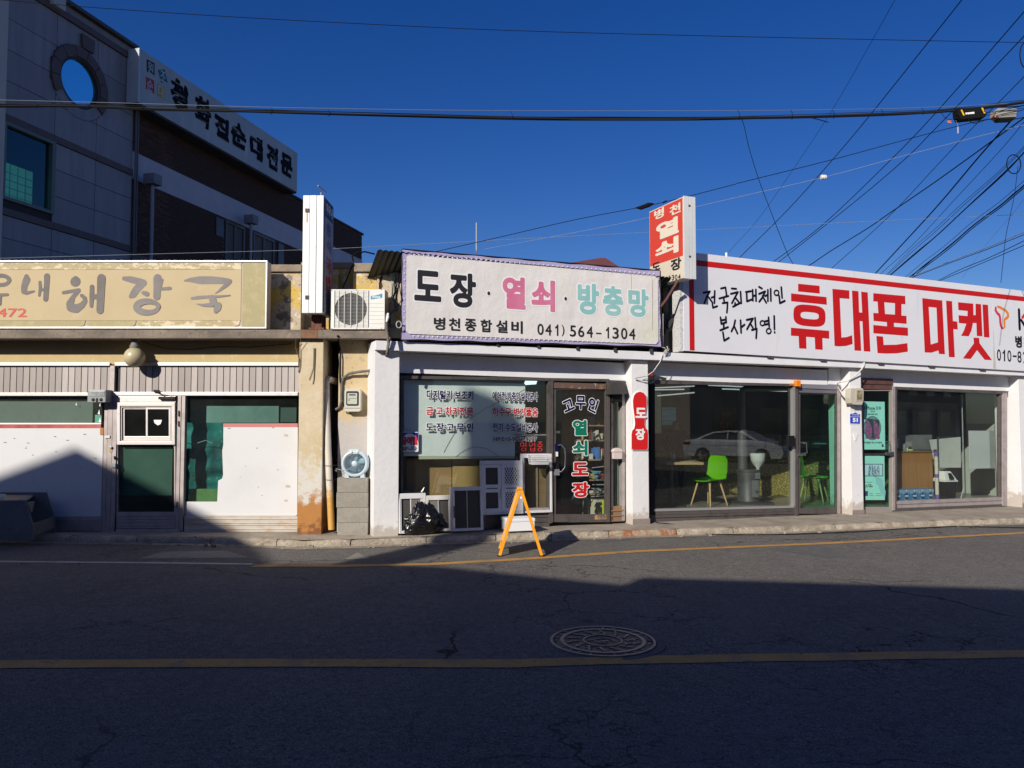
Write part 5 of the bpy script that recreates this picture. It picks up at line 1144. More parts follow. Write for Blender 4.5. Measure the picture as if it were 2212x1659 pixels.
cable(W, C4, [(342, 45, -.1), (335, 90, -.1), (305, 130, -.095), (250, 185, -.04), (180, 225, -.03), (105, 235, .02), (108, 270, .1), (150, 340, .04), (225, 430, -.04), (265, 455, -.03), (290, 450, -.02)], -.05, .011, cabw, 'thick white cable from the phone sign down to the cream meter')
cable(W, C4, [(330, 60, -.1), (320, 120, -.1), (270, 170, -.05), (190, 215, -.03), (110, 245, .02), (120, 290, .08), (215, 415, -.03), (245, 455, -.02), (255, 480, -.01)], -.05, .006, cabw, 'thin white cable running with the thick one to the cream meter')
cable(W, C3, [(225, -10, -.1), (205, 50, -.1), (150, 130, -.1), (90, 170, -.1), (85, 195, -.06), (60, 205, -.03), (0, 190, -.03)], -.05, .006, cabw, 'white cable tied at the banner corner dropping to the camera on the second column')
cable(W, C3, [(0, 186, -.03), (60, 175, -.06), (120, 165, -.08), (135, 190, -.08), (100, 208, -.06), (60, 200, -.05), (150, 180, -.1)], -.05, .004, rubber, 'thin dark cable coiled at the black camera')
sc = fthing(W, 'security_camera', 'black security camera tilted under the lintel right of the red stamp sign', 'camera', wu(1418, -.05), -.05, W.Z(1418, 830, -.05))
q = MB(W); a, b_ = C3(160, 165), C3(250, 195); ua, za = W.px(*a, -.05); ub, zb_ = W.px(*b_, -.1)
q.tube([(ua, -.02, za), (ub, -.12, zb_)], .030, 4); q.build('body', black, sc, bev=.003)
q = MB(W); q.tube([W.px(*C3(275, 150), -.1)[:1] + (-.1,) + W.px(*C3(275, 150), -.1)[1:], (ub, -.1, zb_ + .0)], .003, 5); q.pb(1402, 1413, 797, 829, -.005, .1); q.build('bracket', M('dark_box', (.03, .03, .03), .6), sc)
q = MB(W); q.pb(1402.5, 1411, 807, 812, -.012, -.004); q.build('red_label', M('red_label', (.3, .02, .03), .5), sc)
cable(W, C3, [(140, 1345, .1), (190, 1365, -.05), (350, 1380, -.12), (480, 1388, -.2), (530, 1410, -.35), (580, 1435, -.45)], -.05, .006, rubber, 'black cable lying on the pavement along the phone shop front')
q = MB(); P = []
for x, y in ((1506, 1143), (1512, 1151), (1530, 1154), (1620, 1155), (1714, 1154), (1850, 1149), (1950, 1142), (2060, 1137), (2212, 1140), (2300, 1142)): X, Y = gpx(x, y, .012); P.append(Vector((X, Y, gz(X) + .012)))
q.tube(P, .006, 6, world=True); one(q, 'gutter_cable', rubber, 'long black cable lying in the gutter in front of the phone shop', 'cable')

# ------------------------------------------------------------------ banner over the key shop
bt = thing('banner', 'cream cloth banner with purple star border and black, pink and teal letters', 'banner', W.wd(2.3, -.16, 2.74), 21.7)
BN = [C6(155, 60), C6(2025, 215), C6(2035, 765), C6(150, 712)]
BW = -.15
def bil(s_, t_): 
    tl, tr, br, bl = BN; return ((tl[0] * (1 - s_) + tr[0] * s_) * (1 - t_) + (bl[0] * (1 - s_) + br[0] * s_) * t_, (tl[1] * (1 - s_) + tr[1] * s_) * (1 - t_) + (bl[1] * (1 - s_) + br[1] * s_) * t_)
q = MB(W); nx, ny = 80, 26
for layer in (0, 1):
    for j in range(ny + 1):
        for i in range(nx + 1):
            s_, t_ = i / nx, j / ny; e = min(s_, 1 - s_, t_, 1 - t_)
            x, y = bil(s_, t_); y += (1.6 * sin(s_ * pi * 7) ** 2 if t_ == 0 else 0) - (1.6 * sin(s_ * pi * 6) ** 2 if t_ == 1 else 0); x += (1.5 * sin(t_ * pi * 3) ** 2 if s_ == 0 else 0) - (2 * sin(t_ * pi * 3) ** 2 if s_ == 1 else 0)
            u_, z_ = W.px(x, y, BW)
            amp = max(0, 1 - e / .06) * .010
            w_ = BW + .004 + amp * noise.noise(Vector((s_ * 40, t_ * 14, 0))) * (1 if e > 0 else .5) + layer * .003
            q.V.append(W.wd(u_, w_, z_))
for l in (0, 1):
    for j in range(ny):
        for i in range(nx):
            a = l * (nx + 1) * (ny + 1) + j * (nx + 1) + i; f = [a, a + nx + 1, a + nx + 2, a + 1]; q.Fc.append(f if l == 0 else f[::-1]); q.mi.append(0)
lil = M('lilac_cloth', (.36, .31, .52), .7, n=[(1.6, (.46, .42, .60), .4, .7)], bump=(3, .2, .02)); crm = M('cream_cloth', (.70, .67, .65), .75, n=[(.8, (.66, .65, .54), .52, .68), (3, (.60, .58, .55), .6, .85, (1, 1, .2))], bump=(1.3, .5, .08))
q.build('cloth', lil, bt, smooth=True, recalc=False)
inn = [C6(*p) for p in ((185, 112), (210, 100), (1985, 252), (2008, 275), (2012, 728), (1995, 748), (205, 672), (178, 650))]
q = MB(W); q.flat([W.px(x, y, BW) for x, y in inn][::-1], BW - .0075); q.build('cream_field', crm, bt)
q = MB(W); star = []
def star_at(x, y, r):
    u_, z_ = W.px(x, y, BW); P = [(u_ + (r if k % 2 == 0 else r * .42) * sin(k * pi / 5), z_ + (r if k % 2 == 0 else r * .42) * cos(k * pi / 5)) for k in range(10)]; q.flat(P, BW - .0085)
for k in range(51):
    s_ = .045 + k * .93 / 50; a = bil(s_, .045); b_ = bil(s_, .958); star_at(*a, .018); star_at(*b_, .018)
for k in range(12):
    t_ = .12 + k * .78 / 11; star_at(*bil(.0085, t_), .013); star_at(*bil(.9925, t_), .011)
q.build('stars', vinyl, bt)
bw = BW - .0085; hal = M('white_halo', (.78, .78, .79), .6); shd = None
pink = M('pink_print', (.60, .15, .27), .6, n=[(1.5, (.64, .24, .36), .45, .7)]); teal = M('teal_print', (.24, .50, .48), .6, n=[(1.5, (.38, .58, .56), .45, .7)]); blk2 = M('banner_black', (.02, .018, .02), .5)
for ch, a, m_ in (('도', (242, 438, 213, 436), blk2), ('장', (500, 690, 230, 482), blk2), ('열', (882, 1050, 258, 492), pink), ('쇠', (1092, 1264, 280, 510), pink),
                  ('방', (1428, 1583, 305, 532), teal), ('충', (1610, 1758, 325, 542), teal), ('망', (1795, 1942, 345, 550), teal)):
    text(W, ch, *a, bw - .001, m_, bt, bold=.042, outl=.045, omat=hal, T=C6)
for x, y in ((782, 378), (1340, 417)):
    for r_, m_, dw in ((.034, hal, 0), (.022, blk2, .002)):
        u_, z_ = W.px(*C6(x, y), bw); q = MB(W); q.flat([(u_ + r_ * cos(2 * pi * k / 20), z_ + 1.25 * r_ * sin(2 * pi * k / 20)) for k in range(20)], bw - .001 - dw); q.build('dot', m_, bt)
sm = '병천종합설비'; xs_ = [383, 492, 608, 722, 835, 945]
for i, ch in enumerate(sm):
    yy = 552 + i * 5.2; text(W, ch, xs_[i], xs_[i] + 84, yy, yy + 92, bw - .001, blk2, bt, bold=.03, T=C6)
xs_ = [1135, 1192, 1262, 1312, 1370, 1430, 1492, 1560, 1630, 1680, 1742, 1800]
for i, ch in enumerate('041)564-1304'):
    yy = 598 + i * 3.1; w_ = {'1': 20, ')': 20, '-': 40}.get(ch, 46); dy0 = 44 if ch == '-' else 0
    if ch == '1': digit_one(W, xs_[i] + 2, xs_[i] + 25, yy, yy + 82, bw - .001, blk2, bt, C6); continue
    text(W, ch, xs_[i], xs_[i] + w_, yy + dy0, yy + (dy0 + 10 if ch == '-' else 82), bw - .001, blk2, bt, bold=.015, T=C6)
stk = M('dirt_streak', (.45, .40, .34), .8, n=[(9, (.6, .58, .54), .4, .6, (1, 1, .2))])
q = MB(W); 
for x, y0, y1, wd_ in ((1967, 275, 640, 5), (1813, 222, 420, 3)): q.flat([W.px(*C6(*p), bw) for p in ((x, y0), (x + wd_, y0), (x + wd_ * .5, y1), (x - 1, y1))][::-1], bw - .0045)
q.build('rain_streak', stk, bt)
q = MB(W); f_ = BW + .03
for a, b_ in ((BN[0], BN[1]), (BN[3], BN[2]), (BN[0], BN[3]), (BN[1], BN[2])):
    (u0, z0), (u1, z1) = W.px(*a, f_), W.px(*b_, f_); q.tube([(u0, f_, z0), (u1, f_, z1)], .014, 8)
q.build('frame_tube', black, bt)
q = MB(W); (u0, z0), (u1, z1) = W.px(*BN[0], f_ + .02), W.px(*BN[1], f_ + .02)
for k in range(7):
    s_ = .03 + k * .155; u_ = u0 + (u1 - u0) * s_; q.box(u_ - .02, u_ + .02, BW + .045, .33, 2.72, z0 - .02); 
q.build('frame_stud', dark_in, bt)
# corrugated roof edge behind the banner, seen from below
cr = thing('corrugated_awning', 'dark corrugated metal roof edge sticking out left of the banner top', 'roof', W.wd(0, 0, 3.6), 21.7)
q = MB(W); F0 = W.px(817, 540, -.2); F1 = W.px(873, 536, -.2); B0 = (F0[0] - .02, .75, F0[1] - .40)
n_ = 60; ua, ub = F0[0], 4.6
for j in range(2):
    for i in range(n_ * 2 + 1):
        u_ = ua + (ub - ua) * i / (n_ * 2); h = .018 * (i % 2)
        if j == 0: q.V.append(W.wd(u_, -.16, F0[1] + h - .012 * (u_ - ua) * 0))
        else: q.V.append(W.wd(u_, 1.0, F0[1] - .42 + h))
m_ = n_ * 2 + 1
for i in range(m_ - 1): q.Fc.append([i, i + 1, m_ + i + 1, m_ + i]); q.mi.append(0)
q.V += [v + Vector((0, 0, .004)) for v in q.V[:2 * m_]]
for i in range(m_ - 1): q.Fc.append([2 * m_ + i, 3 * m_ + i, 3 * m_ + i + 1, 2 * m_ + i + 1]); q.mi.append(0)
q.build('corrugated_sheet', M('black_sheet', (.025, .028, .026), .5, .3), cr, recalc=False)
q = MB(W); q.box(ua + .05, ub, .9, 1.0, F0[1] - .52, F0[1] - .43); q.box(ua + .12, .3, -.1, .9, F0[1] - .44, F0[1] - .40) if False else None; q.build('rafter', dark_in, cr)
# tangled cables at the banner's left edge
rr = random.Random(9)
labs = ['sagging black cable', 'taut black cable', 'thin looping cable', 'twisted grey cable', 'short black cable', 'kinked black cable', 'slack wire']
for i in range(9):
    x0 = 1075 + rr.uniform(-12, 55); P = [K5(x0 + rr.uniform(0, 30), 880 + rr.uniform(0, 40)), K5(x0 + rr.uniform(-20, 30), 1000), K5(x0 - 10 + rr.uniform(-20, 50), 1120 + rr.uniform(-20, 20)), K5(1050 + rr.uniform(-10, 60), 1230), K5(1010 + rr.uniform(-6, 12), 1290)]
    q = MB(W); wv = -.12
    PP = []
    for k, (x, y) in enumerate(P): u_, z_ = W.px(x, y, wv - .03 * k * .6); PP.append((u_, wv - .03 * k * .6, z_))
    PP2 = []
    for k in range(len(PP) - 1):
        for t_ in (0, .5): PP2.append(tuple(PP[k][c] * (1 - t_) + PP[k + 1][c] * t_ + (.008 * rr.uniform(-1, 1) if t_ else 0) for c in range(3)))
    PP2.append(PP[-1]); q.tube(PP2, rr.choice((.004, .006, .009)), 6)
    one(q, 'service_cable', rubber, 'black service cable in the tangle hanging at the left end of the banner', 'cable', 'tangled cables at the left end of the banner', smooth=True)
q = MB(W); P = [K5(x, y) for x, y in ((1010, 1270), (1000, 1330), (998, 1400), (1010, 1480), (1020, 1560), (1000, 1640))]
q.tube([(W.px(x, y, -.25)[0], -.25, W.px(x, y, -.25)[1]) for x, y in P], [.022, .026, .024, .02, .016, .014], 10); one(q, 'cable_joint', cond, 'taped grey cable joint at the lower left corner of the banner', 'cable', smooth=True)
q = MB(W); P = [K5(x, y) for x, y in ((1015, 1262), (1012, 1300), (1000, 1345))]; q.tube([(W.px(x, y, -.275)[0], -.275, W.px(x, y, -.275)[1]) for x, y in P], [.012, .02, .01], 8); one(q, 'tape_wrap', vinyl, 'white tape wrapped on the cable joint beside the outdoor unit', 'tape', smooth=True)
q = MB(W); q.tube([(W.px(*K5(1115, 1370), -.2)[0] + .035 * cos(a), -.2, W.px(*K5(1115, 1370), -.2)[1] + .045 * sin(a)) for a in [2 * pi * k / 14 for k in range(15)]], .008, 6); one(q, 'cable_loop', M('grey_cord', (.3, .3, .3)), 'grey cable loop hooked at the lower left corner of the banner', 'cable', smooth=True)
q = MB(W); P = [K5(x, y) for x, y in ((690, 780), (680, 735), (720, 700), (800, 690), (890, 712))]; q.tube([(W.px(x, y, .1)[0], .1, W.px(x, y, .1)[1]) for x, y in P], .011, 8); one(q, 'roof_hose', rubber, 'black hose arching over the parapet to the corrugated roof', 'hose', smooth=True)
q = MB(W); P = [K5(x, y) for x, y in ((690, 800), (640, 920), (585, 1040))]; q.tube([(L.px(x, y, .0)[0], .0, L.px(x, y, .0)[1]) for x, y in P], .009, 6); q.V = []
q = MB(L); q.tube([(L.px(x, y, .0)[0], .0, L.px(x, y, .0)[1]) for x, y in P], .009, 6); one(q, 'slanting_pipe', rubber, 'thin black pipe slanting down behind the outdoor unit', 'pipe')

# ------------------------------------------------------------------ red projecting key sign
ks = thing('key_sign', 'red and cream double-sided key shop sign on a brown bracket beside the banner', 'sign', (2.4, 11.9, 3.7), -67.6)
kq = [(1405.5, 449.7), (1478.4, 431), (1474.5, 608.2), (1402.3, 615)]
kc = [K.px(x, y, 0) for x, y in kq]
print('key sign', kc)
ku0 = (kc[0][0] + kc[3][0]) / 2; ku1 = (kc[1][0] + kc[2][0]) / 2; kz0 = (kc[2][1] + kc[3][1]) / 2; kz1 = (kc[0][1] + kc[1][1]) / 2
q = MB(K); q.box(ku0, ku1, .004, .2, kz0, kz1); q.build('casing', M('sign_casing', (.62, .60, .56), .5, .2, n=[(5, (.5, .47, .42), .5, .8)]), ks, bev=.004)
q = MB(K); q.box(ku1 + .001, ku1 + .012, .0, .098, kz0 - .01, kz1 + .012); q.build('edge_panel', whm, ks, bev=.003); q = MB(K); q.box(ku1 + .001, ku1 + .012, .104, .16, kz0 - .01, kz1 + .012); q.build('edge_panel', whm, ks, bev=.003)
q = MB(K); q.box(ku1 + .001, ku1 + .012, .165, .215, kz0 - .01, kz1 + .012); q.build('edge_panel', whm, ks, bev=.003)
q = MB(K); q.box(ku0, ku1, -.003, .003, kz0, kz1); q.build('cream_face', M('cream_face', (.62, .55, .44), .5, n=[(3, (.56, .49, .38), .45, .7)]), ks)
zr = kz0 + (kz1 - kz0) * .275
q = MB(K); q.box(ku0 + .01, ku1 - .012, -.006, -.0032, zr, kz1 - .015); q.build('red_face', M('key_red', (.60, .05, .03), .5, n=[(4, (.54, .06, .04), .4, .7)]), ks)
crl = M('cream_letter', (.70, .62, .50), .5)
def ktext(ch, a, m_, bold=.03):
    (x0, x1, y0, y1) = a; text(K, ch, x0, x1, y0, y1, -.0078, m_, ks, bold=bold, T=C5)
ktext('병', (180, 272, 172, 262), crl); ktext('천', (325, 428, 128, 220), crl); ktext('열', (198, 410, 275, 432), crl, .045); ktext('쇠', (190, 408, 455, 608), crl, .045)
ktext('도', (160, 236, 672, 745), blk2); ktext('장', (335, 432, 632, 742), blk2)
for i, ch in enumerate('564-1304'):
    x0 = 196 + i * 29.5; y0 = 806 - i * 3.6
    if ch == '1': digit_one(K, x0, x0 + 12, y0, y0 + 48, -.0078, blk2, ks, C5); continue
    ktext(ch, (x0, x0 + (16 if ch in '-1' else 23), y0 + (20 if ch == '-' else 0), y0 + (25 if ch == '-' else 48)), blk2, .012)
q = MB(K)
for z in (kz1 - .13, kz0 + .33): q.box(ku1 + .012, ku1 + .02, .085, .118, z - .012, z + .012)
q.build('catch', dark_al, ks)
q = MB(W); kb = [W.px(*C5(x, y), -.3) for x, y in ((385, 900), (330, 1000), (265, 1150))]
q.tube([(kb[0][0], -.35, kb[0][1] + .1), (kb[1][0], -.2, kb[1][1]), (kb[2][0], -.02, kb[2][1])], .02, 4); q.build('bracket', M('brown_bracket', (.14, .06, .05), .7), ks)
# dark gap between the signs
q = MB(W); q.box(wu(1428, .2), wu(1440, .2), .12, .3, 2.78, 3.9); q.build('stanchion', dark_in, ks)
q = MB(W); P = [W.px(*C5(x, y), .05) for x, y in ((300, 1260), (400, 1090), (420, 1120), (320, 1290))]; q.prism(P[::-1], .05, .09); q.build('brace', dark_in, ks)
q = MB(W); P = [W.px(*C5(x, y), .05) for x, y in ((300, 1300), (420, 1240), (420, 1280), (300, 1330))]; q.prism(P[::-1], .1, .14); q.build('brace', dark_in, ks)
cable(W, C5, [(262, 1150, -.1), (262, 1480, -.1)], -.1, .004, cabw, 'thin cord hanging straight down in the gap between banner and phone sign')
q = MB(W); rr = random.Random(2); c0 = W.px(*C5(285, 1490), -.13)
for k in range(9):
    a = rr.uniform(0, 2 * pi); q.tube([(c0[0], -.13, c0[1]), (c0[0] + .04 * cos(a), -.14, c0[1] + .04 * sin(a)), (c0[0] + .075 * cos(a + .6), -.12, c0[1] + .07 * sin(a + .6))], .006, 5)
one(q, 'rope_knot', M('dirty_rope', (.45, .42, .38), .9), 'dirty white rope knot tying the lower right corner of the banner', 'rope')

# ------------------------------------------------------------------ phone shop sign
Q = Fr(W.ox, W.oy, 21.7, .0175)
ps = thing('phone_shop_sign', 'long white phone market sign with red band and huge red Korean letters', 'sign', Q.wd(9, -.12, 2.8), 21.7)
zq1 = Q.Z(1810, 581.6, -.12); zq0 = Q.Z(1810, 777.5, -.12); ql = Q.U(1479, -.12)
print('phone sign', [Q.px(*p, -.12) for p in ((1506, 546), (1810, 581.6), (2207, 629), (1473, 754.5), (1810, 778), (2207, 798.5))])
sgw = M('sign_white', (.70, .70, .74), .45, n=[(.7, (.66, .66, .70), .4, .7), (4, (.56, .55, .55), .62, .85, (1, 1, .12))])
for a, b_ in ((ql, Q.U(2151, -.12)), (Q.U(2151, -.12) + .002, 15.4)):
    q = MB(Q); q.box(a, b_, -.12, .12, zq0, zq1); q.build('panel', sgw, ps, bev=.002)
q = MB(Q); q.box(ql - .06, ql - .001, -.11, .10, zq0 - .01, zq1); q.build('end_casing', M('perforated_white', (.60, .60, .60), .5, n=[(40, (.35, .35, .35), .5, .6)]), ps, bev=.003)
sr = M('sign_red_print', (.52, .006, .005), .5)
zr0 = Q.Z(1810, 595.5, -.12); zr1 = Q.Z(1810, 609.5, -.12)
ra0, ra1 = Q.Z(1755.6, (1000 + 200 / 2.6587) * .548611, -.12), Q.Z(1755.6, (1000 + 255 / 2.6587) * .548611, -.12)
q = MB(Q); q.box(Q.U(1491.5, -.12), 15.4, -.1225, -.1205, ra1, ra0); q.box(Q.U(1491.5, -.12), Q.U(1502, -.12), -.1225, -.1205, zq0 + .012, ra1 - .0005); q.build('red_band', sr, ps)
def polys(T, lst, mat, w_=-.122, name='lettering'):
    q = MB(Q)
    for l in lst:
        holes = [] 
        if isinstance(l, tuple): l, holes = l
        f = lambda P: [Q.px(*T(*p), -.12) for p in P]
        q.flat(f(l), w_, [f(h) for h in holes])
    return q.build(name, mat, ps, recalc=False)
def blob(cx_, cy_, a, b_, sh, n=28, e=3.2):
    out = []
    for k in range(n):
        t = 2 * pi * k / n; c_, s_ = cos(t), sin(t); x = a * (abs(c_) ** (2 / e)) * (1 if c_ > 0 else -1); y = b_ * (abs(s_) ** (2 / e)) * (1 if s_ > 0 else -1); out.append((cx_ + x, cy_ + y + sh * x))
    return out
polys(C5, [[(1522, 870), (1722, 890), (1724, 962), (1522, 942)], [(1456, 960), (1787, 995), (1790, 1066), (1457, 1033)],
           (blob(1628, 1168, 150, 100, .09), [blob(1630, 1168, 85, 33, .09)]), [(1455, 1280), (1812, 1310), (1812, 1383), (1748, 1377), (1752, 1487), (1682, 1482), (1677, 1371), (1597, 1365), (1600, 1477), (1532, 1473), (1527, 1359), (1455, 1355)]], sr)
polys(C7, [[(205, 365), (382, 382), (383, 470), (282, 462), (300, 875), (355, 870), (412, 850), (417, 942), (350, 962), (280, 967), (228, 963)],
           [(410, 383), (478, 390), (485, 612), (517, 614), (506, 395), (575, 402), (603, 1022), (534, 1018), (520, 704), (491, 702), (507, 1014), (437, 1010)],
           ([(633, 410), (967, 440), (970, 527), (929, 523), (928, 645), (980, 648), (983, 731), (850, 720), (850, 762), (995, 772), (998, 857), (635, 830), (633, 743), (777, 757), (775, 713), (637, 700), (633, 617), (686, 620), (678, 498), (633, 495)], [[(748, 505), (860, 515), (860, 635), (757, 628)]]),
           [(665, 858), (736, 865), (742, 952), (870, 950), (990, 933), (996, 1022), (880, 1040), (760, 1042), (678, 1037)],
           ([(1145, 462), (1355, 487), (1383, 1050), (1320, 1045), (1316, 1010), (1240, 1033), (1172, 1030)], [[(1213, 553), (1295, 562), (1310, 925), (1235, 948)]]),
           [(1395, 488), (1458, 495), (1467, 703), (1512, 708), (1518, 790), (1472, 786), (1487, 1082), (1425, 1078)]], sr)
polys(C8, [[(340, 427), (625, 453), (630, 667), (670, 667), (668, 455), (770, 464), (797, 1062), (692, 1055), (683, 815), (620, 812), (590, 960), (540, 1062), (397, 1052), (450, 960), (495, 827), (357, 815), (350, 670), (517, 685), (520, 590), (347, 572)],
           [(798, 468), (900, 477), (928, 1085), (825, 1078)], [(630, 1087), (735, 1093), (742, 1190), (975, 1508), (838, 1500), (695, 1320), (578, 1485), (432, 1475), (637, 1195)]], sr)
brush(Q, -.122, [[(1047, 530, 34), (1045, 580, 36), (1075, 630, 38), (1112, 665, 40), (1128, 720, 40), (1130, 800, 38), (1140, 860, 38), (1160, 905, 34), (1185, 912, 22)]], C8, M('logo_red', (.60, .03, .06), .5), ps, name='logo')
brush(Q, -.122, [[(1085, 508, 30), (1130, 525, 34), (1230, 580, 36), (1268, 625, 38), (1280, 680, 38), (1250, 722, 36), (1210, 745, 30), (1207, 800, 38), (1210, 890, 32)]], C8, M('logo_orange', (.72, .22, .02), .5), ps, name='logo')
brush(Q, -.122, [[(1480, 568, 44), (1494, 925, 44)], [(1520, 760, 36), (1600, 880, 46)], [(1600, 900, 46), (1640, 930, 46)]], C8, inkp, ps)
brush(Q, -.1222, [[(1545, 710, 40), (1610, 640, 46), (1650, 600, 46)]], C8, M('logo_red'  , (.6, .03, .06)), ps)
for ch, a in (('병', (1408, 1535, 1052, 1278)), ('천', (1570, 1700, 1070, 1295))): text(Q, ch, *a, -.1215, blackp, ps, bold=.05, T=C8)
for i, ch in enumerate('010-82'):
    x0 = [1068, 1170, 1262, 1362, 1450, 1556][i]; y0 = 1306 + i * 9
    if ch == '1': digit_one(Q, x0, x0 + 52, y0, y0 + 214, -.1215, blackp, ps, C8); continue
    text(Q, ch, x0, x0 + (40 if ch == '1' else 76), y0 + (86 if ch == '-' else 0), y0 + (118 if ch == '-' else 214), -.1215, blackp, ps, bold=.012, T=C8)
hw = [[(640, 955), (700, 942), (672, 990), (648, 1050)], [(680, 985), (715, 1035)], [(715, 1000), (742, 990)], [(745, 938), (742, 1052)], [(722, 1042), (728, 1095), (768, 1080)],
      [(803, 915), (845, 905), (855, 975), (850, 990)], [(788, 1008), (872, 985)], [(828, 1000), (834, 1045)], [(818, 1052), (864, 1045), (862, 1095), (858, 1140)],
      [(903, 915), (945, 918)], [(895, 965), (960, 948), (930, 1005), (905, 1052)], [(935, 998), (968, 1040)], [(935, 1050), (932, 1078)], [(915, 1085), (985, 1048)], [(985, 945), (992, 1052)],
      [(1035, 948), (1082, 940)], [(1042, 950), (1045, 1035), (1088, 1018)], [(1098, 928), (1100, 1028)], [(1100, 985), (1126, 980)], [(1128, 925), (1130, 1032)],
      [(1158, 900), (1185, 915)], [(1158, 965), (1215, 942), (1188, 1000), (1160, 1038)], [(1190, 985), (1225, 1048)], [(1214, 985), (1238, 975)], [(1240, 928), (1240, 1032)], [(1266, 918), (1268, 1030)],
      [(1365, 903), (1373, 1002)], [(1345, 985), (1352, 1052), (1398, 1030)],
      [(798, 1185), (805, 1245), (852, 1230)], [(848, 1180), (850, 1232)], [(803, 1212), (848, 1205)], [(828, 1245), (828, 1282)], [(795, 1305), (868, 1275)], [(820, 1322), (832, 1402), (876, 1375)],
      [(935, 1212), (922, 1270), (900, 1315)], [(928, 1272), (956, 1335)], [(985, 1212), (990, 1328)], [(990, 1278), (1022, 1252)],
      [(1042, 1208), (1100, 1195), (1070, 1248), (1045, 1295)], [(1075, 1240), (1100, 1282)], [(1120, 1188), (1126, 1278)], [(1090, 1302), (1136, 1290), (1130, 1378)],
      [(1212, 1222), (1244, 1215)], [(1212, 1252), (1244, 1245)], [(1246, 1185), (1252, 1272)], [(1298, 1172), (1301, 1295)], [(1302, 1322), (1303, 1326)]]
hws = [[(x, y, 17) for x, y in s_] for s_ in hw] + [[(x, y, 12) for x, y, _ in ring(1320, 955, 22, 24, 12, 12)], [(x, y, 12) for x, y, _ in ring(1188, 1238, 21, 23, 12, 12)], [(x, y, 12) for x, y, _ in ring(1247, 1312, 22, 24, 12, 12)]]
brush(Q, -.121, hws, C5, inkp, ps, step=.00002)
q = MB(Q); u_ = Q.U(2151, -.12); q.flat([(u_ - .03, zq0 + .01), (u_ + .05, zq0 + .01), (u_ + .02, zq0 + .32), (u_ + .004, zq0 + .9), (u_ - .004, zq0 + .5)], -.1208); q.build('rain_streak', stk, ps)
q = MB(Q); q.box(ql + .02, 15.4, -.06, .06, zq0 - .045, zq0 - .002); q.build('support_rail', dark_in, ps)
for x in (1660, 1775, 1900, 2010, 2120): q = MB(Q); q.box(Q.U(x, -.1), Q.U(x + 12, -.1), -.11, -.07, zq0 - .035, zq0 - .001); q.build('clip', dark_al, ps)
# ------------------------------------------------------------------ things in front of the key shop
def leaning(name, label, cat, q4, w_top, w_bot, t=.03):
    """frame leaning back against the window: returns a small frame whose plane runs from w_bot (foot) to w_top (head)"""
    return None
def mesh_window(label, x0, x1, y0, y1, w_, div=(), grid=False, panels=None, mat=None):
    mat = mat or MATS['screen_white']
    xc = (x0 + x1) / 2; r0 = fthing(W, 'window_screen', label, 'window screen', wu(xc, w_), w_, W.Z(xc, y1, w_), group='loose window frames leaning on the key shop front')
    U0, U1 = wu(x0, w_), wu(x1, w_); Z0, Z1 = W.Z(xc, y1, w_), W.Z(xc, y0, w_); return r0, U0, U1, Z0, Z1
M('screen_white', (.66, .66, .67), .45, n=[(5, (.56, .56, .57), .45, .75)]); M('screen_cream', (.66, .64, .60), .45, n=[(5, (.55, .52, .48), .5, .75)])
mesh_m = M('insect_mesh', (.045, .040, .036), .8, n=[(200, (.07, .065, .06), .45, .55)])
glassd = M('dusty_glass', (.16, .15, .13), .25, n=[(3, (.22, .2, .18), .4, .7)])
def wframe(label, x0, x1, y0, y1, w_, fw=.035, top=None, inner=None, mat='screen_white', infill=None, n_in=2, lean=.05):
    r0, U0, U1, Z0, Z1 = mesh_window(label, x0, x1, y0, y1, w_)
    m_ = MATS[mat]; top = top or fw
    def bar(a, b_, c_, d_, w0, w1, nm, mm):
        q = MB(W); H = Z1 - Z0
        f = lambda z: w_ + lean * (z - Z0) / H
        q.add([(a, f(c_) + w0, c_), (b_, f(c_) + w0, c_), (b_, f(c_) + w1, c_), (a, f(c_) + w1, c_), (a, f(d_) + w0, d_), (b_, f(d_) + w0, d_), (b_, f(d_) + w1, d_), (a, f(d_) + w1, d_)],
              [(0, 3, 2, 1), (4, 5, 6, 7), (0, 1, 5, 4), (1, 2, 6, 5), (2, 3, 7, 6), (3, 0, 4, 7)])
        return q.build(nm, mm, r0, bev=.002)
    for a in ((U0, U0 + fw, Z0, Z1), (U1 - fw, U1, Z0, Z1), (U0 + fw + .001, U1 - fw - .001, Z0, Z0 + fw), (U0 + fw + .001, U1 - fw - .001, Z1 - top, Z1)): bar(*a, -.03, .01, 'frame_bar', m_)
    bar(U0 + fw * .35, U0 + fw * .55, Z0 + .01, Z1 - top, -.036, -.0305, 'frame_bar', m_)
    return r0, U0, U1, Z0, Z1, bar, m_
r0, U0, U1, Z0, Z1, bar, m_ = wframe('short white window frame behind the black rubbish bag, leftmost against the key shop', 863, 921, 1066, 1151, -.0, top=.07)
bar(U0 + .036, U0 + .16, Z0 + .036, Z1 - .072, -.004, .0, 'mesh_panel', mesh_m); bar(U0 + .161, U1 - .036, Z0 + .036, Z1 - .072, -.012, -.006, 'glass_panel', glassd); bar(U0 + .16, U0 + .175, Z0 + .036, Z1 - .072, -.02, -.0125, 'sash_bar', m_); bar(U1 - .07, U1 - .036, Z0 + .036, Z1 - .072, -.024, -.0125, 'sash_bar', MATS['screen_cream'])
r0, U0, U1, Z0, Z1, bar, m_ = wframe('short cream window frame right of the black rubbish bag', 922, 976, 1070.5, 1147, .0, top=.06, mat='screen_cream')
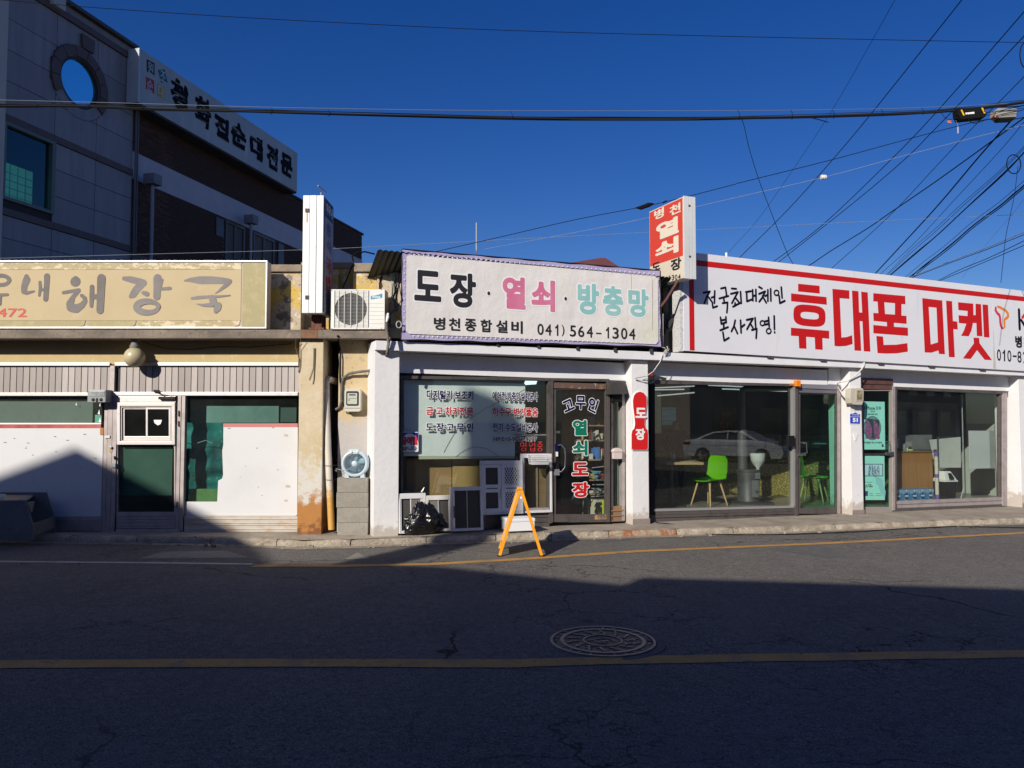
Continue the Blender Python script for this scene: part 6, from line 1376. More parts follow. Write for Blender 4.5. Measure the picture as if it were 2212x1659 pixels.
um = (U0 + U1) / 2; bar(U0 + .036, um - .012, Z0 + .036, Z1 - .062, -.012, -.006, 'glass_panel', glassd); bar(um + .006, U1 - .036, Z0 + .036, Z1 - .062, -.004, 0, 'mesh_panel', mesh_m); bar(um - .012, um + .006, Z0 + .036, Z1 - .062, -.02, -.0125, 'sash_bar', M('sash_blue_grey', (.30, .36, .38), .4))
r0, U0, U1, Z0, Z1, bar, m_ = wframe('medium lavender-white screen window standing third from the white column', 974, 1043.5, 1052, 1146, -.04, top=.05)
um = (U0 + U1) / 2 + .01; bar(U0 + .036, U0 + .062, Z0 + .036, Z1 - .052, -.022, -.0125, 'sash_bar', alu_l); bar(U0 + .063, U1 - .036, Z0 + .036, Z1 - .052, -.006, .0, 'mesh_panel', mesh_m); bar(um - .008, um + .006, Z0 + .036, Z1 - .052, -.012, -.0062, 'sash_bar', alu); bar(U0 + .045, U0 + .060, Z0 + .18, Z0 + .34, -.04, -.0225, 'pull_handle', dark_al)
r0, U0, U1, Z0, Z1, bar, m_ = wframe('tall double window frame with a diamond lattice half standing on the sill', 1038, 1128.5, 995, 1110.5, .12, fw=.028, top=.05, lean=.03)
um = (U0 + U1) / 2; 
for a, b_, lat in ((U0 + .029, um - .004, False), (um - .003, U1 - .029, True)):
    dw = .0 if not lat else -.008; f_ = .05; zm = (Z0 + Z1) / 2 - .02
    bar(a, a + f_, Z0 + .03, Z1 - .052, -.02 + dw, .0, 'sash_bar', m_); bar(b_ - f_, b_, Z0 + .03, Z1 - .052, -.02 + dw, .0, 'sash_bar', m_)
    for z0_, z1_ in ((Z0 + .03, Z0 + .085), (zm - .05, zm + .06), (Z1 - .10, Z1 - .053)): bar(a + f_ + .0005, b_ - f_ - .0005, z0_, z1_, -.02 + dw, .0, 'sash_bar', m_)
    bar(a + f_ + .01, b_ - f_ - .01, zm + .0, zm + .012, -.021 + dw, -.0202 + dw, 'slot', black)
    for z0_, z1_ in ((Z0 + .085, zm - .05), (zm + .06, Z1 - .10)):
        bar(a + f_, b_ - f_, z0_, z1_, -.001, .002, 'mesh_panel', mesh_m)
        if lat:
            q = MB(W); n_ = 3; aw = (b_ - a - 2 * f_) / 2.5; H = z1_ - z0_; 
            for k in range(-4, 9):
                for sg_ in (1, -1):
                    x0 = a + f_ + k * aw * .5 * 1.0; pts = []
                    c0_, c1_ = (x0, z0_), (x0 + sg_ * H * .62, z1_)
                    # clip to opening
                    def clip(p, q_):
                        (xa, za), (xb, zb_) = p, q_; L0, L1 = a + f_, b_ - f_; t0, t1 = 0, 1; dx = xb - xa
                        if abs(dx) < 1e-9: return None
                        ta, tb = (L0 - xa) / dx, (L1 - xa) / dx
                        if ta > tb: ta, tb = tb, ta
                        t0, t1 = max(t0, ta), min(t1, tb)
                        return None if t0 >= t1 else ((xa + dx * t0, za + (zb_ - za) * t0), (xa + dx * t1, za + (zb_ - za) * t1))
                    cl = clip(c0_, c1_)
                    if cl: q.tube([(cl[0][0], .100, cl[0][1]), (cl[1][0], .100 + .01, cl[1][1])], .0065, 4)
            q.build('diamond_lattice', m_, r0)
bar(um - .03, um - .018, Z0 + .22, Z0 + .36, -.03, -.0205, 'pull_handle', alu)
r0, U0, U1, Z0, Z1, bar, m_ = wframe('tall window frame standing on the sill under the LED sign', 1124.5, 1191, 980, 1107, .155, fw=.03, top=.06, lean=.02)
bar(U0 + .031, U0 + .055, Z0 + .03, Z1 - .062, -.025, -.01, 'sash_bar', alu_l); bar(U0 + .035, U0 + .047, Z0 + .30, Z0 + .42, -.035, -.0255, 'pull_handle', vinyl)
bk = fthing(W, 'basket', 'small white plastic basket hung on the window frame under the LED sign', 'basket', wu(1166, .03), .03, W.Z(1166, 1003, .03))
q = MB(W); a, b_ = W.px(1148.5, 1001.5, .03), W.px(1184, 1003.5, .03); t0_, t1_ = W.px(1146, 982, .02), W.px(1187.5, 984.5, .02)
zt0, zb0 = (t0_[1] + t1_[1]) / 2, (a[1] + b_[1]) / 2; w0, w1 = .0, .13
def ring_bar(u0, u1, wa, wb_, z, r_): q.tube([(u0, wa, z), (u1, wa, z), (u1, wb_, z), (u0, wb_, z), (u0, wa, z)], r_, 4)
for k in range(6):
    t = k / 5; z = zb0 + (zt0 - zb0) * t; u0_ = a[0] + (t0_[0] - a[0]) * t; u1_ = b_[0] + (t1_[0] - b_[0]) * t; ring_bar(u0_, u1_, w0 + .01 * (1 - t), w1 - .01 * (1 - t), z, .0055 if k in (0, 5) else .003)
for k in range(17):
    s_ = k / 16; ub = a[0] + (b_[0] - a[0]) * s_; ut = t0_[0] + (t1_[0] - t0_[0]) * s_
    q.tube([(ub, w0 + .01, zb0), (ut, w0, zt0)], .003, 4); q.tube([(ub, w1 - .01, zb0), (ut, w1, zt0)], .003, 4)
q.box(a[0], b_[0], w0 + .01, w1 - .01, zb0 - .002, zb0 + .002); q.build('wire_body', M('basket_white', (.72, .72, .73), .4), bk)

# rubbish bag
gx, gy = gpx(905, 1157, .09); bm = bmesh.new(); bmesh.ops.create_icosphere(bm, subdivisions=6, radius=1)
for v in bm.verts:
    p = v.co.normalized(); h = (p.z + 1) / 2; a = atan2(p.y, p.x)
    z = .50 * h
    prof_ = [(0, .0), (.02, .20), (.08, .255), (.25, .275), (.45, .24), (.62, .17), (.78, .10), (.88, .05), (.94, .026), (1, .0)]
    for (h0, r0_), (h1, r1_) in zip(prof_, prof_[1:]):
        if h0 <= h <= h1: rad = r0_ + (r1_ - r0_) * (h - h0) / (h1 - h0); break
    lump = noise.noise(p * 1.8 + Vector((3, 1, 0))) * .07 + noise.noise(p * 4.2) * .03
    pleat = (abs(noise.noise(Vector((cos(a) * 3.2, sin(a) * 3.2, h * 1.4)))) ** .8) * .055 * min(1, h * 1.8) * (rad / .2)
    fold = (1 - abs(noise.noise(Vector((cos(a) * 2, sin(a) * 2, z * 22))))) ** 6 * .012
    r_ = max(.0, rad * (1 + lump / .27) - pleat - fold * (rad / .25)) if rad > .03 else rad
    v.co = Vector((r_ * cos(a), r_ * .75 * sin(a), z + .02 * noise.noise(p * 3) * min(1, h * 4)))
me = bpy.data.meshes.new('rubbish_bag'); bm.to_mesh(me); bm.free(); me.shade_smooth()
bagm = M('black_plastic_film', (.006, .006, .007), .30, bump=(6, .5, .04)); me.materials.append(bagm)
o = bpy.data.objects.new('rubbish_bag', me); COL.objects.link(o); o.location = (gx, gy + .23, gz(gx) + .085); o.rotation_euler = (0, 0, .3); o.scale = (1.22, 1.1, 1.12)
tag(o, 'shiny black plastic rubbish bag tied at the top beside the first white column', 'rubbish bag')
q = MB(); c_ = Vector((gx, gy + .23, gz(gx) + .085)); q.tube([c_ + Vector((0, 0, .43)), c_ + Vector((.01, 0, .50)), c_ + Vector((.035, 0, .56))], [.028, .022, .006], 6, world=True); q.tube([c_ + Vector((-.02, .0, .45)), c_ + Vector((-.05, 0, .475))], [.02, .006], 6, world=True)
kn = q.build('knot', bagm, None, smooth=True); kn.data.transform(Matrix.Rotation(-.3, 4, 'Z') @ Matrix.Translation(-c_)); kn.parent = o

# foam box
bx_, by_ = gpx(1124, 1148, .085); fm = W.px(1095, 1147, -.32)
fo = fthing(W, 'foam_box', 'white foam box with lid standing on the pavement behind the orange board', 'box', wu(1128, -.2), -.2, .115)
fmat = M('white_foam', (.80, .80, .82), .7, bump=(120, .3, .003))
a, b_ = wu(1098.5, -.34), wu(1156, -.34); zz = W.Z(1127, 1147.5, -.34); zt_ = W.Z(1127, 1120, -.34)
q = MB(W); q.box(a + .006, b_ - .006, -.335, -.05, zz, zz + (zt_ - zz) * .72); q.build('body', fmat, fo, bev=.012)
q = MB(W); q.box(a, b_, -.34, -.045, zz + (zt_ - zz) * .72 + .001, zt_); q.build('lid', fmat, fo, bev=.012)

# orange A-frame board seen from its edge
orange = M('orange_plastic', (.76, .30, .006), .45, n=[(8, (.66, .24, .01), .5, .75)])
xl, yl = gpx(1075.5 + 4, 1201.5); xr, yr = gpx(1173 - 3, 1201.5); D = yl; zg = gz(0); apz = CAMH + (908 - 1063) * D / FPX
A = thing('sandwich_board', 'orange framed folding board standing edge-on on the road by the yellow line', 'sandwich board', ((xl + xr) / 2, D, zg), 1)
AF = Fr((xl + xr) / 2, D, 1); hw_ = (xr - xl) / 2; DEP = .50
for sgn, nm in ((-1, 'left'), (1, 'right')):
    def pt(t, w_): return (sgn * (hw_ - (hw_ - .018) * t), w_, zg + .012 + (apz - zg - .012) * t)
    def beam(P0, P1, wid, thk, name, mat, z=True):
        q = MB(AF); a, b_ = Vector(P0), Vector(P1); d = (b_ - a).normalized(); s_ = Vector((0, 1, 0)) if abs(d.y) < .9 else Vector((cos(.2), 0, sin(.2))); n_ = d.cross(s_).normalized(); s_ = n_.cross(d).normalized()
        V = [p + n_ * i * wid / 2 + s_ * j * thk / 2 for p in (a, b_) for i, j in ((-1, -1), (1, -1), (1, 1), (-1, 1))]
        q.add([tuple(v) for v in V], [(0, 3, 2, 1), (4, 5, 6, 7), (0, 1, 5, 4), (1, 2, 6, 5), (2, 3, 7, 6), (3, 0, 4, 7)]); return q.build(name, mat, A, bev=.006)
    beam(pt(0, 0), pt(1.03, 0), .036, .035, 'leg', orange); beam(pt(0, DEP), pt(1.03, DEP), .036, .035, 'leg', orange)
    beam(pt(.98, .02), pt(.98, DEP - .02), .03, .035, 'top_bar', orange); beam(pt(.13, .02), pt(.13, DEP - .02), .03, .035, 'cross_bar', orange)
    q = MB(AF); a, b_, c_, d_ = pt(.15, .02), pt(.97, .02), pt(.97, DEP - .02), pt(.15, DEP - .02); o_ = -sgn * .010
    q.add([(p[0] - o_ * .2, p[1], p[2]) for p in (a, b_, c_, d_)] + [(p[0] + o_, p[1], p[2]) for p in (a, b_, c_, d_)], [(0, 3, 2, 1), (4, 5, 6, 7), (0, 1, 5, 4), (1, 2, 6, 5), (2, 3, 7, 6), (3, 0, 4, 7)])
    q.build('board', M('board_white', (.6, .58, .52), .6), A)
    q = MB(AF); q.box(sgn * hw_ - .03, sgn * hw_ + .03, -.025, .025, zg, zg + .012); q.build('rubber_foot', black, A, bev=.003)
q = MB(AF); q.lathe((.004, -.022, apz - .06), 'w', [(.0001, -.006), (.012, -.005), (.013, .0), (.013, .01)], 16); q.build('bolt', vinyl, A, smooth=True)

# ------------------------------------------------------------------ inside the shops
# key shop goods seen through the door
sh = fthing(W, 'goods_shelf', 'wooden goods shelf with blue packs, boxes and pipes behind the key shop door', 'shelf', wu(1280, .8), .8, .135)
wood = M('shelf_wood', (.32, .24, .15), .7, n=[(6, (.25, .18, .11), .4, .7, (1, 1, 6))])
ua, ub = wu(1262, 1.0), wu(1302, 1.0); 
q = MB(W); q.box(ub - .03, ub + .12, .45, .55, .14, 2.1); q.build('side_panel', wood, sh); q = MB(W); q.box(ua - .3, ub, 1.25, 1.28, .14, 2.0); q.build('back_panel', M('back_ply', (.10, .075, .05), .8), sh)
for yy in (918, 950, 991, 1034, 1064, 1108):
    q = MB(W); z = W.Z(1280, yy, .95); q.box(ua - .02, ub - .03, .75, 1.24, z - .02, z); q.build('shelf_board', wood, sh)
rr = random.Random(21); colz = [(.05, .16, .42), (.45, .30, .05), (.5, .5, .5), (.35, .05, .04), (.10, .10, .12), (.25, .2, .12), (.06, .3, .45), (.6, .58, .5)]
for (yy, h0, h1) in ((918, .05, .14), (991, .08, .22), (950, .1, .24), (1034, .04, .12), (1064, .03, .08), (1108, .12, .28)):
    z = W.Z(1280, yy, .95); u_ = ua
    while u_ < ub - .07:
        w_ = rr.uniform(.03, .09); h_ = rr.uniform(h0, h1); dd = rr.uniform(.78, .9); c_ = colz[rr.randrange(len(colz))]
        q = MB(W); q.box(u_, u_ + w_ * .92, dd, 1.1, z + .001, z + h_)
        q.build('goods_box', M('goods_%d' % colz.index(c_), c_, .6), sh); u_ += w_
q = MB(W)
for k in range(9):
    z = W.Z(1280, 1010 + k * 9, .74) + rr.uniform(-.01, .01); q.tube([(ua + rr.uniform(-.02, .03), .74, z), (ub - .05, .72, z + rr.uniform(-.02, .03))], .008, 6)
q.build('pipe_bundle', silver, sh)
q = MB(W); q.box(ua + .0, ub - .05, .6, .8, .14, .14 + .30); q.build('storage_box', M('cream_box', (.5, .46, .33), .6), sh)
q = MB(W); q.box(wu(1200, 1.2), wu(1256, 1.2), 1.2, 1.6, .14, W.Z(1230, 1090, 1.2)); one(q, 'tool_chest', M('dark_red_steel', (.12, .012, .015), .4, .3), 'dark red tool chest on the floor behind the key shop door', 'tool chest', bev=.02)
q = MB(W); q.box(wu(1240, 1.1), wu(1268, 1.1), 1.12, 1.4, W.Z(1250, 1090, 1.1) - .0, W.Z(1250, 1070, 1.1)); q.V = [v + Vector((0, 0, .004)) for v in q.V]
one(q, 'key_machine', M('machine_grey', (.22, .23, .23), .4, .3), 'grey key cutting machine on the dark red tool chest', 'machine', bev=.02)
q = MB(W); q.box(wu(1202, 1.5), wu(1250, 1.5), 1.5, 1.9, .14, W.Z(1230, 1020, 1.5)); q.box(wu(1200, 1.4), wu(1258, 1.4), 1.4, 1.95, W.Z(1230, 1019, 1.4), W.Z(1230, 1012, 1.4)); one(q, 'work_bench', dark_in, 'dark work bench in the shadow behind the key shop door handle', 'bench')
q = MB(W); q.box(wu(1300, .35), wu(1308, .35), .34, .36, W.Z(1304, 1111, .35), W.Z(1304, 1080, .35)); one(q, 'dustpan', M('lime_plastic', (.45, .55, .02), .4), 'lime green dustpan leaning inside the key shop door', 'dustpan', bev=.008)
q = MB(W)
for k in range(26):
    u_ = wu(1205, 2.4) + rr.uniform(0, 1.6); z = rr.uniform(.9, 2.2); q.box(u_, u_ + rr.uniform(.02, .08), 2.5, 2.53, z, z + rr.uniform(.04, .14))
o = q.build('hanging_goods', M('hanging_goods', (.16, .16, .17), .4, .4), sh)

# phone shop: display counter of gold glitter, chairs, table, stove
def lift(X, Y): # floor height of the phone shop at a point
    u_ = (X - W.ox) * cos(W.a) + (Y - W.oy) * sin(W.a); return .26 - W.sh * u_
glit = M('gold_glitter', (.16, .13, .02), .5, .1, n=[(26, (.36, .30, .07), .50, .58), (34, (.85, .80, .40), .60, .64), (1.2, (.04, .035, .02), .5, .7)], bump=(80, .8, .01))
cn = thing('display_counter', 'long counter faced with gold glitter across the back of the phone shop', 'counter', (5.4, 15.4, .06))
q = MB(); q.box(2.7, 8.4, 15.4, 16.0, .15, 1.02); q.build('glitter_face', glit, cn)
q = MB(); q.box(2.7, 8.4, 15.38, 15.9, -.02, .149); q.build('plinth_board', M('orange_wood', (.33, .16, .06), .5), cn)
q = MB(); q.box(2.65, 8.45, 15.35, 16.05, 1.021, 1.07); q.build('counter_top', M('dark_top', (.07, .06, .055), .4), cn, bev=.006)
q = MB(); q.box(3.2, 8.4, 15.42, 16.0, 1.0705, 1.36); q.build('glass_case', M('case_grey', (.11, .115, .12), .3, n=[(3, (.16, .16, .165), .4, .7)]), cn)
rr = random.Random(31)
for k in range(16):
    x = 3.3 + k * .3 + rr.uniform(-.05, .05); q = MB(); q.box(x, x + rr.uniform(.12, .2), 15.36 + .02, 15.40 + .02, 1.10, 1.10 + rr.uniform(.1, .2)); q.build('price_card', rr.choice([M('card_white', (.34, .34, .34), .6), M('card_red', (.25, .02, .03), .6), M('card_grey', (.2, .2, .22), .6)]), cn)
lime = M('lime_green_plastic', (.12, .42, .005), .4); beech = M('beech_wood', (.55, .37, .17), .5, n=[(8, (.48, .31, .13), .45, .7, (4, 4, .5))])
def chair(label, px_, py_, rot, g):
    X, Y = 0, 0
    for _ in range(5):
        dx, dy, dz = ray(px_, py_); z = lift(X, Y) if X else .06; t = (CAMH - z) / -dz; X, Y = t * dx, t * dy
    z0 = lift(X, Y); r0 = thing('chair', label, 'chair', (X, Y, z0), 0, g); r0.rotation_euler = (0, 0, radians(rot)); F = Fr(X, Y, rot)
    q = MB(F); nx, ny = 12, 16; prof = []   # shell: seat from front edge back, then up the back; local u = sideways, w = depth (front -w)
    for j in range(ny + 1):
        t = j / ny
        if t < .5: s_ = t / .5; prof.append((-.22 + .40 * s_, .445 + .02 * (1 - s_) ** 4 * -1 - .012 * sin(s_ * pi)))
        else:
            s_ = (t - .5) / .5; a = min(1, s_ / .3); prof.append((.18 + .05 * sin(a * pi / 2) + .03 * s_, .445 + .06 * (1 - cos(a * pi / 2)) + .34 * s_))
    for l in (0, 1):
        for j, (d_, h) in enumerate(prof):
            t = j / ny; half = .225 - .03 * abs(t - .5) - (.05 * ((t - .85) / .15) ** 2 if t > .85 else 0)
            for i in range(nx + 1):
                s_ = i / nx * 2 - 1; q.V.append(F.wd(s_ * half, d_ - .03 * s_ * s_ * (1 if t > .5 else 0) - (l * .012 if t > .5 else 0) * -1, z0 + h + (.025 * abs(s_) ** 3 if t <= .6 else 0) - (l * .012 if t <= .5 else 0)))
    m_ = (nx + 1) * (ny + 1)
    for j in range(ny):
        for i in range(nx):
            a = j * (nx + 1) + i; f = [a, a + 1, a + nx + 2, a + nx + 1]; q.Fc.append(f); q.Fc.append([v + m_ for v in f[::-1]]); q.mi += [0, 0]
    for i in range(nx):
        for a, b_ in ((i, i + 1), (ny * (nx + 1) + i + 1, ny * (nx + 1) + i)): q.Fc.append([b_, a, a + m_, b_ + m_]); q.mi.append(0)
    for j in range(ny):
        for a, b_ in ((j * (nx + 1), (j + 1) * (nx + 1)), ((j + 1) * (nx + 1) + nx, j * (nx + 1) + nx)): q.Fc.append([a, b_, b_ + m_, a + m_]); q.mi.append(0)
    q.build('seat_shell', lime, r0, smooth=True)
    for su in (-1, 1):
        for sd in (-1, 1):
            q = MB(F); q.tube([(su * .13, sd * .12, z0 + .425), (su * .22, sd * .21 + .0, z0)], [.019, .012], 10); lg = q.build('leg', beech, r0, smooth=True)
            q = MB(F); q.tube([(su * .125, sd * .115, z0 + .432), (su * .145, sd * .135, z0 + .385)], [.028, .022], 10); q.build('leg_socket', M('pale_grey_socket', (.5, .55, .45), .5), r0, smooth=True)
    return r0
chair('lime green shell chair on wooden legs left of the stove in the phone shop', 1532, 1091, 303, 'lime green chairs in the phone shop')
chair('lime green shell chair seen through the green glass shop door', 1758, 1082, 57, 'lime green chairs in the phone shop')
tX, tY = 0, 0
dx, dy, dz = ray(1452, 1092); t = (CAMH - .20) / -dz; tX, tY = t * dx, t * dy
tb = thing('table', 'square wooden-topped table on a dark pedestal left of the green chair', 'table', (tX, tY, lift(tX, tY))); z0 = lift(tX, tY)
q = MB(); q.box(tX - .16, tX + .46, tY - .35, tY + .3, z0 + .715, z0 + .755); q.build('table_top', M('table_wood', (.40, .28, .13), .45), tb, bev=.004)
q = MB(); q.tube([(tX - .02, tY, z0 + .02), (tX - .02, tY, z0 + .715)], .04, 12, world=True); q.lathe((tX - .02, tY, z0), 'z', [(.26, 0), (.25, .02), (.04, .035)], 24); q.build('pedestal', M('dark_pedestal', (.03, .03, .03), .5), tb, smooth=True)
q = MB(); q.lathe((tX, tY - .1, z0 + .756), 'z', [(.03, 0), (.045, .12), (.042, .12), (.0001, .01)], 16); q.tube([(tX, tY - .1, z0 + .80), (tX + .03, tY - .1, z0 + .95)], .004, 5, world=True); q.tube([(tX, tY - .1, z0 + .80), (tX - .02, tY - .1, z0 + .93)], .004, 5, world=True)
one(q, 'pencil_cup', M('cup_grey', (.25, .26, .27), .3), 'grey pencil cup standing on the phone shop table', 'cup', smooth=True)
q = MB(); q.box(tX + .12, tX + .3, tY - .3, tY - .08, z0 + .756, z0 + .762); one(q, 'paper_sheet', M('paper_blue', (.3, .36, .4), .6), 'sheet of paper lying on the phone shop table', 'paper')
# stove
dx, dy, dz = ray(1617, 1085); t = (CAMH - .19) / -dz; sX, sY = t * dx, t * dy; z0 = lift(sX, sY); px1 = sY / FPX
sv = thing('stove', 'dark grey stove with steel flue on a black base plate in the phone shop', 'stove', (sX, sY, z0))
svm = M('stove_grey', (.08, .082, .085), .5, .2, n=[(5, (.05, .05, .055), .4, .7)])
q = MB(); q.box(sX - .40, sX + .36, sY - .3, sY + .3, z0 + .0, z0 + .035); q.build('base_plate', M('stove_base', (.03, .03, .035), .6), sv)
q = MB(); q.lathe((sX + .0, sY, z0 + .036), 'z', [(.20, 0), (.20, .03), (.19, .05), (.19, .52), (.205, .53), (.205, .56), (.0001, .57)], 32); q.build('body', svm, sv, smooth=True)
q = MB(); q.box(sX + .0, sX + .12, sY - .215, sY - .17, z0 + .12, z0 + .42); q.box(sX + .06, sX + .15, sY - .21, sY - .15, z0 + .44, z0 + .55); q.build('door', M('stove_door', (.14, .145, .15), .5, .2), sv, bev=.006)
q = MB(); q.lathe((sX + .085, sY - .218, z0 + .22), 'w', [(.02, -.004), (.03, -.004), (.03, .004), (.02, .004)], 16); q.build('knob', svm, sv)
q = MB(); q.tube([(sX - .08, sY + .05, z0 + .60), (sX - .08, sY + .05, z0 + 1.30)], .085, 20, world=True); q.build('heat_guard', M('perforated_steel', (.12, .12, .125), .5, .3, n=[(90, (.05, .05, .05), .5, .56)]), sv, smooth=True)
q = MB(); q.tube([(sX - .08, sY + .05, z0 + 1.30), (sX - .08, sY + .05, z0 + 1.95), (sX - .06, sY + .05, z0 + 2.02), (sX + .02, sY + .06, z0 + 2.05), (sX + 1.6, sY + .2, z0 + 2.08)], .06, 16, world=True); q.build('flue_pipe', M('flue_steel', (.16, .16, .165), .4, .4), sv, smooth=True)
q = MB(); hx = sX + .17; hz = CAMH + (908 - 980) * sY / FPX
q.lathe((hx, sY - .02, hz), 'z', [(.0001, .01), (.118, .01), (.13, 0), (.13, -.03), (.125, -.10), (.105, -.16), (.03, -.25), (.03, -.34)], 28); q.build('fuel_hopper', M('hopper_white', (.50, .53, .52), .4), sv, smooth=True)
q = MB(); q.tube([(hx - .03, sY - .02, hz + .01), (hx - .03, sY - .02, hz + .035), (hx + .03, sY - .02, hz + .035), (hx + .03, sY - .02, hz + .01)], .006, 6, world=True); q.build('hopper_handle', svm, sv)
# red poster and boards on the back wall, ceiling lamps
bwY = 16.6
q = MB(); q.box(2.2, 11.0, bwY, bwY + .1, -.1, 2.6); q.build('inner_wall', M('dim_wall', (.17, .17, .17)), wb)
IF = Fr(0, bwY, 0)
po = fthing(IF, 'price_poster', 'dark red price poster on the back wall of the phone shop', 'poster', IF.U(1568, -.02), -.02, IF.Z(1568, 940, -.02))
q = MB(IF); q.pb(1552, 1585, 880, 940, -.02, -.005); q.build('sheet', M('poster_red', (.26, .02, .03), .6), po)
text(IF, '무제한', 1560, 1582, 889, 903, -.023, M('poster_pale', (.4, .34, .33), .6), po, bold=.03); text(IF, '32,890', 1554, 1584, 912, 926, -.023, MATS['poster_pale'], po, bold=.03)
q = MB(IF); q.pb(1565, 1630, 848, 870, -.03, -.005); one(q, 'wall_board', M('grey_board', (.13, .14, .14), .6), 'long grey board hanging above the red price poster', 'board')
q = MB(IF); q.pb(1407, 1428, 846, 936, -.06, -.005); one(q, 'back_window_glow', M('pale_panel_glow', (.42, .46, .38), .7, emit=.07), 'pale green glowing panel standing in for a daylit back window at the far left inside the phone shop', 'panel')  # glow put into the panel stands in for daylight through a back window
q = MB(IF); q.pb(1431, 1460, 880, 918, -.05, -.005); one(q, 'blue_display', M('blue_display', (.10, .26, .32), .4, emit=.12, n=[(4, (.25, .42, .46), .5, .6, (.3, 1, 4))]), 'pale blue display behind the standing person', 'display')
tubem = M('tube_white', (.8, .9, .95), .5, emit=.45)
for i, (xa, ya, xb, yb) in enumerate(((1412, 838, 1500, 834), (1414, 842, 1478, 841), (1420, 855, 1500, 848), (1530, 832, 1620, 836), (1560, 840, 1700, 845))):
    t0 = 15.2 - i * .3; a, b_ = ray(xa, ya), ray(xb, yb); za = CAMH + t0 * a[2] / a[1]
    ta = t0; Pa = Vector((ta * a[0] / a[1], ta, min(2.35, CAMH + ta * a[2] / a[1]))); tb_ = t0 + .2; Pb = Vector((tb_ * b_[0] / b_[1], tb_, min(2.35, CAMH + tb_ * b_[2] / b_[1])))
    q = MB(); q.tube([Pa, Pb], .012, 6, world=True); one(q, 'ceiling_tube', tubem, ['long ceiling tube lamp highest at the left of the phone shop window', 'short ceiling tube lamp just under the highest left one', 'third ceiling tube lamp from the top at the left of the phone shop', 'ceiling tube lamp above the stove flue', 'longest ceiling tube lamp right of the stove flue'][i], 'lamp', 'ceiling tubes in the phone shop')
# person standing at the back of the shop
def person(X, Y, z0, name, label, cloth, h=1.68, seated=False):
    bm = bmesh.new(); sk = bm.verts.layers.skin.verify(); s_ = h / 1.75
    J = {'pelvis': (0, 0, .95, .16), 'waist': (0, 0, 1.1, .145), 'chest': (0, -.01, 1.32, .175), 'neck': (0, 0, 1.5, .06), 'head': (0, -.02, 1.60, .085), 'crown': (0, -.02, 1.70, .088),
         'ls': (-.2, 0, 1.42, .075), 'le': (-.27, .01, 1.15, .055), 'lw': (-.2, -.15, .98, .042), 'lh': (-.15, -.22, .97, .04), 'rs': (.2, 0, 1.42, .075), 're': (.27, .01, 1.15, .055), 'rw': (.2, -.15, .98, .042), 'rh': (.15, -.22, .97, .04),
         'lp': (-.1, 0, .88, .12), 'lk': (-.11, -.01, .5, .075), 'la': (-.11, .02, .1, .05), 'lt': (-.12, -.14, .04, .045), 'rp': (.1, 0, .88, .12), 'rk': (.11, -.01, .5, .075), 'ra': (.11, .02, .1, .05), 'rt': (.12, -.14, .04, .045)}
    E = [('pelvis', 'waist'), ('waist', 'chest'), ('chest', 'neck'), ('neck', 'head'), ('head', 'crown'), ('chest', 'ls'), ('ls', 'le'), ('le', 'lw'), ('lw', 'lh'), ('chest', 'rs'), ('rs', 're'), ('re', 'rw'), ('rw', 'rh'), ('pelvis', 'lp'), ('lp', 'lk'), ('lk', 'la'), ('la', 'lt'), ('pelvis', 'rp'), ('rp', 'rk'), ('rk', 'ra'), ('ra', 'rt')]
    V = {}
    for k, (x, y, z, r_) in J.items():
        v = bm.verts.new((x * s_, y * s_, z * s_)); v[sk].radius = (r_ * s_, r_ * s_ * (.75 if k in ('pelvis', 'waist', 'chest') else 1)); v[sk].use_root = k == 'pelvis'; V[k] = v
    for a, b_ in E: bm.edges.new((V[a], V[b_]))
    me = bpy.data.meshes.new('tmp'); bm.to_mesh(me); bm.free(); o = bpy.data.objects.new('tmp', me); COL.objects.link(o)
    o.modifiers.new('s', 'SKIN'); sb = o.modifiers.new('ss', 'SUBSURF'); sb.levels = 2
    dg = bpy.context.evaluated_depsgraph_get(); dg.update(); m2_ = bpy.data.meshes.new_from_object(o.evaluated_get(dg)); bpy.data.objects.remove(o)
    m2_.materials.clear(); m2_.materials.append(cloth); m2_.materials.append(M('skin_tone', (.35, .22, .16), .6)); m2_.materials.append(M('black_hair', (.012, .01, .01), .5))
    for p in m2_.polygons:
        c_ = p.center / s_
        if c_.z > 1.5: p.material_index = 2 if (c_.z > 1.66 or c_.y > -.01) else 1
        elif c_.y < -.205 and .8 < c_.z < 1.03: p.material_index = 1
        p.use_smooth = True
    o = bpy.data.objects.new(name, m2_); COL.objects.link(o); o.location = (X, Y, z0); tag(o, label, 'person'); return o
pX = (1459 - CX) / FPX * 15.0
person(pX, 15.0, lift(pX, 15), 'person', 'person in dark clothes standing at the counter of the phone shop', M('dark_clothes', (.008, .008, .010), .9, spec=.05), 1.5)
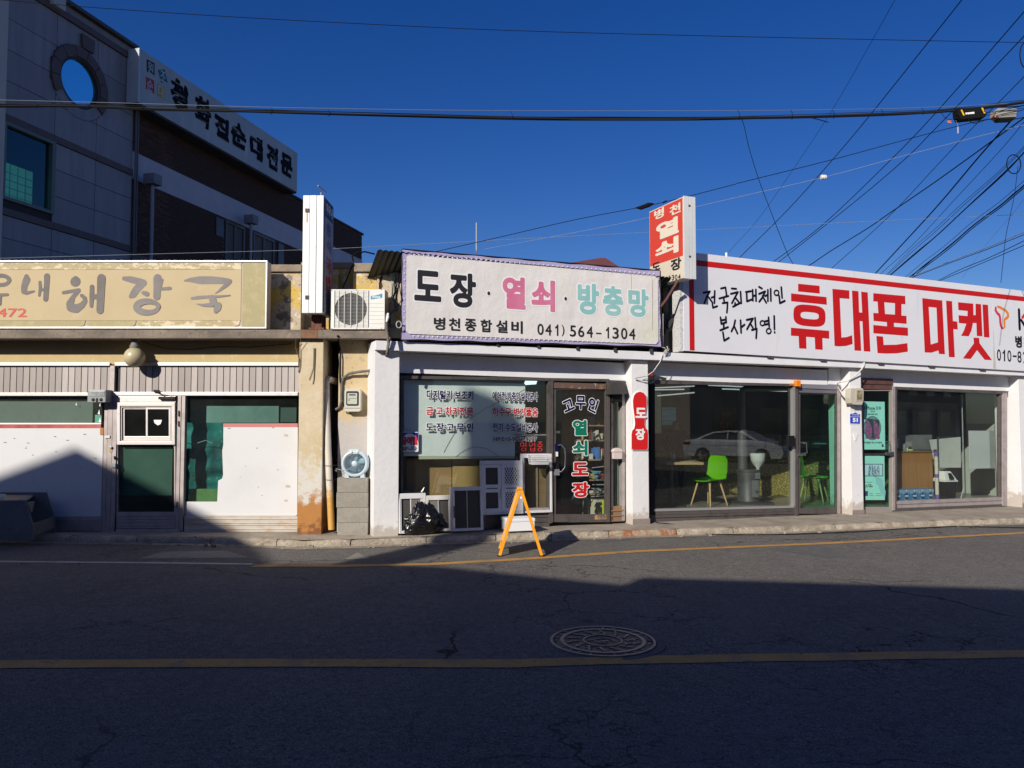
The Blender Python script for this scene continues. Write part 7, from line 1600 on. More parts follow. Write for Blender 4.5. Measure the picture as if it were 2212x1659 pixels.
# right part of the phone shop
cab = fthing(W, 'wooden_cabinet', 'tall orange-brown wooden cabinet behind the right phone shop window', 'cabinet', wu(1975, .9), .9, .26)
x0, x1 = wu(1938, .75), wu(2012, .75); zt_ = W.Z(1975, 975, .75)
cw = M('cabinet_wood', (.40, .19, .06), .5, n=[(5, (.32, .15, .05), .4, .7, (6, 6, .6))])
q = MB(W); q.box(x0 - .1, x0 + (x1 - x0) * .58, .75, 1.25, .261, zt_ - .02); q.build('door', cw, cab, bev=.003); q = MB(W); q.box(x0 + (x1 - x0) * .58 + .004, x1, .75, 1.25, .261, zt_ - .02); q.build('door', cw, cab, bev=.003)
q = MB(W); q.box(x0 - .12, x1 + .015, .73, 1.27, zt_ - .019, zt_); q.build('top', M('cabinet_top', (.28, .15, .06), .5), cab)
rr = random.Random(8)
for i, (u_, r_, h_, c_) in enumerate(((x0 + .25, .035, .14, (.2, .19, .17)), (x0 + .33, .04, .06, (.6, .6, .58)), (x0 + .45, .07, .035, (.4, .6, .1)), (x0 + .5, .03, .09, (.03, .03, .03)))):
    q = MB(W); q.lathe((u_, .82 + .03 * i, zt_ + .001), 'z', [(r_ * .8, 0), (r_, h_ * .4), (r_ * .8, h_), (.0001, h_)], 16); one(q, ['jar', 'cup', 'bowl', 'bottle'][i], M('small_ware_%d' % i, c_, .4), ['dull stoneware jar on top of the wooden cabinet', 'white cup on top of the wooden cabinet', 'lime green bowl on top of the wooden cabinet', 'small black bottle on top of the wooden cabinet'][i], ['jar', 'cup', 'bowl', 'bottle'][i], smooth=True)
pk = M('blue_pack', (.05, .20, .42), .35, n=[(14, (.35, .52, .62), .52, .58), (9, (.02, .06, .22), .40, .34)]); 
proto = None; a, b_ = wu(1937, .42), wu(2012, .42); wd_ = (b_ - a) / 4.35
for k in range(5):
    u_ = b_ - wd_ * (k + 1)
    if proto is None:
        proto = fthing(W, 'water_pack', 'x', 'bottle pack', u_, .42, .26, group='blue packs in front of the wooden cabinet'); q = MB(W); q.box(u_ + .004, u_ + wd_ - .004, .40, .6, .261, .261 + .23); q.build('wrapper', pk, proto, bev=.015)
        q = MB(W); zc2 = .261 + .105; uc2 = u_ + wd_ / 2; q.prism([(uc2 + .055 * cos(2 * pi * t / 20), zc2 + .06 * sin(2 * pi * t / 20)) for t in range(20)], .396, .401); q.build('round_label', M('pack_label', (.015, .05, .20), .4), proto)
        q = MB(W); q.box(uc2 - .045, uc2 + .045, .392, .3955, zc2 - .012, zc2 + .018); q.build('label_band', M('pack_white', (.6, .66, .7), .4), proto)
        q = MB(W); q.prism([(uc2 + .03 * cos(2 * pi * t / 12), .261 + .205 + .016 * sin(2 * pi * t / 12)) for t in range(12)], .396, .401); q.build('top_label', MATS['pack_white'], proto)
        o = proto
    else: o = copy_tree(proto); o.location = W.wd(u_, .42, .26)
    o['label'] = ['blue wrapped pack at the right end of the row under the cabinet', 'blue wrapped pack second from the right end of the row', 'middle blue wrapped pack of the row under the cabinet', 'blue wrapped pack second from the left of the row', 'blue wrapped pack half hidden by the window post'][k]
bin_ = fthing(W, 'waste_bin', 'black waste bin with white swing lid behind the right phone shop window', 'waste bin', wu(2044, .6), .6, .26); u_ = wu(2043, .6); zt_ = W.Z(2043, 1041, .55)
q = MB(W); 
def tap(u, w, z0, z1, a0, b0, a1, b1, nm, mt_, par, bev=.01):
    q = MB(W); q.add([(u - a0, w - b0, z0), (u + a0, w - b0, z0), (u + a0, w + b0, z0), (u - a0, w + b0, z0), (u - a1, w - b1, z1), (u + a1, w - b1, z1), (u + a1, w + b1, z1), (u - a1, w + b1, z1)], [(0, 3, 2, 1), (4, 5, 6, 7), (0, 1, 5, 4), (1, 2, 6, 5), (2, 3, 7, 6), (3, 0, 4, 7)]); return q.build(nm, mt_, par, bev=bev)
tap(u_, .65, .261, zt_, .125, .11, .155, .13, 'body', black, bin_); tap(u_, .65, zt_ + .001, zt_ + .03, .17, .145, .17, .145, 'rim', white_s, bin_); tap(u_ - .01, .65, zt_ + .031, zt_ + .2, .165, .14, .09, .06, 'swing_lid', white_s, bin_, .015)
q = MB(W); q.add([(u_ - .09, .502, zt_ + .06), (u_ + .05, .502, zt_ + .06), (u_ + .03, .56, zt_ + .17), (u_ - .06, .56, zt_ + .17)], [(0, 1, 2, 3)]); q.V = [v + Vector((.0, -.035, 0)) for v in q.V]; q.build('opening', black, bin_, recalc=False)
ro = fthing(W, 'paper_roll', 'tall cream roll with purple bands between the cabinet and the waste bin', 'roll', wu(2018, .6), .6, .26); u_ = wu(2020, .55)
q = MB(W); q.tube([(u_, .55, .261), (u_, .55, W.Z(2018, 985, .55))], .034, 16); q.build('roll', M('cream_roll', (.60, .57, .46), .6), ro, smooth=True)
for a, b_ in ((.261, .36), (W.Z(2018, 1032, .55), W.Z(2018, 1024, .55)), (W.Z(2018, 986, .55), W.Z(2018, 978, .55) + .02)):
    q = MB(W); q.tube([(u_, .55, a + .001), (u_, .55, b_)], .036, 16); q.build('band', M('purple_band', (.18, .10, .36), .5), ro, smooth=True)
q = MB(W); q.pq([(2009, 950), (2075, 944), (2076, 1010), (2022, 1010)], .95, .97); one(q, 'white_board_panel', M('poster_back', (.58, .60, .58), .6, n=[(4, (.5, .52, .5), .45, .7)]), 'white poster board leaning behind the waste bin in the shop window', 'board')
q = MB(W); q.pb(2026, 2028.5, 945, 1012, .93, .945); one(q, 'board_stand', dark_al, 'thin dark post in front of the white poster board', 'post')
q = MB(W); q.pb(1938, 2072, 870, 945, 1.3, 1.31); one(q, 'frosted_partition', M('frosted_panel', (.13, .145, .14), .5, n=[(3, (.19, .2, .2), .45, .7)]), 'grey frosted partition panel behind the wooden cabinet', 'partition')
for x0_, x1_ in ((1972, 2008), (2026, 2064)):
    q = MB(W); q.pb(x0_, x1_, 886, 945, 1.2, 1.22); one(q, 'shelf_panel', M('panel_dark', (.07, .07, .065), .6), 'dark grey panel standing before the left half of the frosted partition' if x0_ < 2000 else 'dark grey panel standing before the right half of the frosted partition', 'panel')
q = MB(W); q.pb(2094, 2138, 930.5, 1012, .30, .31); one(q, 'window_sheet', M('window_sheet', (.62, .64, .62), .6), 'blank white sheet hanging inside the right end of the shop window', 'sheet')
q = MB(W); q.pb(2138, 2150, 930.5, 1012, .36, .37); one(q, 'grey_sheet', M('grey_sheet', (.33, .34, .32), .6), 'narrow grey sheet beside the blank white one in the window', 'sheet')
q = MB(W); q.box(wu(2152, .8), wu(2152, .8) + .3, .8, 1.6, .261, 2.45); q.build('inner_pier', M('pale_pier', (.44, .46, .42), .8), wb)
q = MB(W); q.tube([(wu(2070, .5), .5, .27), (wu(2078, .5), .5, .5), (wu(2079, .5), .5, 2.3)], .01, 6); one(q, 'support_pole', silver, 'thin silver pole right of the waste bin inside the window', 'pole')
q = MB(W); q.box(wu(1785, .7), wu(1800, .7), .5, .52, .27, W.Z(1790, 866, .5)); one(q, 'roller_banner', M('mint_panel', (.32, .66, .58), .6), 'narrow mint panel standing behind the green glass door', 'panel')
q = MB(W); q.pb(1752, 1786, 957, 959.5, .9, 1.1); one(q, 'wall_shelf', M('shelf_teal', (.10, .30, .28), .5), 'thin shelf behind the green glass door', 'shelf')
q = MB(IF); q.pb(1753, 1782, 924, 944, -.8, -.78); fr_ = one(q, 'picture_frame', M('picture_dark', (.12, .17, .16), .5), 'small dark framed picture on the counter behind the door', 'picture')

# ------------------------------------------------------------------ stone-clad building and brick wall behind
gb = thing('stone_clad_building', 'grey stone-clad building with round and square windows at the top left', 'building', G.wd(0, 0, 0), 76.35)
stone = M('grey_granite', (.27, .265, .295), .55, rnd=.10, n=[(2.5, (.20, .195, .225), .4, .72, (2, 2, .25)), (60, (.27, .265, .30), .55, .65)], bump=(60, .15, .003))
pinkst = M('brown_granite', (.12, .085, .085), .6, rnd=.08, n=[(50, (.08, .055, .058), .45, .6)], bump=(60, .3, .004))
uE = 3.50; gu0 = -.06
def gz_(x, y): return G.Z(x, y)

zrows = [gz_(6, y) for y in (23, 92.6, 162)]; band = [(10.27, 10.55), (7.57, 7.72), (5.70, 5.845)]
band[0] = (G.Z(288, 134), G.Z(288, 121)); 
print('bands', band, 'rows', zrows)
ucs = [gu0 + .0, 1.17, 2.33, uE - .012]
zl = [4.6, 5.25, 5.70, 5.85, 6.42, 7.0, 7.565, 7.725, 8.40, 9.03, 9.66, band[0][0] + .0]
wx = (G.U(6.6), G.U(114)); wz = (G.Z(50, 445), G.Z(50, 279)); wc = G.px(172, 180); wr = .52
wz = (G.Z(109, 460), G.Z(6.6, 261)); wx = (.0, 1.14)
print('win', wx, wz, 'round', wc)
gap = .006
def circ(n=48, r=.5): return [(wc[0] + r * cos(2 * pi * k / n), wc[1] + r * sin(2 * pi * k / n)) for k in range(n)]
q = MB(G); q.prism([(gu0, -.2), (uE - .01, -.2), (uE - .01, 10.5), (gu0, 10.5)], .03, .25, [circ(48, .52), [(wx[0], wz[0]), (wx[1], wz[0]), (wx[1], wz[1]), (wx[0], wz[1])]]); q.box(gu0, uE - .01, 2.0, 2.2, -.2, 10.5); q.build('wall', M('joint_dark', (.03, .03, .035), .8), gb)
for i in range(3):
    a, b_ = ucs[i] + gap, ucs[i + 1] - gap
    for j in range(len(zl) - 1):
        c_, d_ = zl[j] + gap, zl[j + 1] - gap; bandp = abs(zl[j] - 5.70) < .01 or abs(zl[j] - 7.565) < .01
        if bandp:
            q = MB(G); q.box(a - gap + .002, b_ + gap - .002, -.03, .028, c_, d_); q.build('stone_band', pinkst, gb, bev=.004); continue
        if wx[0] < (a + b_) / 2 < wx[1] and wz[0] - .05 < (c_ + d_) / 2 < wz[1] + .05 and i == 0: continue
        # panel outline with a bite where the round window's surround sits
        n_ = 24; P = []
        R2 = .80
        inside = lambda p: (p[0] - wc[0]) ** 2 + (p[1] - wc[1]) ** 2 < R2 ** 2
        poly = [(a, c_), (b_, c_), (b_, d_), (a, d_)]
        near = any(inside((a + (b_ - a) * s_ / 12, c_ + (d_ - c_) * t_ / 8)) for s_ in range(13) for t_ in range(9))
        if not near:
            q = MB(G); q.prism(poly, 0, .028); q.build('stone_panel', stone, gb, bev=.003)
        else:       # cut cells: keep the strips outside the circle
            N_ = 16; q = MB(G)
            for s_ in range(N_):
                ua, ub = a + (b_ - a) * s_ / N_, a + (b_ - a) * (s_ + 1) / N_; um = (ua + ub) / 2; dxx = abs(um - wc[0])
                h_ = sqrt(max(0, R2 ** 2 - dxx ** 2)) if dxx < R2 else 0
                segs = [(c_, min(d_, wc[1] - h_)), (max(c_, wc[1] + h_), d_)] if h_ else [(c_, d_)]
                for z0_, z1_ in segs:
                    if z1_ - z0_ > .01: q.box(ua, ub, 0, .028, z0_, z1_)
            if q.V: q.build('stone_panel', stone, gb)
# round window with surround stones
q = MB(G); sur = circ(64, .79); q.prism(sur, .0, .03, [circ(64, .56)]); q.build('window_infill', stone, gb)
for k in range(9):
    a0, a1 = radians(-35 + k * 250 / 9 + .6), radians(-35 + (k + 1) * 250 / 9 - .6)
    P = [(wc[0] + r_ * cos(a), wc[1] + r_ * sin(a)) for r_, aa in ((.57, [a0 + (a1 - a0) * t / 5 for t in range(6)]), (.80, [a1 + (a0 - a1) * t / 5 for t in range(6)])) for a in aa]
    q = MB(G); q.prism(P, -.05, .0); q.build('arch_stone', pinkst, gb, bev=.004)
q = MB(G); q.prism([(wc[0] + .0, wc[1] + .81), (wc[0] + .32, wc[1] + .81), (wc[0] + .34, wc[1] + 1.12), (wc[0] - .02, wc[1] + 1.12)], -.07, .0); q.build('keystone', pinkst, gb, bev=.004)
q = MB(G); q.prism(circ(48, .56), .005, .12, [circ(48, .50)]); q.build('window_frame', M('round_frame', (.02, .02, .02), .5), gb)
def skyglass(name, col, rough=.02):
    m = M(name, col, rough, .0, spec=1.0); b = m.node_tree.nodes['Principled BSDF']; b.inputs['Metallic'].default_value = .85; return m
q = MB(G); q.prism(circ(48, .50), .05, .06); q.build('window_pane', skyglass('blue_mirror_glass', (.30, .85, 1.0)), gb)
frameG = lambda: None
q = MB(G); q.prism([(wx[0] - .06, wz[0] - .02), (wx[1] + .06, wz[0] - .02), (wx[1] + .06, wz[1] + .02), (wx[0] - .06, wz[1] + .02)], -.03, .1, [[(wx[0] - .0, wz[0] + .05), (wx[1] - .03, wz[0] + .05), (wx[1] - .03, wz[1] - .05), (wx[0] - .0, wz[1] - .05)]]); q.build('window_frame', M('window_frame_green_grey', (.13, .16, .16), .5, .2), gb, bev=.004)
q = MB(G); q.box(wx[0], wx[1], .06, .07, wz[0], wz[1]); q.build('window_pane', glass('green_tint', (.25, .62, .55), boost=1.5), gb)
q = MB(G); q.box(wx[0], wx[1], .5, .52, wz[0], wz[0] + (wz[1] - wz[0]) * .60); q.build('blind', M('mint_blind_glow', (.40, .80, .66), .7, emit=.12), gb)  # faint emission brightens the lower pane; the blind itself is no lamp
for k in range(1, 5):
    q = MB(G); z = wz[0] + (wz[1] - wz[0]) * .1 * k + .1; q.box(wx[0], wx[1], .485, .5, z, z + .012); q.build('blind_bar', M('pale_bar', (.5, .75, .65), .7), gb)
for k in range(1, 6):
    q = MB(G); u_ = wx[0] + (wx[1] - wx[0]) * k / 6; q.box(u_, u_ + .012, .486, .499, wz[0], wz[0] + (wz[1] - wz[0]) * .6); q.build('blind_bar', MATS['pale_bar'], gb)
# cornice at the roof, seam pipes, corner
q = MB(G); q.box(gu0, uE, -.05, .03, band[0][0], band[0][1]); q.build('cornice_band', pinkst, gb, bev=.006)
q = MB(G); q.box(gu0, uE, .0, .03, band[0][1] + .003, 10.68); q.build('parapet_stone', stone, gb)
ztop = G.Z(288, 96, -.1)
q = MB(G); q.box(gu0 - .3, uE, -.12, 6, 10.683, ztop + .04); q.build('roof_cornice', M('dark_cornice', (.06, .055, .06), .6), gb, bev=.01)
q = MB(G); q.box(.90, 1.22, -.16, .4, ztop - .30, ztop + .1); q.build('roof_block', M('pale_roof_block', (.45, .45, .45), .6), gb, bev=.01)
q = MB(G); q.box(gu0 - .25, gu0 - .005, -.05, 1, -.2, 10.6); q.build('corner_pilaster', M('pale_corner', (.50, .48, .45), .6), gb, bev=.01)
q = MB(G); q.box(gu0 - .2, gu0 - .01, 1.001, 6.0, -.2, 10.6); q.build('street_wall', stone, gb)
for k in (0, 1): q = MB(G); q.tube([(uE + .02 + k * .07, -.06, 4), (uE + .02 + k * .07, -.06, 10.6)], .022, 8); q.build('seam_pipe', M('seam_pipe', (.12, .12, .14), .5), gb, smooth=True)

bb = thing('brick_building', 'dark brick building with white band, windows and a big sign behind the restaurant', 'building', G.wd(3.6, .2, 0), 76.35)
bU0, bU1 = 3.56, 16.78; zpar = 9.30; zbt = 8.22; zbb = 7.55; BWd = .10
q = MB(G); q.box(bU0, bU1, BWd + .02, 9, -.2, zpar - .05); q.build('wall', M('mortar', (.15, .125, .12), .9), bb)
q = MB(G); q.box(bU0, bU1, BWd - .02, BWd + .02, zbb, zbt); q.build('render_band', M('white_band', (.46, .47, .54), .75, n=[(3, (.40, .41, .48), .4, .7)]), bb)
q = MB(G); q.box(bU0, bU1 + .05, BWd - .06, BWd + .3, zpar - .05, zpar + .03); q.build('coping', M('brick_coping', (.04, .03, .028), .8), bb, bev=.01)
brm = M('dark_brick', (.085, .040, .032), .85, rnd=.35, bump=(50, .5, .005))
wins = [(G.U(474), G.U(512)), (G.U(534), G.U(580))]; wzb, wzt = 4.9, 7.50
wins = [(G.U(479, BWd), G.U(521, BWd)), (G.U(540, BWd), G.U(586, BWd))]
bl_, bh_ = .205, .052; rows_ = []
z = zbt + .006; r_i = 0
cells = []
def fill(z0_, z1_):
    global r_i
    z = z0_
    while z + bh_ < z1_:
        u_ = bU0 + (.107 if r_i % 2 else 0); 
        if r_i % 2: cells.append((bU0, z, .10))
        while u_ < bU1 - .05:
            l_ = min(bl_, bU1 - u_)
            skip = any(a - .08 < u_ + l_ / 2 < b_ + .08 and z < wzt for a, b_ in wins)
            behind = z > 9.24 - .0 and u_ < 10.8 and False
            if not skip: cells.append((u_, z, l_))
            u_ += .215
        z += .062; r_i += 1
fill(zbt + .006, zpar - .055); fill(5.75, zbb - .002)
full = [c for c in cells if abs(c[2] - bl_) < 1e-3]; full.sort(key=lambda c: c[0]); vis = [c for c in full if c[1] < 9.26 and c[1] > zbt or c[0] < 5.2][:300]; vset = set(vis)
q = MB(R); q.box(0, bl_, 0, .02, 0, bh_); tmpo = q.build('brick', brm, None); bme = tmpo.data; bpy.data.objects.remove(tmpo)
Rinv = bb.matrix_world
rbase = G.wd(3.6, .2, 0)
for (u_, z, l_) in vis:
    o = bpy.data.objects.new('brick', bme); COL.objects.link(o); o.parent = bb
    dw = random.uniform(-.003, .004); o.location = (u_ - 3.6, BWd + dw - .2, z)
q = MB(G)
for c in cells:
    if c in vset: continue
    dw = random.uniform(-.003, .004); q.box(c[0], c[0] + c[2], BWd + dw, BWd + .0195, c[1], c[1] + bh_)
q.build('brickwork', brm, bb, kind='stuff', recalc=False)
fm_ = M('window_frame_dark', (.10, .105, .12), .5, .3)
for (a, b_) in wins:
    q = MB(G); q.prism([(a, wzb), (b_, wzb), (b_, wzt), (a, wzt)], BWd - .03, BWd + .06, [[(a + .07, wzb + .1), (b_ - .07, wzb + .1), (b_ - .07, wzt - .07), (a + .07, wzt - .07)]]); wf = q.build('window', fm_, bb, bev=.004)
    m_ = (a + b_) / 2
    q = MB(G); q.box(m_ - .04, m_ + .04, BWd - .02, BWd + .05, wzb + .1, wzt - .07); q.build('mullion', fm_, wf)
    for c_, d_ in ((a + .07, m_ - .04), (m_ + .04, b_ - .07)):
        q = MB(G); q.box(c_, d_, BWd + .03, BWd + .035, wzb + .1, wzt - .07); q.build('pane', skyglass('dark_pane', (.03, .035, .045), .1), wf)
for c_ in (wins[0][0] - .45, wins[1][1] + .25):
    q = MB(G); q.box(c_, c_ + .35, BWd - .025, BWd + .0, 6.95 if c_ < 9 else 6.7, 7.48); q.build('vent_panel', fm_, bb, bev=.004)
q = MB(G); q.box(bU1 - 1.1, bU1 - .25, BWd - .02, BWd + .02, 5.2, 6.5); q.build('blue_shutter', M('blue_shutter', (.06, .14, .22), .6), bb)
# square down pipes with hopper heads
for i, (x, yt, yb, hx) in enumerate(((318.5, 366, 389, 12), (535.5, 457.5, 476, 9.5))):
    pr = fthing(G, 'downpipe', ['nearer grey rainwater pipe with square hopper head on the dark brick wall', 'farther grey rainwater pipe with square hopper head between the brick wall windows'][i], 'rainwater pipe', G.U(x, -.3), -.3, 4, group='rainwater pipes on the brick building')
    q = MB(G); ua, ub = G.U(x - hx, -.4), G.U(x + hx * .3, -.4); zt_, zb_2 = G.Z(x, yt, -.4), G.Z(x, yb, -.4)
    wv = .55 if i == 0 else .42
    du = .30
    q.box(G.U(x, -.25) - du * .5, G.U(x, -.25) + du * .5, -.25 - .16, -.25 + .16, zb_2, zt_); q.build('hopper_head', M('hopper_grey', (.20, .20, .23), .6, n=[(9, (.15, .15, .17), .4, .7)]), pr, bev=.02)
    q = MB(G); q.tube([(G.U(x, -.25), -.25, 4), (G.U(x, -.25), -.25, zb_2)], .045, 10); q.build('pipe', M('pipe_grey', (.26, .26, .30), .5, .2), pr, smooth=True)
# the big sign
bs = fthing(G, 'roof_sign', 'long dirty white sign with black brush letters and coloured squares on the brick building', 'sign', 7, -.35, 9.25)
sU0, sU1, sZ0, sZ1 = 3.21, 10.70, 9.245, 10.565
q = MB(G); q.box(sU0, sU1, -.35, -.02, sZ0, sZ1); q.build('panel', M('dirty_white_sign', (.42, .47, .50), .6, n=[(1.0, (.36, .42, .46), .4, .65), (2.2, (.50, .54, .56), .55, .72, (1, 1, .35))], bump=(2, .25, .03)), bs, bev=.006)
q = MB(G); q.box(sU0 - .01, sU0 + .05, -.36, -.352, sZ0, sZ1); q.build('frame_edge', M('pale_frame', (.5, .52, .54), .5, .3), bs)
q = MB(G); q.box(sU0, sU1, -.33, .1, sZ0 - .05, sZ0 - .002); q.build('bottom_rail', dark_in, bs)
KS = crop(2.7646, 550, 180); SW = -.352
sq_ = [((75, 145), (163, 190), (162, 330), (76, 278), M('sign_black_square', (.012, .012, .02), .5), '원', (88, 150, 180, 308)),
       ((196, 262), (272, 258), (305, 400), (232, 405), M('sign_teal_square', (.03, .13, .17), .5), '조', (222, 285, 278, 392)),
       ((68, 335), (158, 378), (160, 524), (67, 470), M('sign_red_square', (.40, .02, .03), .5), '순', (78, 145, 368, 492)),
       ((190, 408), (280, 450), (276, 586), (188, 540), M('sign_yellow_square', (.48, .33, .01), .5), '대', (200, 268, 430, 566))]
for a, b_, c_, d_, m_, ch, bx4 in sq_:
    q = MB(G); q.flat([G.px(*KS(*p), SW) for p in (d_, c_, b_, a)], SW - .001); q.build('coloured_square', m_, bs)
    text(G, ch, *bx4, SW - .003, M('sign_pale_letter', (.5, .6, .62), .5), bs, bold=.01, jit=.01, T=KS)
for ch, a in (('청', (335, 525, 385, 690)), ('화', (600, 780, 560, 890)), ('집', (815, 970, 770, 1020)), ('순', (992, 1160, 845, 1110)), ('대', (1200, 1342, 985, 1245)), ('전', (1385, 1505, 1090, 1350)), ('문', (1535, 1665, 1180, 1420))):
    text(G, ch, *a, SW - .002, M('sign_brush_ink', (.006, .005, .012), .7, spec=.1), bs, bold=.06, jit=.05, T=KS)
q = MB(G)
for u_ in (4.0, 5.4, 8.6, 9.2): q.tube([(u_, -.2, sZ1), (u_, -.2, sZ1 + .07)], .02, 6)
q.build('lug', dark_in, bs)

# small red roofs peeping over the banner
q = MB(); hr = 17.0
def P_(x, y, Y): r_ = ray(x, y); return Vector((r_[0] / r_[1] * Y, Y, CAMH + r_[2] / r_[1] * Y))
a, b_, c_, d_ = P_(1205, 572, 17), P_(1296, 557, 19), P_(1308, 557, 19), P_(1350, 584, 17); e_, f_ = P_(1210, 580, 17), P_(1352, 592, 17)
e_.z = d_.z = d_.z; q.V = [a, d_, c_, b_, a - Vector((0, 0, .4)), d_ - Vector((0, 0, .4)), c_ + Vector((0, 2, -.9)), b_ + Vector((0, 2, -.9))]; q.Fc = [[0, 1, 2, 3], [0, 4, 5, 1], [3, 2, 6, 7], [0, 3, 7, 4], [1, 5, 6, 2], [4, 7, 6, 5]]; q.mi = [0] * 6
one(q, 'hipped_roof', M('red_brown_roof', (.17, .05, .035), .7, n=[(4, (.12, .04, .03), .4, .7)]), 'red-brown hipped roof peeping over the top edge of the banner', 'roof')
q = MB(); a, b_ = P_(1330, 575, 12.2), P_(1420, 586, 12.2); q.V = [a, b_, b_ + Vector((0, 1.2, .18)), a + Vector((0, 1.2, .18)), a - Vector((0, 0, .05)), b_ - Vector((0, 0, .05)), b_ + Vector((0, 1.2, .1)), a + Vector((0, 1.2, .1))]; q.Fc = [[0, 1, 2, 3], [4, 7, 6, 5], [0, 4, 5, 1], [1, 5, 6, 2], [2, 6, 7, 3], [3, 7, 4, 0]]; q.mi = [0] * 6
one(q, 'roof_sheet', rust, 'rusty roof sheet edge at the top right corner of the banner', 'roof')
q = MB(); p0, p1 = P_(1029, 481, 16), P_(1029, 560, 16); q.tube([p1, p0], .012, 6, world=True); one(q, 'antenna', M('antenna_grey', (.35, .35, .36), .5), 'thin upright antenna rod behind the banner', 'antenna')
q = MB(); p0, p1 = P_(1569, 546, 13), P_(1569, 565, 13); q.tube([p1, p0], .02, 6, world=True); one(q, 'roof_peg', vinyl, 'short white peg above the top edge of the phone shop sign', 'peg')

# ------------------------------------------------------------------ overhead lines
def line(T, pts, Y0, Y1, wpx, label, mat=None, name='overhead_cable', n=5, cat='cable', sub=4, group=None):
    q = MB(); D = [T(*p) if T else p for p in pts]; P = []; tot = sum(((D[i + 1][0] - D[i][0]) ** 2 + (D[i + 1][1] - D[i][1]) ** 2) ** .5 for i in range(len(D) - 1)); acc = 0
    for i, (x, y) in enumerate(D):
        if i: acc += ((D[i][0] - D[i - 1][0]) ** 2 + (D[i][1] - D[i - 1][1]) ** 2) ** .5
        P.append(P_(x, y, Y0 + (Y1 - Y0) * acc / tot))
    S_ = []                                     # smooth through the surveyed points
    for i in range(len(P) - 1):
        p0_, p1_, p2_, p3_ = P[max(i - 1, 0)], P[i], P[i + 1], P[min(i + 2, len(P) - 1)]
        for k in range(sub):
            t = k / sub; S_.append(.5 * ((2 * p1_) + (p2_ - p0_) * t + (2 * p0_ - 5 * p1_ + 4 * p2_ - p3_) * t * t + (3 * p1_ - p0_ - 3 * p2_ + p3_) * t ** 3))
    S_.append(P[-1]); q.tube(S_, (wpx / 2) * ((Y0 + Y1) / 2) / FPX, n, world=True)
    return one(q, name, mat or rubber, label, cat, group, smooth=True)
T7 = crop(1.508, 2900, 0)
lw = M('pale_wire', (.20, .23, .27), .8)
line(None, [(-60, -6), (145, 12), (430, 32), (713, 48), (1106, 66), (1590, 79), (2212, 92), (2400, 94)], 14, 16, 1.5, 'single thin cable crossing the whole sky near the top')
line(T7, [(1400, -75), (1337, 0), (820, 650), (560, 960), (300, 1250), (15, 1532), (-40, 1585)], 14, 24, 1.9, 'straight dark cable from the top edge down to the phone sign left end')
line(T7, [(1800, -40), (1707, 70), (1210, 640), (910, 955), (500, 1345), (215, 1556), (120, 1625)], 14, 24, 1.9, 'upper of the close pair of cables running down to the phone shop sign')
line(T7, [(1800, 110), (1707, 215), (1320, 620), (1150, 795), (1000, 945), (700, 1200), (245, 1560), (150, 1630)], 14, 24, 1.8, 'lower one of the close pair of cables running down to the phone shop sign')
line(T7, [(985, -80), (940, 0), (800, 250), (570, 650), (340, 1000), (130, 1300), (0, 1445), (-100, 1560)], 14, 26, .8, 'faintest hairline wire slanting from the top edge to behind the red key sign')
line(T7, [(1740, 640), (1540, 700), (1430, 720), (1040, 820), (580, 945), (0, 1090)], 13, 12.4, 1.6, 'cable from the grey junction box leftwards to the black splice over the key sign')
line(None, [(1590, 397.5), (1420, 440), (1250, 473), (1106, 506), (1010, 528), (930, 546)], 12.4, 13, 1.5, 'cable going on left from the black splice down behind the banner')
line(T7, [(1800, 715), (1707, 742), (1340, 835), (900, 950), (520, 1052), (0, 1172), (-700, 1330), (-1500, 1480)], 13, 20, .9, 'very thin pale wire threaded through the small white insulator', lw)
line(T7, [(15, 690), (40, 730), (75, 880), (130, 1060), (190, 1220), (240, 1350), (300, 1500), (337, 1570)], 13, 14, 1.4, 'drop cable hanging from the cable bundle down to the phone shop sign')
line(T7, [(1800, 360), (1707, 455), (1560, 605), (1420, 740), (1220, 950), (900, 1290), (560, 1597), (480, 1665)], 14, 24, 1.4, 'thin straight cable crossing behind the black closure box')
line(T7, [(1760, 660), (1707, 700), (1500, 850), (1180, 1080), (900, 1272), (780, 1355), (560, 1490), (425, 1580), (300, 1640)], 13, 22, 2.4, 'thick sagging cable leaving the grey junction box down to the left')
line(T7, [(1655, 680), (1640, 705), (1440, 930), (1200, 1215), (985, 1450), (820, 1628), (760, 1690)], 13, 22, 2.8, 'thickest steep cable hanging from the grey junction box')
line(T7, [(1740, 690), (1707, 725), (1560, 900), (1300, 1180), (1050, 1450), (860, 1622), (800, 1680)], 13, 22, 1.1, 'thin kinked cable just right of the thickest steep one')
for j, (dx_, dy_, w_, lab) in enumerate(((0, 0, 2.6, 'lowest heavy strand of the steep bundle ending near the middle of the phone sign'), (-16, -16, 1.1, 'thin strand just above the steep bundle over the phone sign'), (-32, -20, 1.0, 'outermost thin strand above the steep bundle over the phone sign'), (6, -8, 1.5, 'wavy strand wound on the steep bundle over the phone sign'))):
    P = [(1790, 815), (1707, 905), (1580, 1040), (1370, 1230), (1210, 1380), (1060, 1510), (910, 1637), (840, 1700)]
    line(T7, [(x + dx_ * min(1, (i + 1) / 4) * (1 if i < 6 else .4) + (5 * sin(i * 2.1) if j == 3 else 0), y + dy_ * (1 if i < 6 else .6)) for i, (x, y) in enumerate(P)], 12.5, 20, w_, lab)
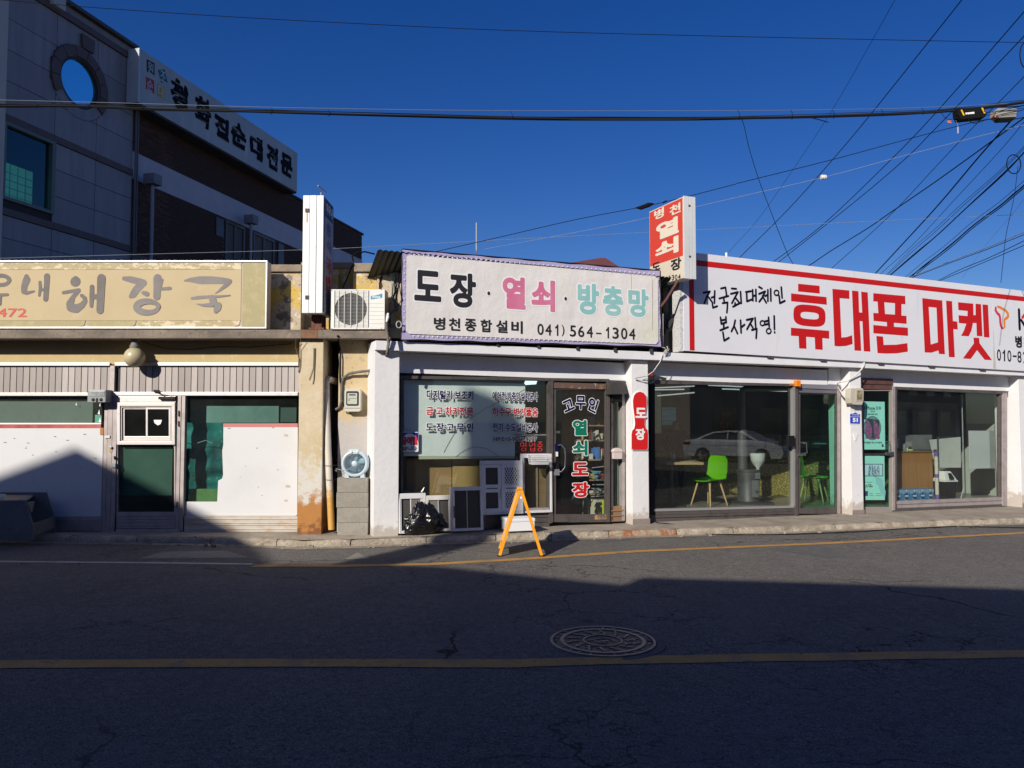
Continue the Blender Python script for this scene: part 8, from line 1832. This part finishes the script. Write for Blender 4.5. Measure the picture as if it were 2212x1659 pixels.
for j, (dx_, dy_, w_, lab) in enumerate(((0, 0, 2.8, 'main heavy strand of the lower right cable bundle'), (8, 7, 2.0, 'second heavy strand along the underside of the lower right bundle'), (-14, -14, 1.0, 'thin strand riding above the lower right bundle'), (4, -4, 1.6, 'wavy strand wound round the lower right bundle'))):
    P = [(1790, 1015), (1707, 1100), (1640, 1158), (1560, 1225), (1470, 1290), (1380, 1360), (1290, 1440), (1200, 1512), (1110, 1580), (1030, 1648), (960, 1700)]
    line(T7, [(x + dx_ + (6 * sin(i * 1.9) if j == 3 else 0), y + dy_ + (5 * cos(i * 2.3) if j == 3 else 0)) for i, (x, y) in enumerate(P)], 12.5, 20, w_, lab)
line(None, [(-60, 559), (0, 558), (320, 549), (645, 540), (787, 534), (1030, 521), (1280, 508), (1500, 497), (1800, 482), (2212, 463), (2300, 459)], 12.6, 15, .9, 'long pale wire running across the roofs at mid height', lw)
line(T7, [(1800, 1335), (1707, 1378), (1500, 1465), (1250, 1560), (1040, 1642), (960, 1670)], 13, 18, 1.8, 'pale grey cable at the far right rising over the phone shop sign', lw)
line(T7, [(1800, 1350), (1707, 1393), (1500, 1476), (1250, 1568), (1050, 1645), (970, 1672)], 13, 18, 1.5, 'dark cable just under the pale grey one at the far right')
line(T7, [(1800, 1380), (1707, 1430), (1500, 1530), (1330, 1600), (1215, 1657), (1150, 1690)], 13, 18, 1.6, 'upper dark cable of the lowest pair at the far right')
line(T7, [(1800, 1415), (1707, 1457), (1500, 1545), (1350, 1608), (1225, 1660), (1150, 1695)], 13, 18, 1.5, 'lower dark cable of the lowest pair at the far right')
line(T7, [(1672, 985), (1665, 1040), (1650, 1160), (1625, 1280), (1600, 1400), (1585, 1530), (1570, 1680)], 12.6, 13, 1.2, 'thin cable hanging nearly upright from the looped cable at the far right')
line(T7, [(1800, 1050), (1640, 1270), (1500, 1430), (1340, 1650)], 14, 18, .5, 'hairline wire crossing the lowest cables at the far right', lw)
line(T7, [(380, 690), (420, 695), (480, 708), (545, 727)], 13, 13, 2.2, 'short cut cable stub sticking out below the cable bundle')
# the main bundle over the roofs
base = [(-80, 226), (0, 228), (160, 229), (320, 235), (480, 239), (640, 243), (880, 250), (1106, 255), (1300, 256), (1500, 256), (1700, 253), (1900, 247), (2000, 243), (2060, 239), (2130, 232), (2212, 221), (2300, 212)]
offs = [(0, 3.4), (2.0, 2.8), (-2.0, 2.6), (3.6, 2.0), (-3.4, 2.0), (.8, 3.0), (-4.8, 1.5)]
bn_l = ['thick core cable of the bundle strung across the street', 'second thick cable of the strung bundle', 'smooth upper cable of the strung bundle', 'lowest cable of the strung bundle', 'upper thin cable of the strung bundle', 'middle wavy cable of the strung bundle', 'topmost thin cable of the strung bundle']
for j, (dy_, w_) in enumerate(offs):
    P = [(x, y + dy_ * (.75 + .35 * sin(x * .004 + j)) + .8 * sin(i * 1.7 + j * 2)) for i, (x, y) in enumerate(base)]
    line(None, P, 13 + j * .006, 13 + j * .006, w_, bn_l[j], rubber if j % 3 else M('cable_grey', (.02, .02, .02), .9, spec=.1), group='cables strung across the street')
line(None, [(-80, 214), (0, 216), (280, 223), (550, 231), (850, 236.5), (1106, 239), (1590, 239), (1900, 235), (2020, 231), (2100, 228), (2212, 222)], 13, 13, 1.1, 'twisted messenger wire just above the strung bundle', M('messenger', (.22, .24, .26), .5, .4))
TIE = ['leftmost wire tie, over the square window of the stone building', 'wire tie below the round window', 'wire tie over the left end of the dirty white roof sign', 'wire tie over the right end of the dirty white roof sign', 'wire tie in the sky just right of the dirty white roof sign', 'wire tie in the middle of the sky', 'wire tie where the long drop cable leaves the bundle', 'wire tie above the cut cable stub', 'wire tie just right of the cut cable stub', 'wire tie a little left of the black closure box', 'wire tie nearest the black closure box']
for i, (x, y0, y1) in enumerate(((78, 221, 233), (190, 224, 236), (305, 228, 238), (585, 232, 246), (710, 236, 250), (1105, 240, 258), (1596, 238, 258), (1710, 237, 257), (1800, 237, 255), (1905, 235, 250), (1993, 233, 247))):
    line(None, [(x - 2, y0), (x + 2, (y0 + y1) / 2), (x, y1 + 1), (x + 3, y1 - 2)], 12.97, 12.97, 1.1, TIE[i], name='cable_tie', cat='cable tie', group='ties on the strung bundle')
# splice, insulator, loop
q = MB(); p0, p1 = P_(1372, 449, 12.4), P_(1412, 440, 12.4); m1, m2_ = p0.lerp(p1, .3), p0.lerp(p1, .75); q.tube([p0, m1 - Vector((0, 0, .02)), m2_, p1], [.006, .035, .038, .012], 8, world=True); q.tube([P_(1432, 438, 12.4), P_(1440, 434, 12.4)], .014, 6, world=True); one(q, 'cable_splice', rubber, 'black taped splice hanging on the cable beside the red key sign', 'cable splice', smooth=True)
q = MB(); p0 = P_(1778.5, 383, 14.8); q.lathe(p0, 'u', [(.001, -.06), (.045, -.05), (.05, -.01), (.03, 0), (.05, .01), (.045, .05), (.001, .06)], 16); one(q, 'insulator', M('white_porcelain', (.66, .62, .58), .3), 'small white porcelain insulator on the thin pale wire', 'insulator', smooth=True)
q = MB(); c0 = P_(*T7(1646, 975), 12.6); q.tube([c0 + Vector((.13 * cos(a) * .9, 0, .16 * sin(a))) for a in [2 * pi * k / 20 for k in range(21)]], .009, 6, world=True); one(q, 'cable_loop', rubber, 'round cable loop hanging on the upper right cable bundle', 'cable', smooth=True)
q = MB(); c0 = P_(2216, 120, 12.6); q.tube([c0 + Vector((.1 * cos(a), 0, .22 * sin(a))) for a in [2 * pi * k / 20 for k in range(21)]], .009, 6, world=True); one(q, 'cable_loop', rubber, 'cable loop half outside the picture at the upper right edge', 'cable', smooth=True)
# closure boxes
TB = crop(5.529, 3650, 350)
cb = thing('cable_closure', 'black cable closure box with two yellow straps on the strung bundle', 'cable closure', P_(2102, 247, 12.9))
VF = Fr(0, 12.85, 0)
q = MB(VF); P = [TB(*p) for p in ((665, 420), (1240, 385), (1285, 540), (1270, 610), (740, 665), (680, 560))]; q.prism([VF.px(x, y, 0) for x, y in P][::-1], 0, .16); q.build('body', M('closure_black', (.008, .008, .008), .8, spec=.1, bump=(30, .5, .01)), cb, bev=.008)
for (x, y) in ((735, 455), (1185, 410)):
    q = MB(VF); P = [TB(*p) for p in ((x, y), (x + 30, y - 2), (x + 88, y + 118), (x + 58, y + 125))]; q.prism([VF.px(a, b_, -.008) for a, b_ in P][::-1], -.008, .17); q.build('strap', M('strap_yellow', (.75, .42, .01), .5), cb)
q = MB(VF); P = [TB(*p) for p in ((835, 520), (1030, 500), (1033, 540), (845, 555))]; q.prism([VF.px(a, b_, -.004) for a, b_ in P][::-1], -.004, .0); q.build('white_label', vinyl, cb)
q = MB(VF)
for x in (875, 930, 980): q.pb(*[TB(x, 0)[0], TB(x + 9, 0)[0], TB(0, 528)[1], TB(0, 548)[1]], -.006, -.0042)
q.build('label_print', blackp, cb)
q = MB(VF)
for y in (565, 605, 640): q.tube([VF.px(*TB(600, y), .06)[:1] + (.06,) + VF.px(*TB(600, y), .06)[1:], VF.px(*TB(760, y + 15), .06)[:1] + (.06,) + VF.px(*TB(760, y + 15), .06)[1:]], .016, 8)
q.build('cable_port', rubber, cb, smooth=True)
jb = thing('junction_box', 'pale grey ribbed junction box at the right end of the strung bundle', 'junction box', P_(2175, 246, 12.9))
q = MB(VF); P = [TB(*p) for p in ((1520, 435), (1560, 418), (1955, 422), (1965, 470), (1945, 605), (1570, 625), (1505, 560))]; q.prism([VF.px(x, y, .02) for x, y in P][::-1], .02, .2); q.build('body', M('junction_grey', (.28, .27, .25), .6, n=[(12, (.3, .29, .27), .5, .7)]), jb, bev=.012)
q = MB(VF)
for k in range(14): 
    x = 1625 + k * 22; P = [TB(*p) for p in ((x, 560 - k * 3), (x + 7, 560 - k * 3), (x + 20, 595 - k * 2), (x + 13, 595 - k * 2))]; q.prism([VF.px(a, b_, .014) for a, b_ in P][::-1], .014, .02)
q.build('rib', M('junction_rib', (.12, .12, .11), .6), jb)
q = MB(VF); P = [TB(*p) for p in ((1560, 628), (1935, 615), (1925, 655), (1600, 672))]; q.prism([VF.px(x, y, .03) for x, y in P][::-1], .03, .18); q.build('bottom', black, jb)
for nm, pts_, lab in (('cable_tag', ((445, 680), (530, 690), (528, 745), (445, 728)), 'orange tag hanging under the left side of the black closure box'), ('cable_tag', ((1440, 572), (1470, 560), (1515, 590), (1490, 615)), 'orange tag at the left side of the grey junction box')):
    q = MB(VF); q.prism([VF.px(*TB(*p), -.02) for p in pts_][::-1], -.02, -.015); one(q, nm, M('orange_tag', (.75, .18, .05), .5), lab, 'tag')
q = MB(VF); q.prism([VF.px(*TB(*p), -.02) for p in ((660, 820), (690, 825), (690, 965), (662, 970))][::-1], -.02, -.012); q.tube([(VF.px(*TB(628, 680), 0)[0], 0, VF.px(*TB(628, 680), 0)[1]), (VF.px(*TB(670, 825), 0)[0], -.016, VF.px(*TB(670, 825), 0)[1])], .002, 4); one(q, 'hanging_tag', M('pale_tag', (.35, .33, .42), .5), 'pale strip tag dangling below the black closure box', 'tag')
for i, (pts_, w_, lab) in enumerate((([(330, 450), (325, 530), (400, 630), (500, 665), (700, 640), (1000, 640)], 1.2, 'thin loop of cable drooping left of the black closure box'), ([(905, 655), (950, 720), (1050, 745), (1150, 720), (1300, 670), (1500, 655), (1900, 655), (2100, 620), (2300, 590)], 2.0, 'cable drooping from the black closure box under the grey junction box'),
        ([(1270, 520), (1400, 505), (1500, 500), (1700, 450), (1950, 400), (2150, 350)], 1.6, 'cable passing across the front of the grey junction box'), ([(1240, 440), (1500, 400), (1800, 390), (2000, 380), (2250, 330)], 2.4, 'heavy cable between the closure box top and the right edge'), ([(1260, 590), (1450, 545), (1700, 480), (1950, 440), (2200, 420)], 1.2, 'thin cable slanting over the grey junction box'))):
    line(TB, pts_, 12.8, 12.8, w_, lab)

# ------------------------------------------------------------------ across the street, behind the camera
def opposite(name, label, cat, prof, y0, y1, mat, wins_=(), extra=None):
    c_ = sum(p[0] for p in prof) / len(prof); o = thing(name, label, cat, (c_, y0, 0)); F = Fr(0, y0, 180)
    q = MB(); n_ = len(prof); q.V = [Vector((x, y0, z)) for x, z in prof] + [Vector((x, y1, z)) for x, z in prof]; q.Fc = [list(range(n_)), [n_ + k for k in reversed(range(n_))]] + [[k, k + n_, (k + 1) % n_ + n_, (k + 1) % n_] for k in range(n_)]; q.mi = [0] * len(q.Fc)
    q.build('wall', mat, o)
    for (a, b_, z0_, z1_) in wins_:
        q = MB(); q.box(a, b_, y0 - .01, y0 + .03, z0_, z1_); wf = q.build('window', dark_al, o)
        q = MB(); q.box(a + .06, b_ - .06, y0 + .031, y0 + .036, z0_ + .06, z1_ - .06); q.build('pane', skyglass('opposite_pane', (.05, .06, .07), .05), wf)
    return o
brk2 = M('pale_brick', (.30, .24, .19), .85, n=[(3, (.24, .19, .15), .4, .7)])
gr_ = -.4
opposite('gabled_house', 'gabled rendered house across the street behind the camera', 'house', [(-24, gr_), (-9.72, gr_), (-9.72, 7.0), (-12.0, 8.25), (-14.3, 9.42), (-17.6, 8.2), (-24, 5.8)], -3, -10, M('house_render', (.38, .36, .32), .9), [(-22, -20, .8, 2.4), (-18, -15, .3, 2.5), (-13.5, -11, .8, 2.4), (-17, -15.5, 3.6, 5), (-13, -11.5, 3.6, 5)])
opposite('flat_roofed_shop', 'narrow flat-roofed shop across the street behind the camera', 'shop', [(-9.7, gr_), (-5.39, gr_), (-5.39, 6.43), (-7.87, 6.97), (-9.7, 7.05)], -3, -10, M('shop_render', (.42, .40, .37), .9), [(-9.2, -6, .3, 2.6), (-9, -7.6, 3.6, 5), (-7.2, -5.9, 3.6, 5)])
opposite('long_brick_house', 'long pale brick house across the street behind the camera', 'house', [(-5.37, gr_), (9.5, gr_), (9.5, 6.15), (5, 6.2), (-1.3, 6.4), (-5.37, 6.66)], -3, -10, brk2, [(x, x + 1.8, 3.4, 4.9) for x in (-4.5, -1, 2.5, 6)] + [(x, x + 2.4, .2, 2.4) for x in (-4.5, -.5, 4)])
opposite('far_block', 'plain two-storey block down the street behind the camera', 'building', [(26, -.9), (70, -.9), (70, 7.6), (26, 7.6)], -3, -12, brk2, [(x, x + 2, 3.6, 5.2) for x in range(28, 66, 4)] + [(x, x + 2.6, .2, 2.4) for x in range(28, 66, 5)])
q = MB(); q.prism([(-9.13, 6.5), (-8.52, 6.5), (-8.52, 10.0), (-8.55, 10.2), (-8.65, 10.37), (-8.82, 10.46), (-9.13, 10.5)], -3.24, -3.05); one(q, 'shadow_caster', concrete, 'rounded concrete chimney slab added unseen behind the camera to cast the window shadow', 'occluder')  # unseen slab added and shaped to cast the upright shadow on the key shop
# silver saloon car parked across the junction (mirrored in the phone shop window)
cX, cY = 24.7, .5; cz = gz(cX); ca = math.degrees(atan2(.985, .169))
car = thing('parked_car', 'silver saloon car parked across the street, mirrored in the phone shop window', 'car', (cX, cY, cz), ca); CF = Fr(cX, cY, ca)
silv = M('silver_paint', (.78, .80, .82), .35, .15, coat=.6); dg2 = M('car_glass', (.01, .012, .014), .05, spec=.8)
prof = [(-2.35, .45), (-2.38, .75), (-2.30, .98), (-1.75, 1.06), (-.95, 1.40), (-.2, 1.47), (.45, 1.44), (1.20, 1.04), (1.9, .92), (2.28, .78), (2.36, .5), (2.25, .25), (1.82, .22)]
def arch(cx_, r_): return [(cx_ + r_ * cos(a), .32 + r_ * sin(a)) for a in [pi * k / 10 for k in range(11)]]
outl = prof + [p for p in arch(1.40, .36)] + [p for p in arch(-1.40, .36)] + [(-1.85, .24), (-2.28, .3)]
q = MB(CF); n_ = len(outl); ringsy = [(-.90, 0), (-.80, .0), (.80, 0), (.90, 0)]
def inset(p, k):
    x, z = p; t = max(0, (z - .95) / .5); return (x * (1 - .0 * t), z)
ys_ = [(-.74, 1), (-.90, 0), (.90, 0), (.74, 1)]
for y, e in ys_:
    for (x, z) in outl:
        t = max(0, min(1, (z - .95) / .5)); s_ = 1 - .24 * t
        q.V.append(CF.wd(x, y * s_ if e == 0 else y * s_, cz + z + (.0 if e == 0 else .0)))
for r_ in range(3):
    for k in range(n_):
        k2 = (k + 1) % n_; q.Fc.append([r_ * n_ + k, r_ * n_ + k2, (r_ + 1) * n_ + k2, (r_ + 1) * n_ + k]); q.mi.append(0)
q.V2 = None
q.build('body', silv, car, smooth=True)
for sy in (-1, 1):
    tri = tessellate_polygon([[Vector((x, z, 0)) for x, z in outl]]); b = MB(CF)
    b.add([(x, sy * (.902) * (1 - .24 * max(0, min(1, (z - .95) / .5))), z + cz) for x, z in outl], [t for t in tri]); b.build('side_panel', silv, car)
    for wp in ([(-1.55, 1.06), (-.92, 1.34), (-.25, 1.41), (-.25, 1.05)], [(-.2, 1.05), (-.2, 1.41), (.40, 1.38), (1.0, 1.05)]):
        b = MB(CF); tz = lambda z: 1 - .24 * max(0, min(1, (z - .95) / .5)); b.add([(x, sy * .91 * tz(z), z + cz) for x, z in wp], [(0, 1, 2, 3)]); b.build('side_window', dg2, car, recalc=False)
    for z_ in (.78,): b = MB(CF); b.box(-2.0, 1.9, sy * .905 - .004, sy * .905 + .004, cz + z_, cz + z_ + .015); b.build('body_crease', M('crease', (.2, .21, .22), .4, .6), car)
    b = MB(CF); b.box(-2.36, -2.0, sy * .8 - .105, sy * .8 + .105, cz + .78, cz + .92); b.build('tail_light', M('tail_red', (.3, .01, .01), .3), car, bev=.02)
    for cx_ in (-1.40, 1.40):
        wh = MB(CF); wh.lathe((cx_, sy * .80, cz + .32), 'w', [(.19, -.11), (.31, -.11), (.325, -.08), (.325, .08), (.31, .11), (.19, .11)], 28); w_ = wh.build('wheel', M('tyre', (.015, .015, .015), .8), car, smooth=True)
        b = MB(CF)
        for k in range(5):
            a = 2 * pi * k / 5; pts_ = [(cx_ + .03 * cos(a) , .32 + .03 * sin(a)), (cx_ + .21 * cos(a - .25), .32 + .21 * sin(a - .25)), (cx_ + .21 * cos(a + .25), .32 + .21 * sin(a + .25))]
            b.add([(x, sy * .91, z + cz) for x, z in pts_] + [(x, sy * .88, z + cz) for x, z in pts_], [(0, 1, 2), (5, 4, 3), (0, 3, 4, 1), (1, 4, 5, 2), (2, 5, 3, 0)])
        b.lathe((cx_, sy * .90, cz + .32), 'w', [(.20, -.01), (.225, -.01), (.225, .01), (.20, .01)], 24); b.build('rim', M('alloy', (.7, .7, .72), .35, .3), w_)
print('objects', len(S.objects), 'tris', sum(sum(len(p.vertices) - 2 for p in me.polygons) for me in bpy.data.meshes))
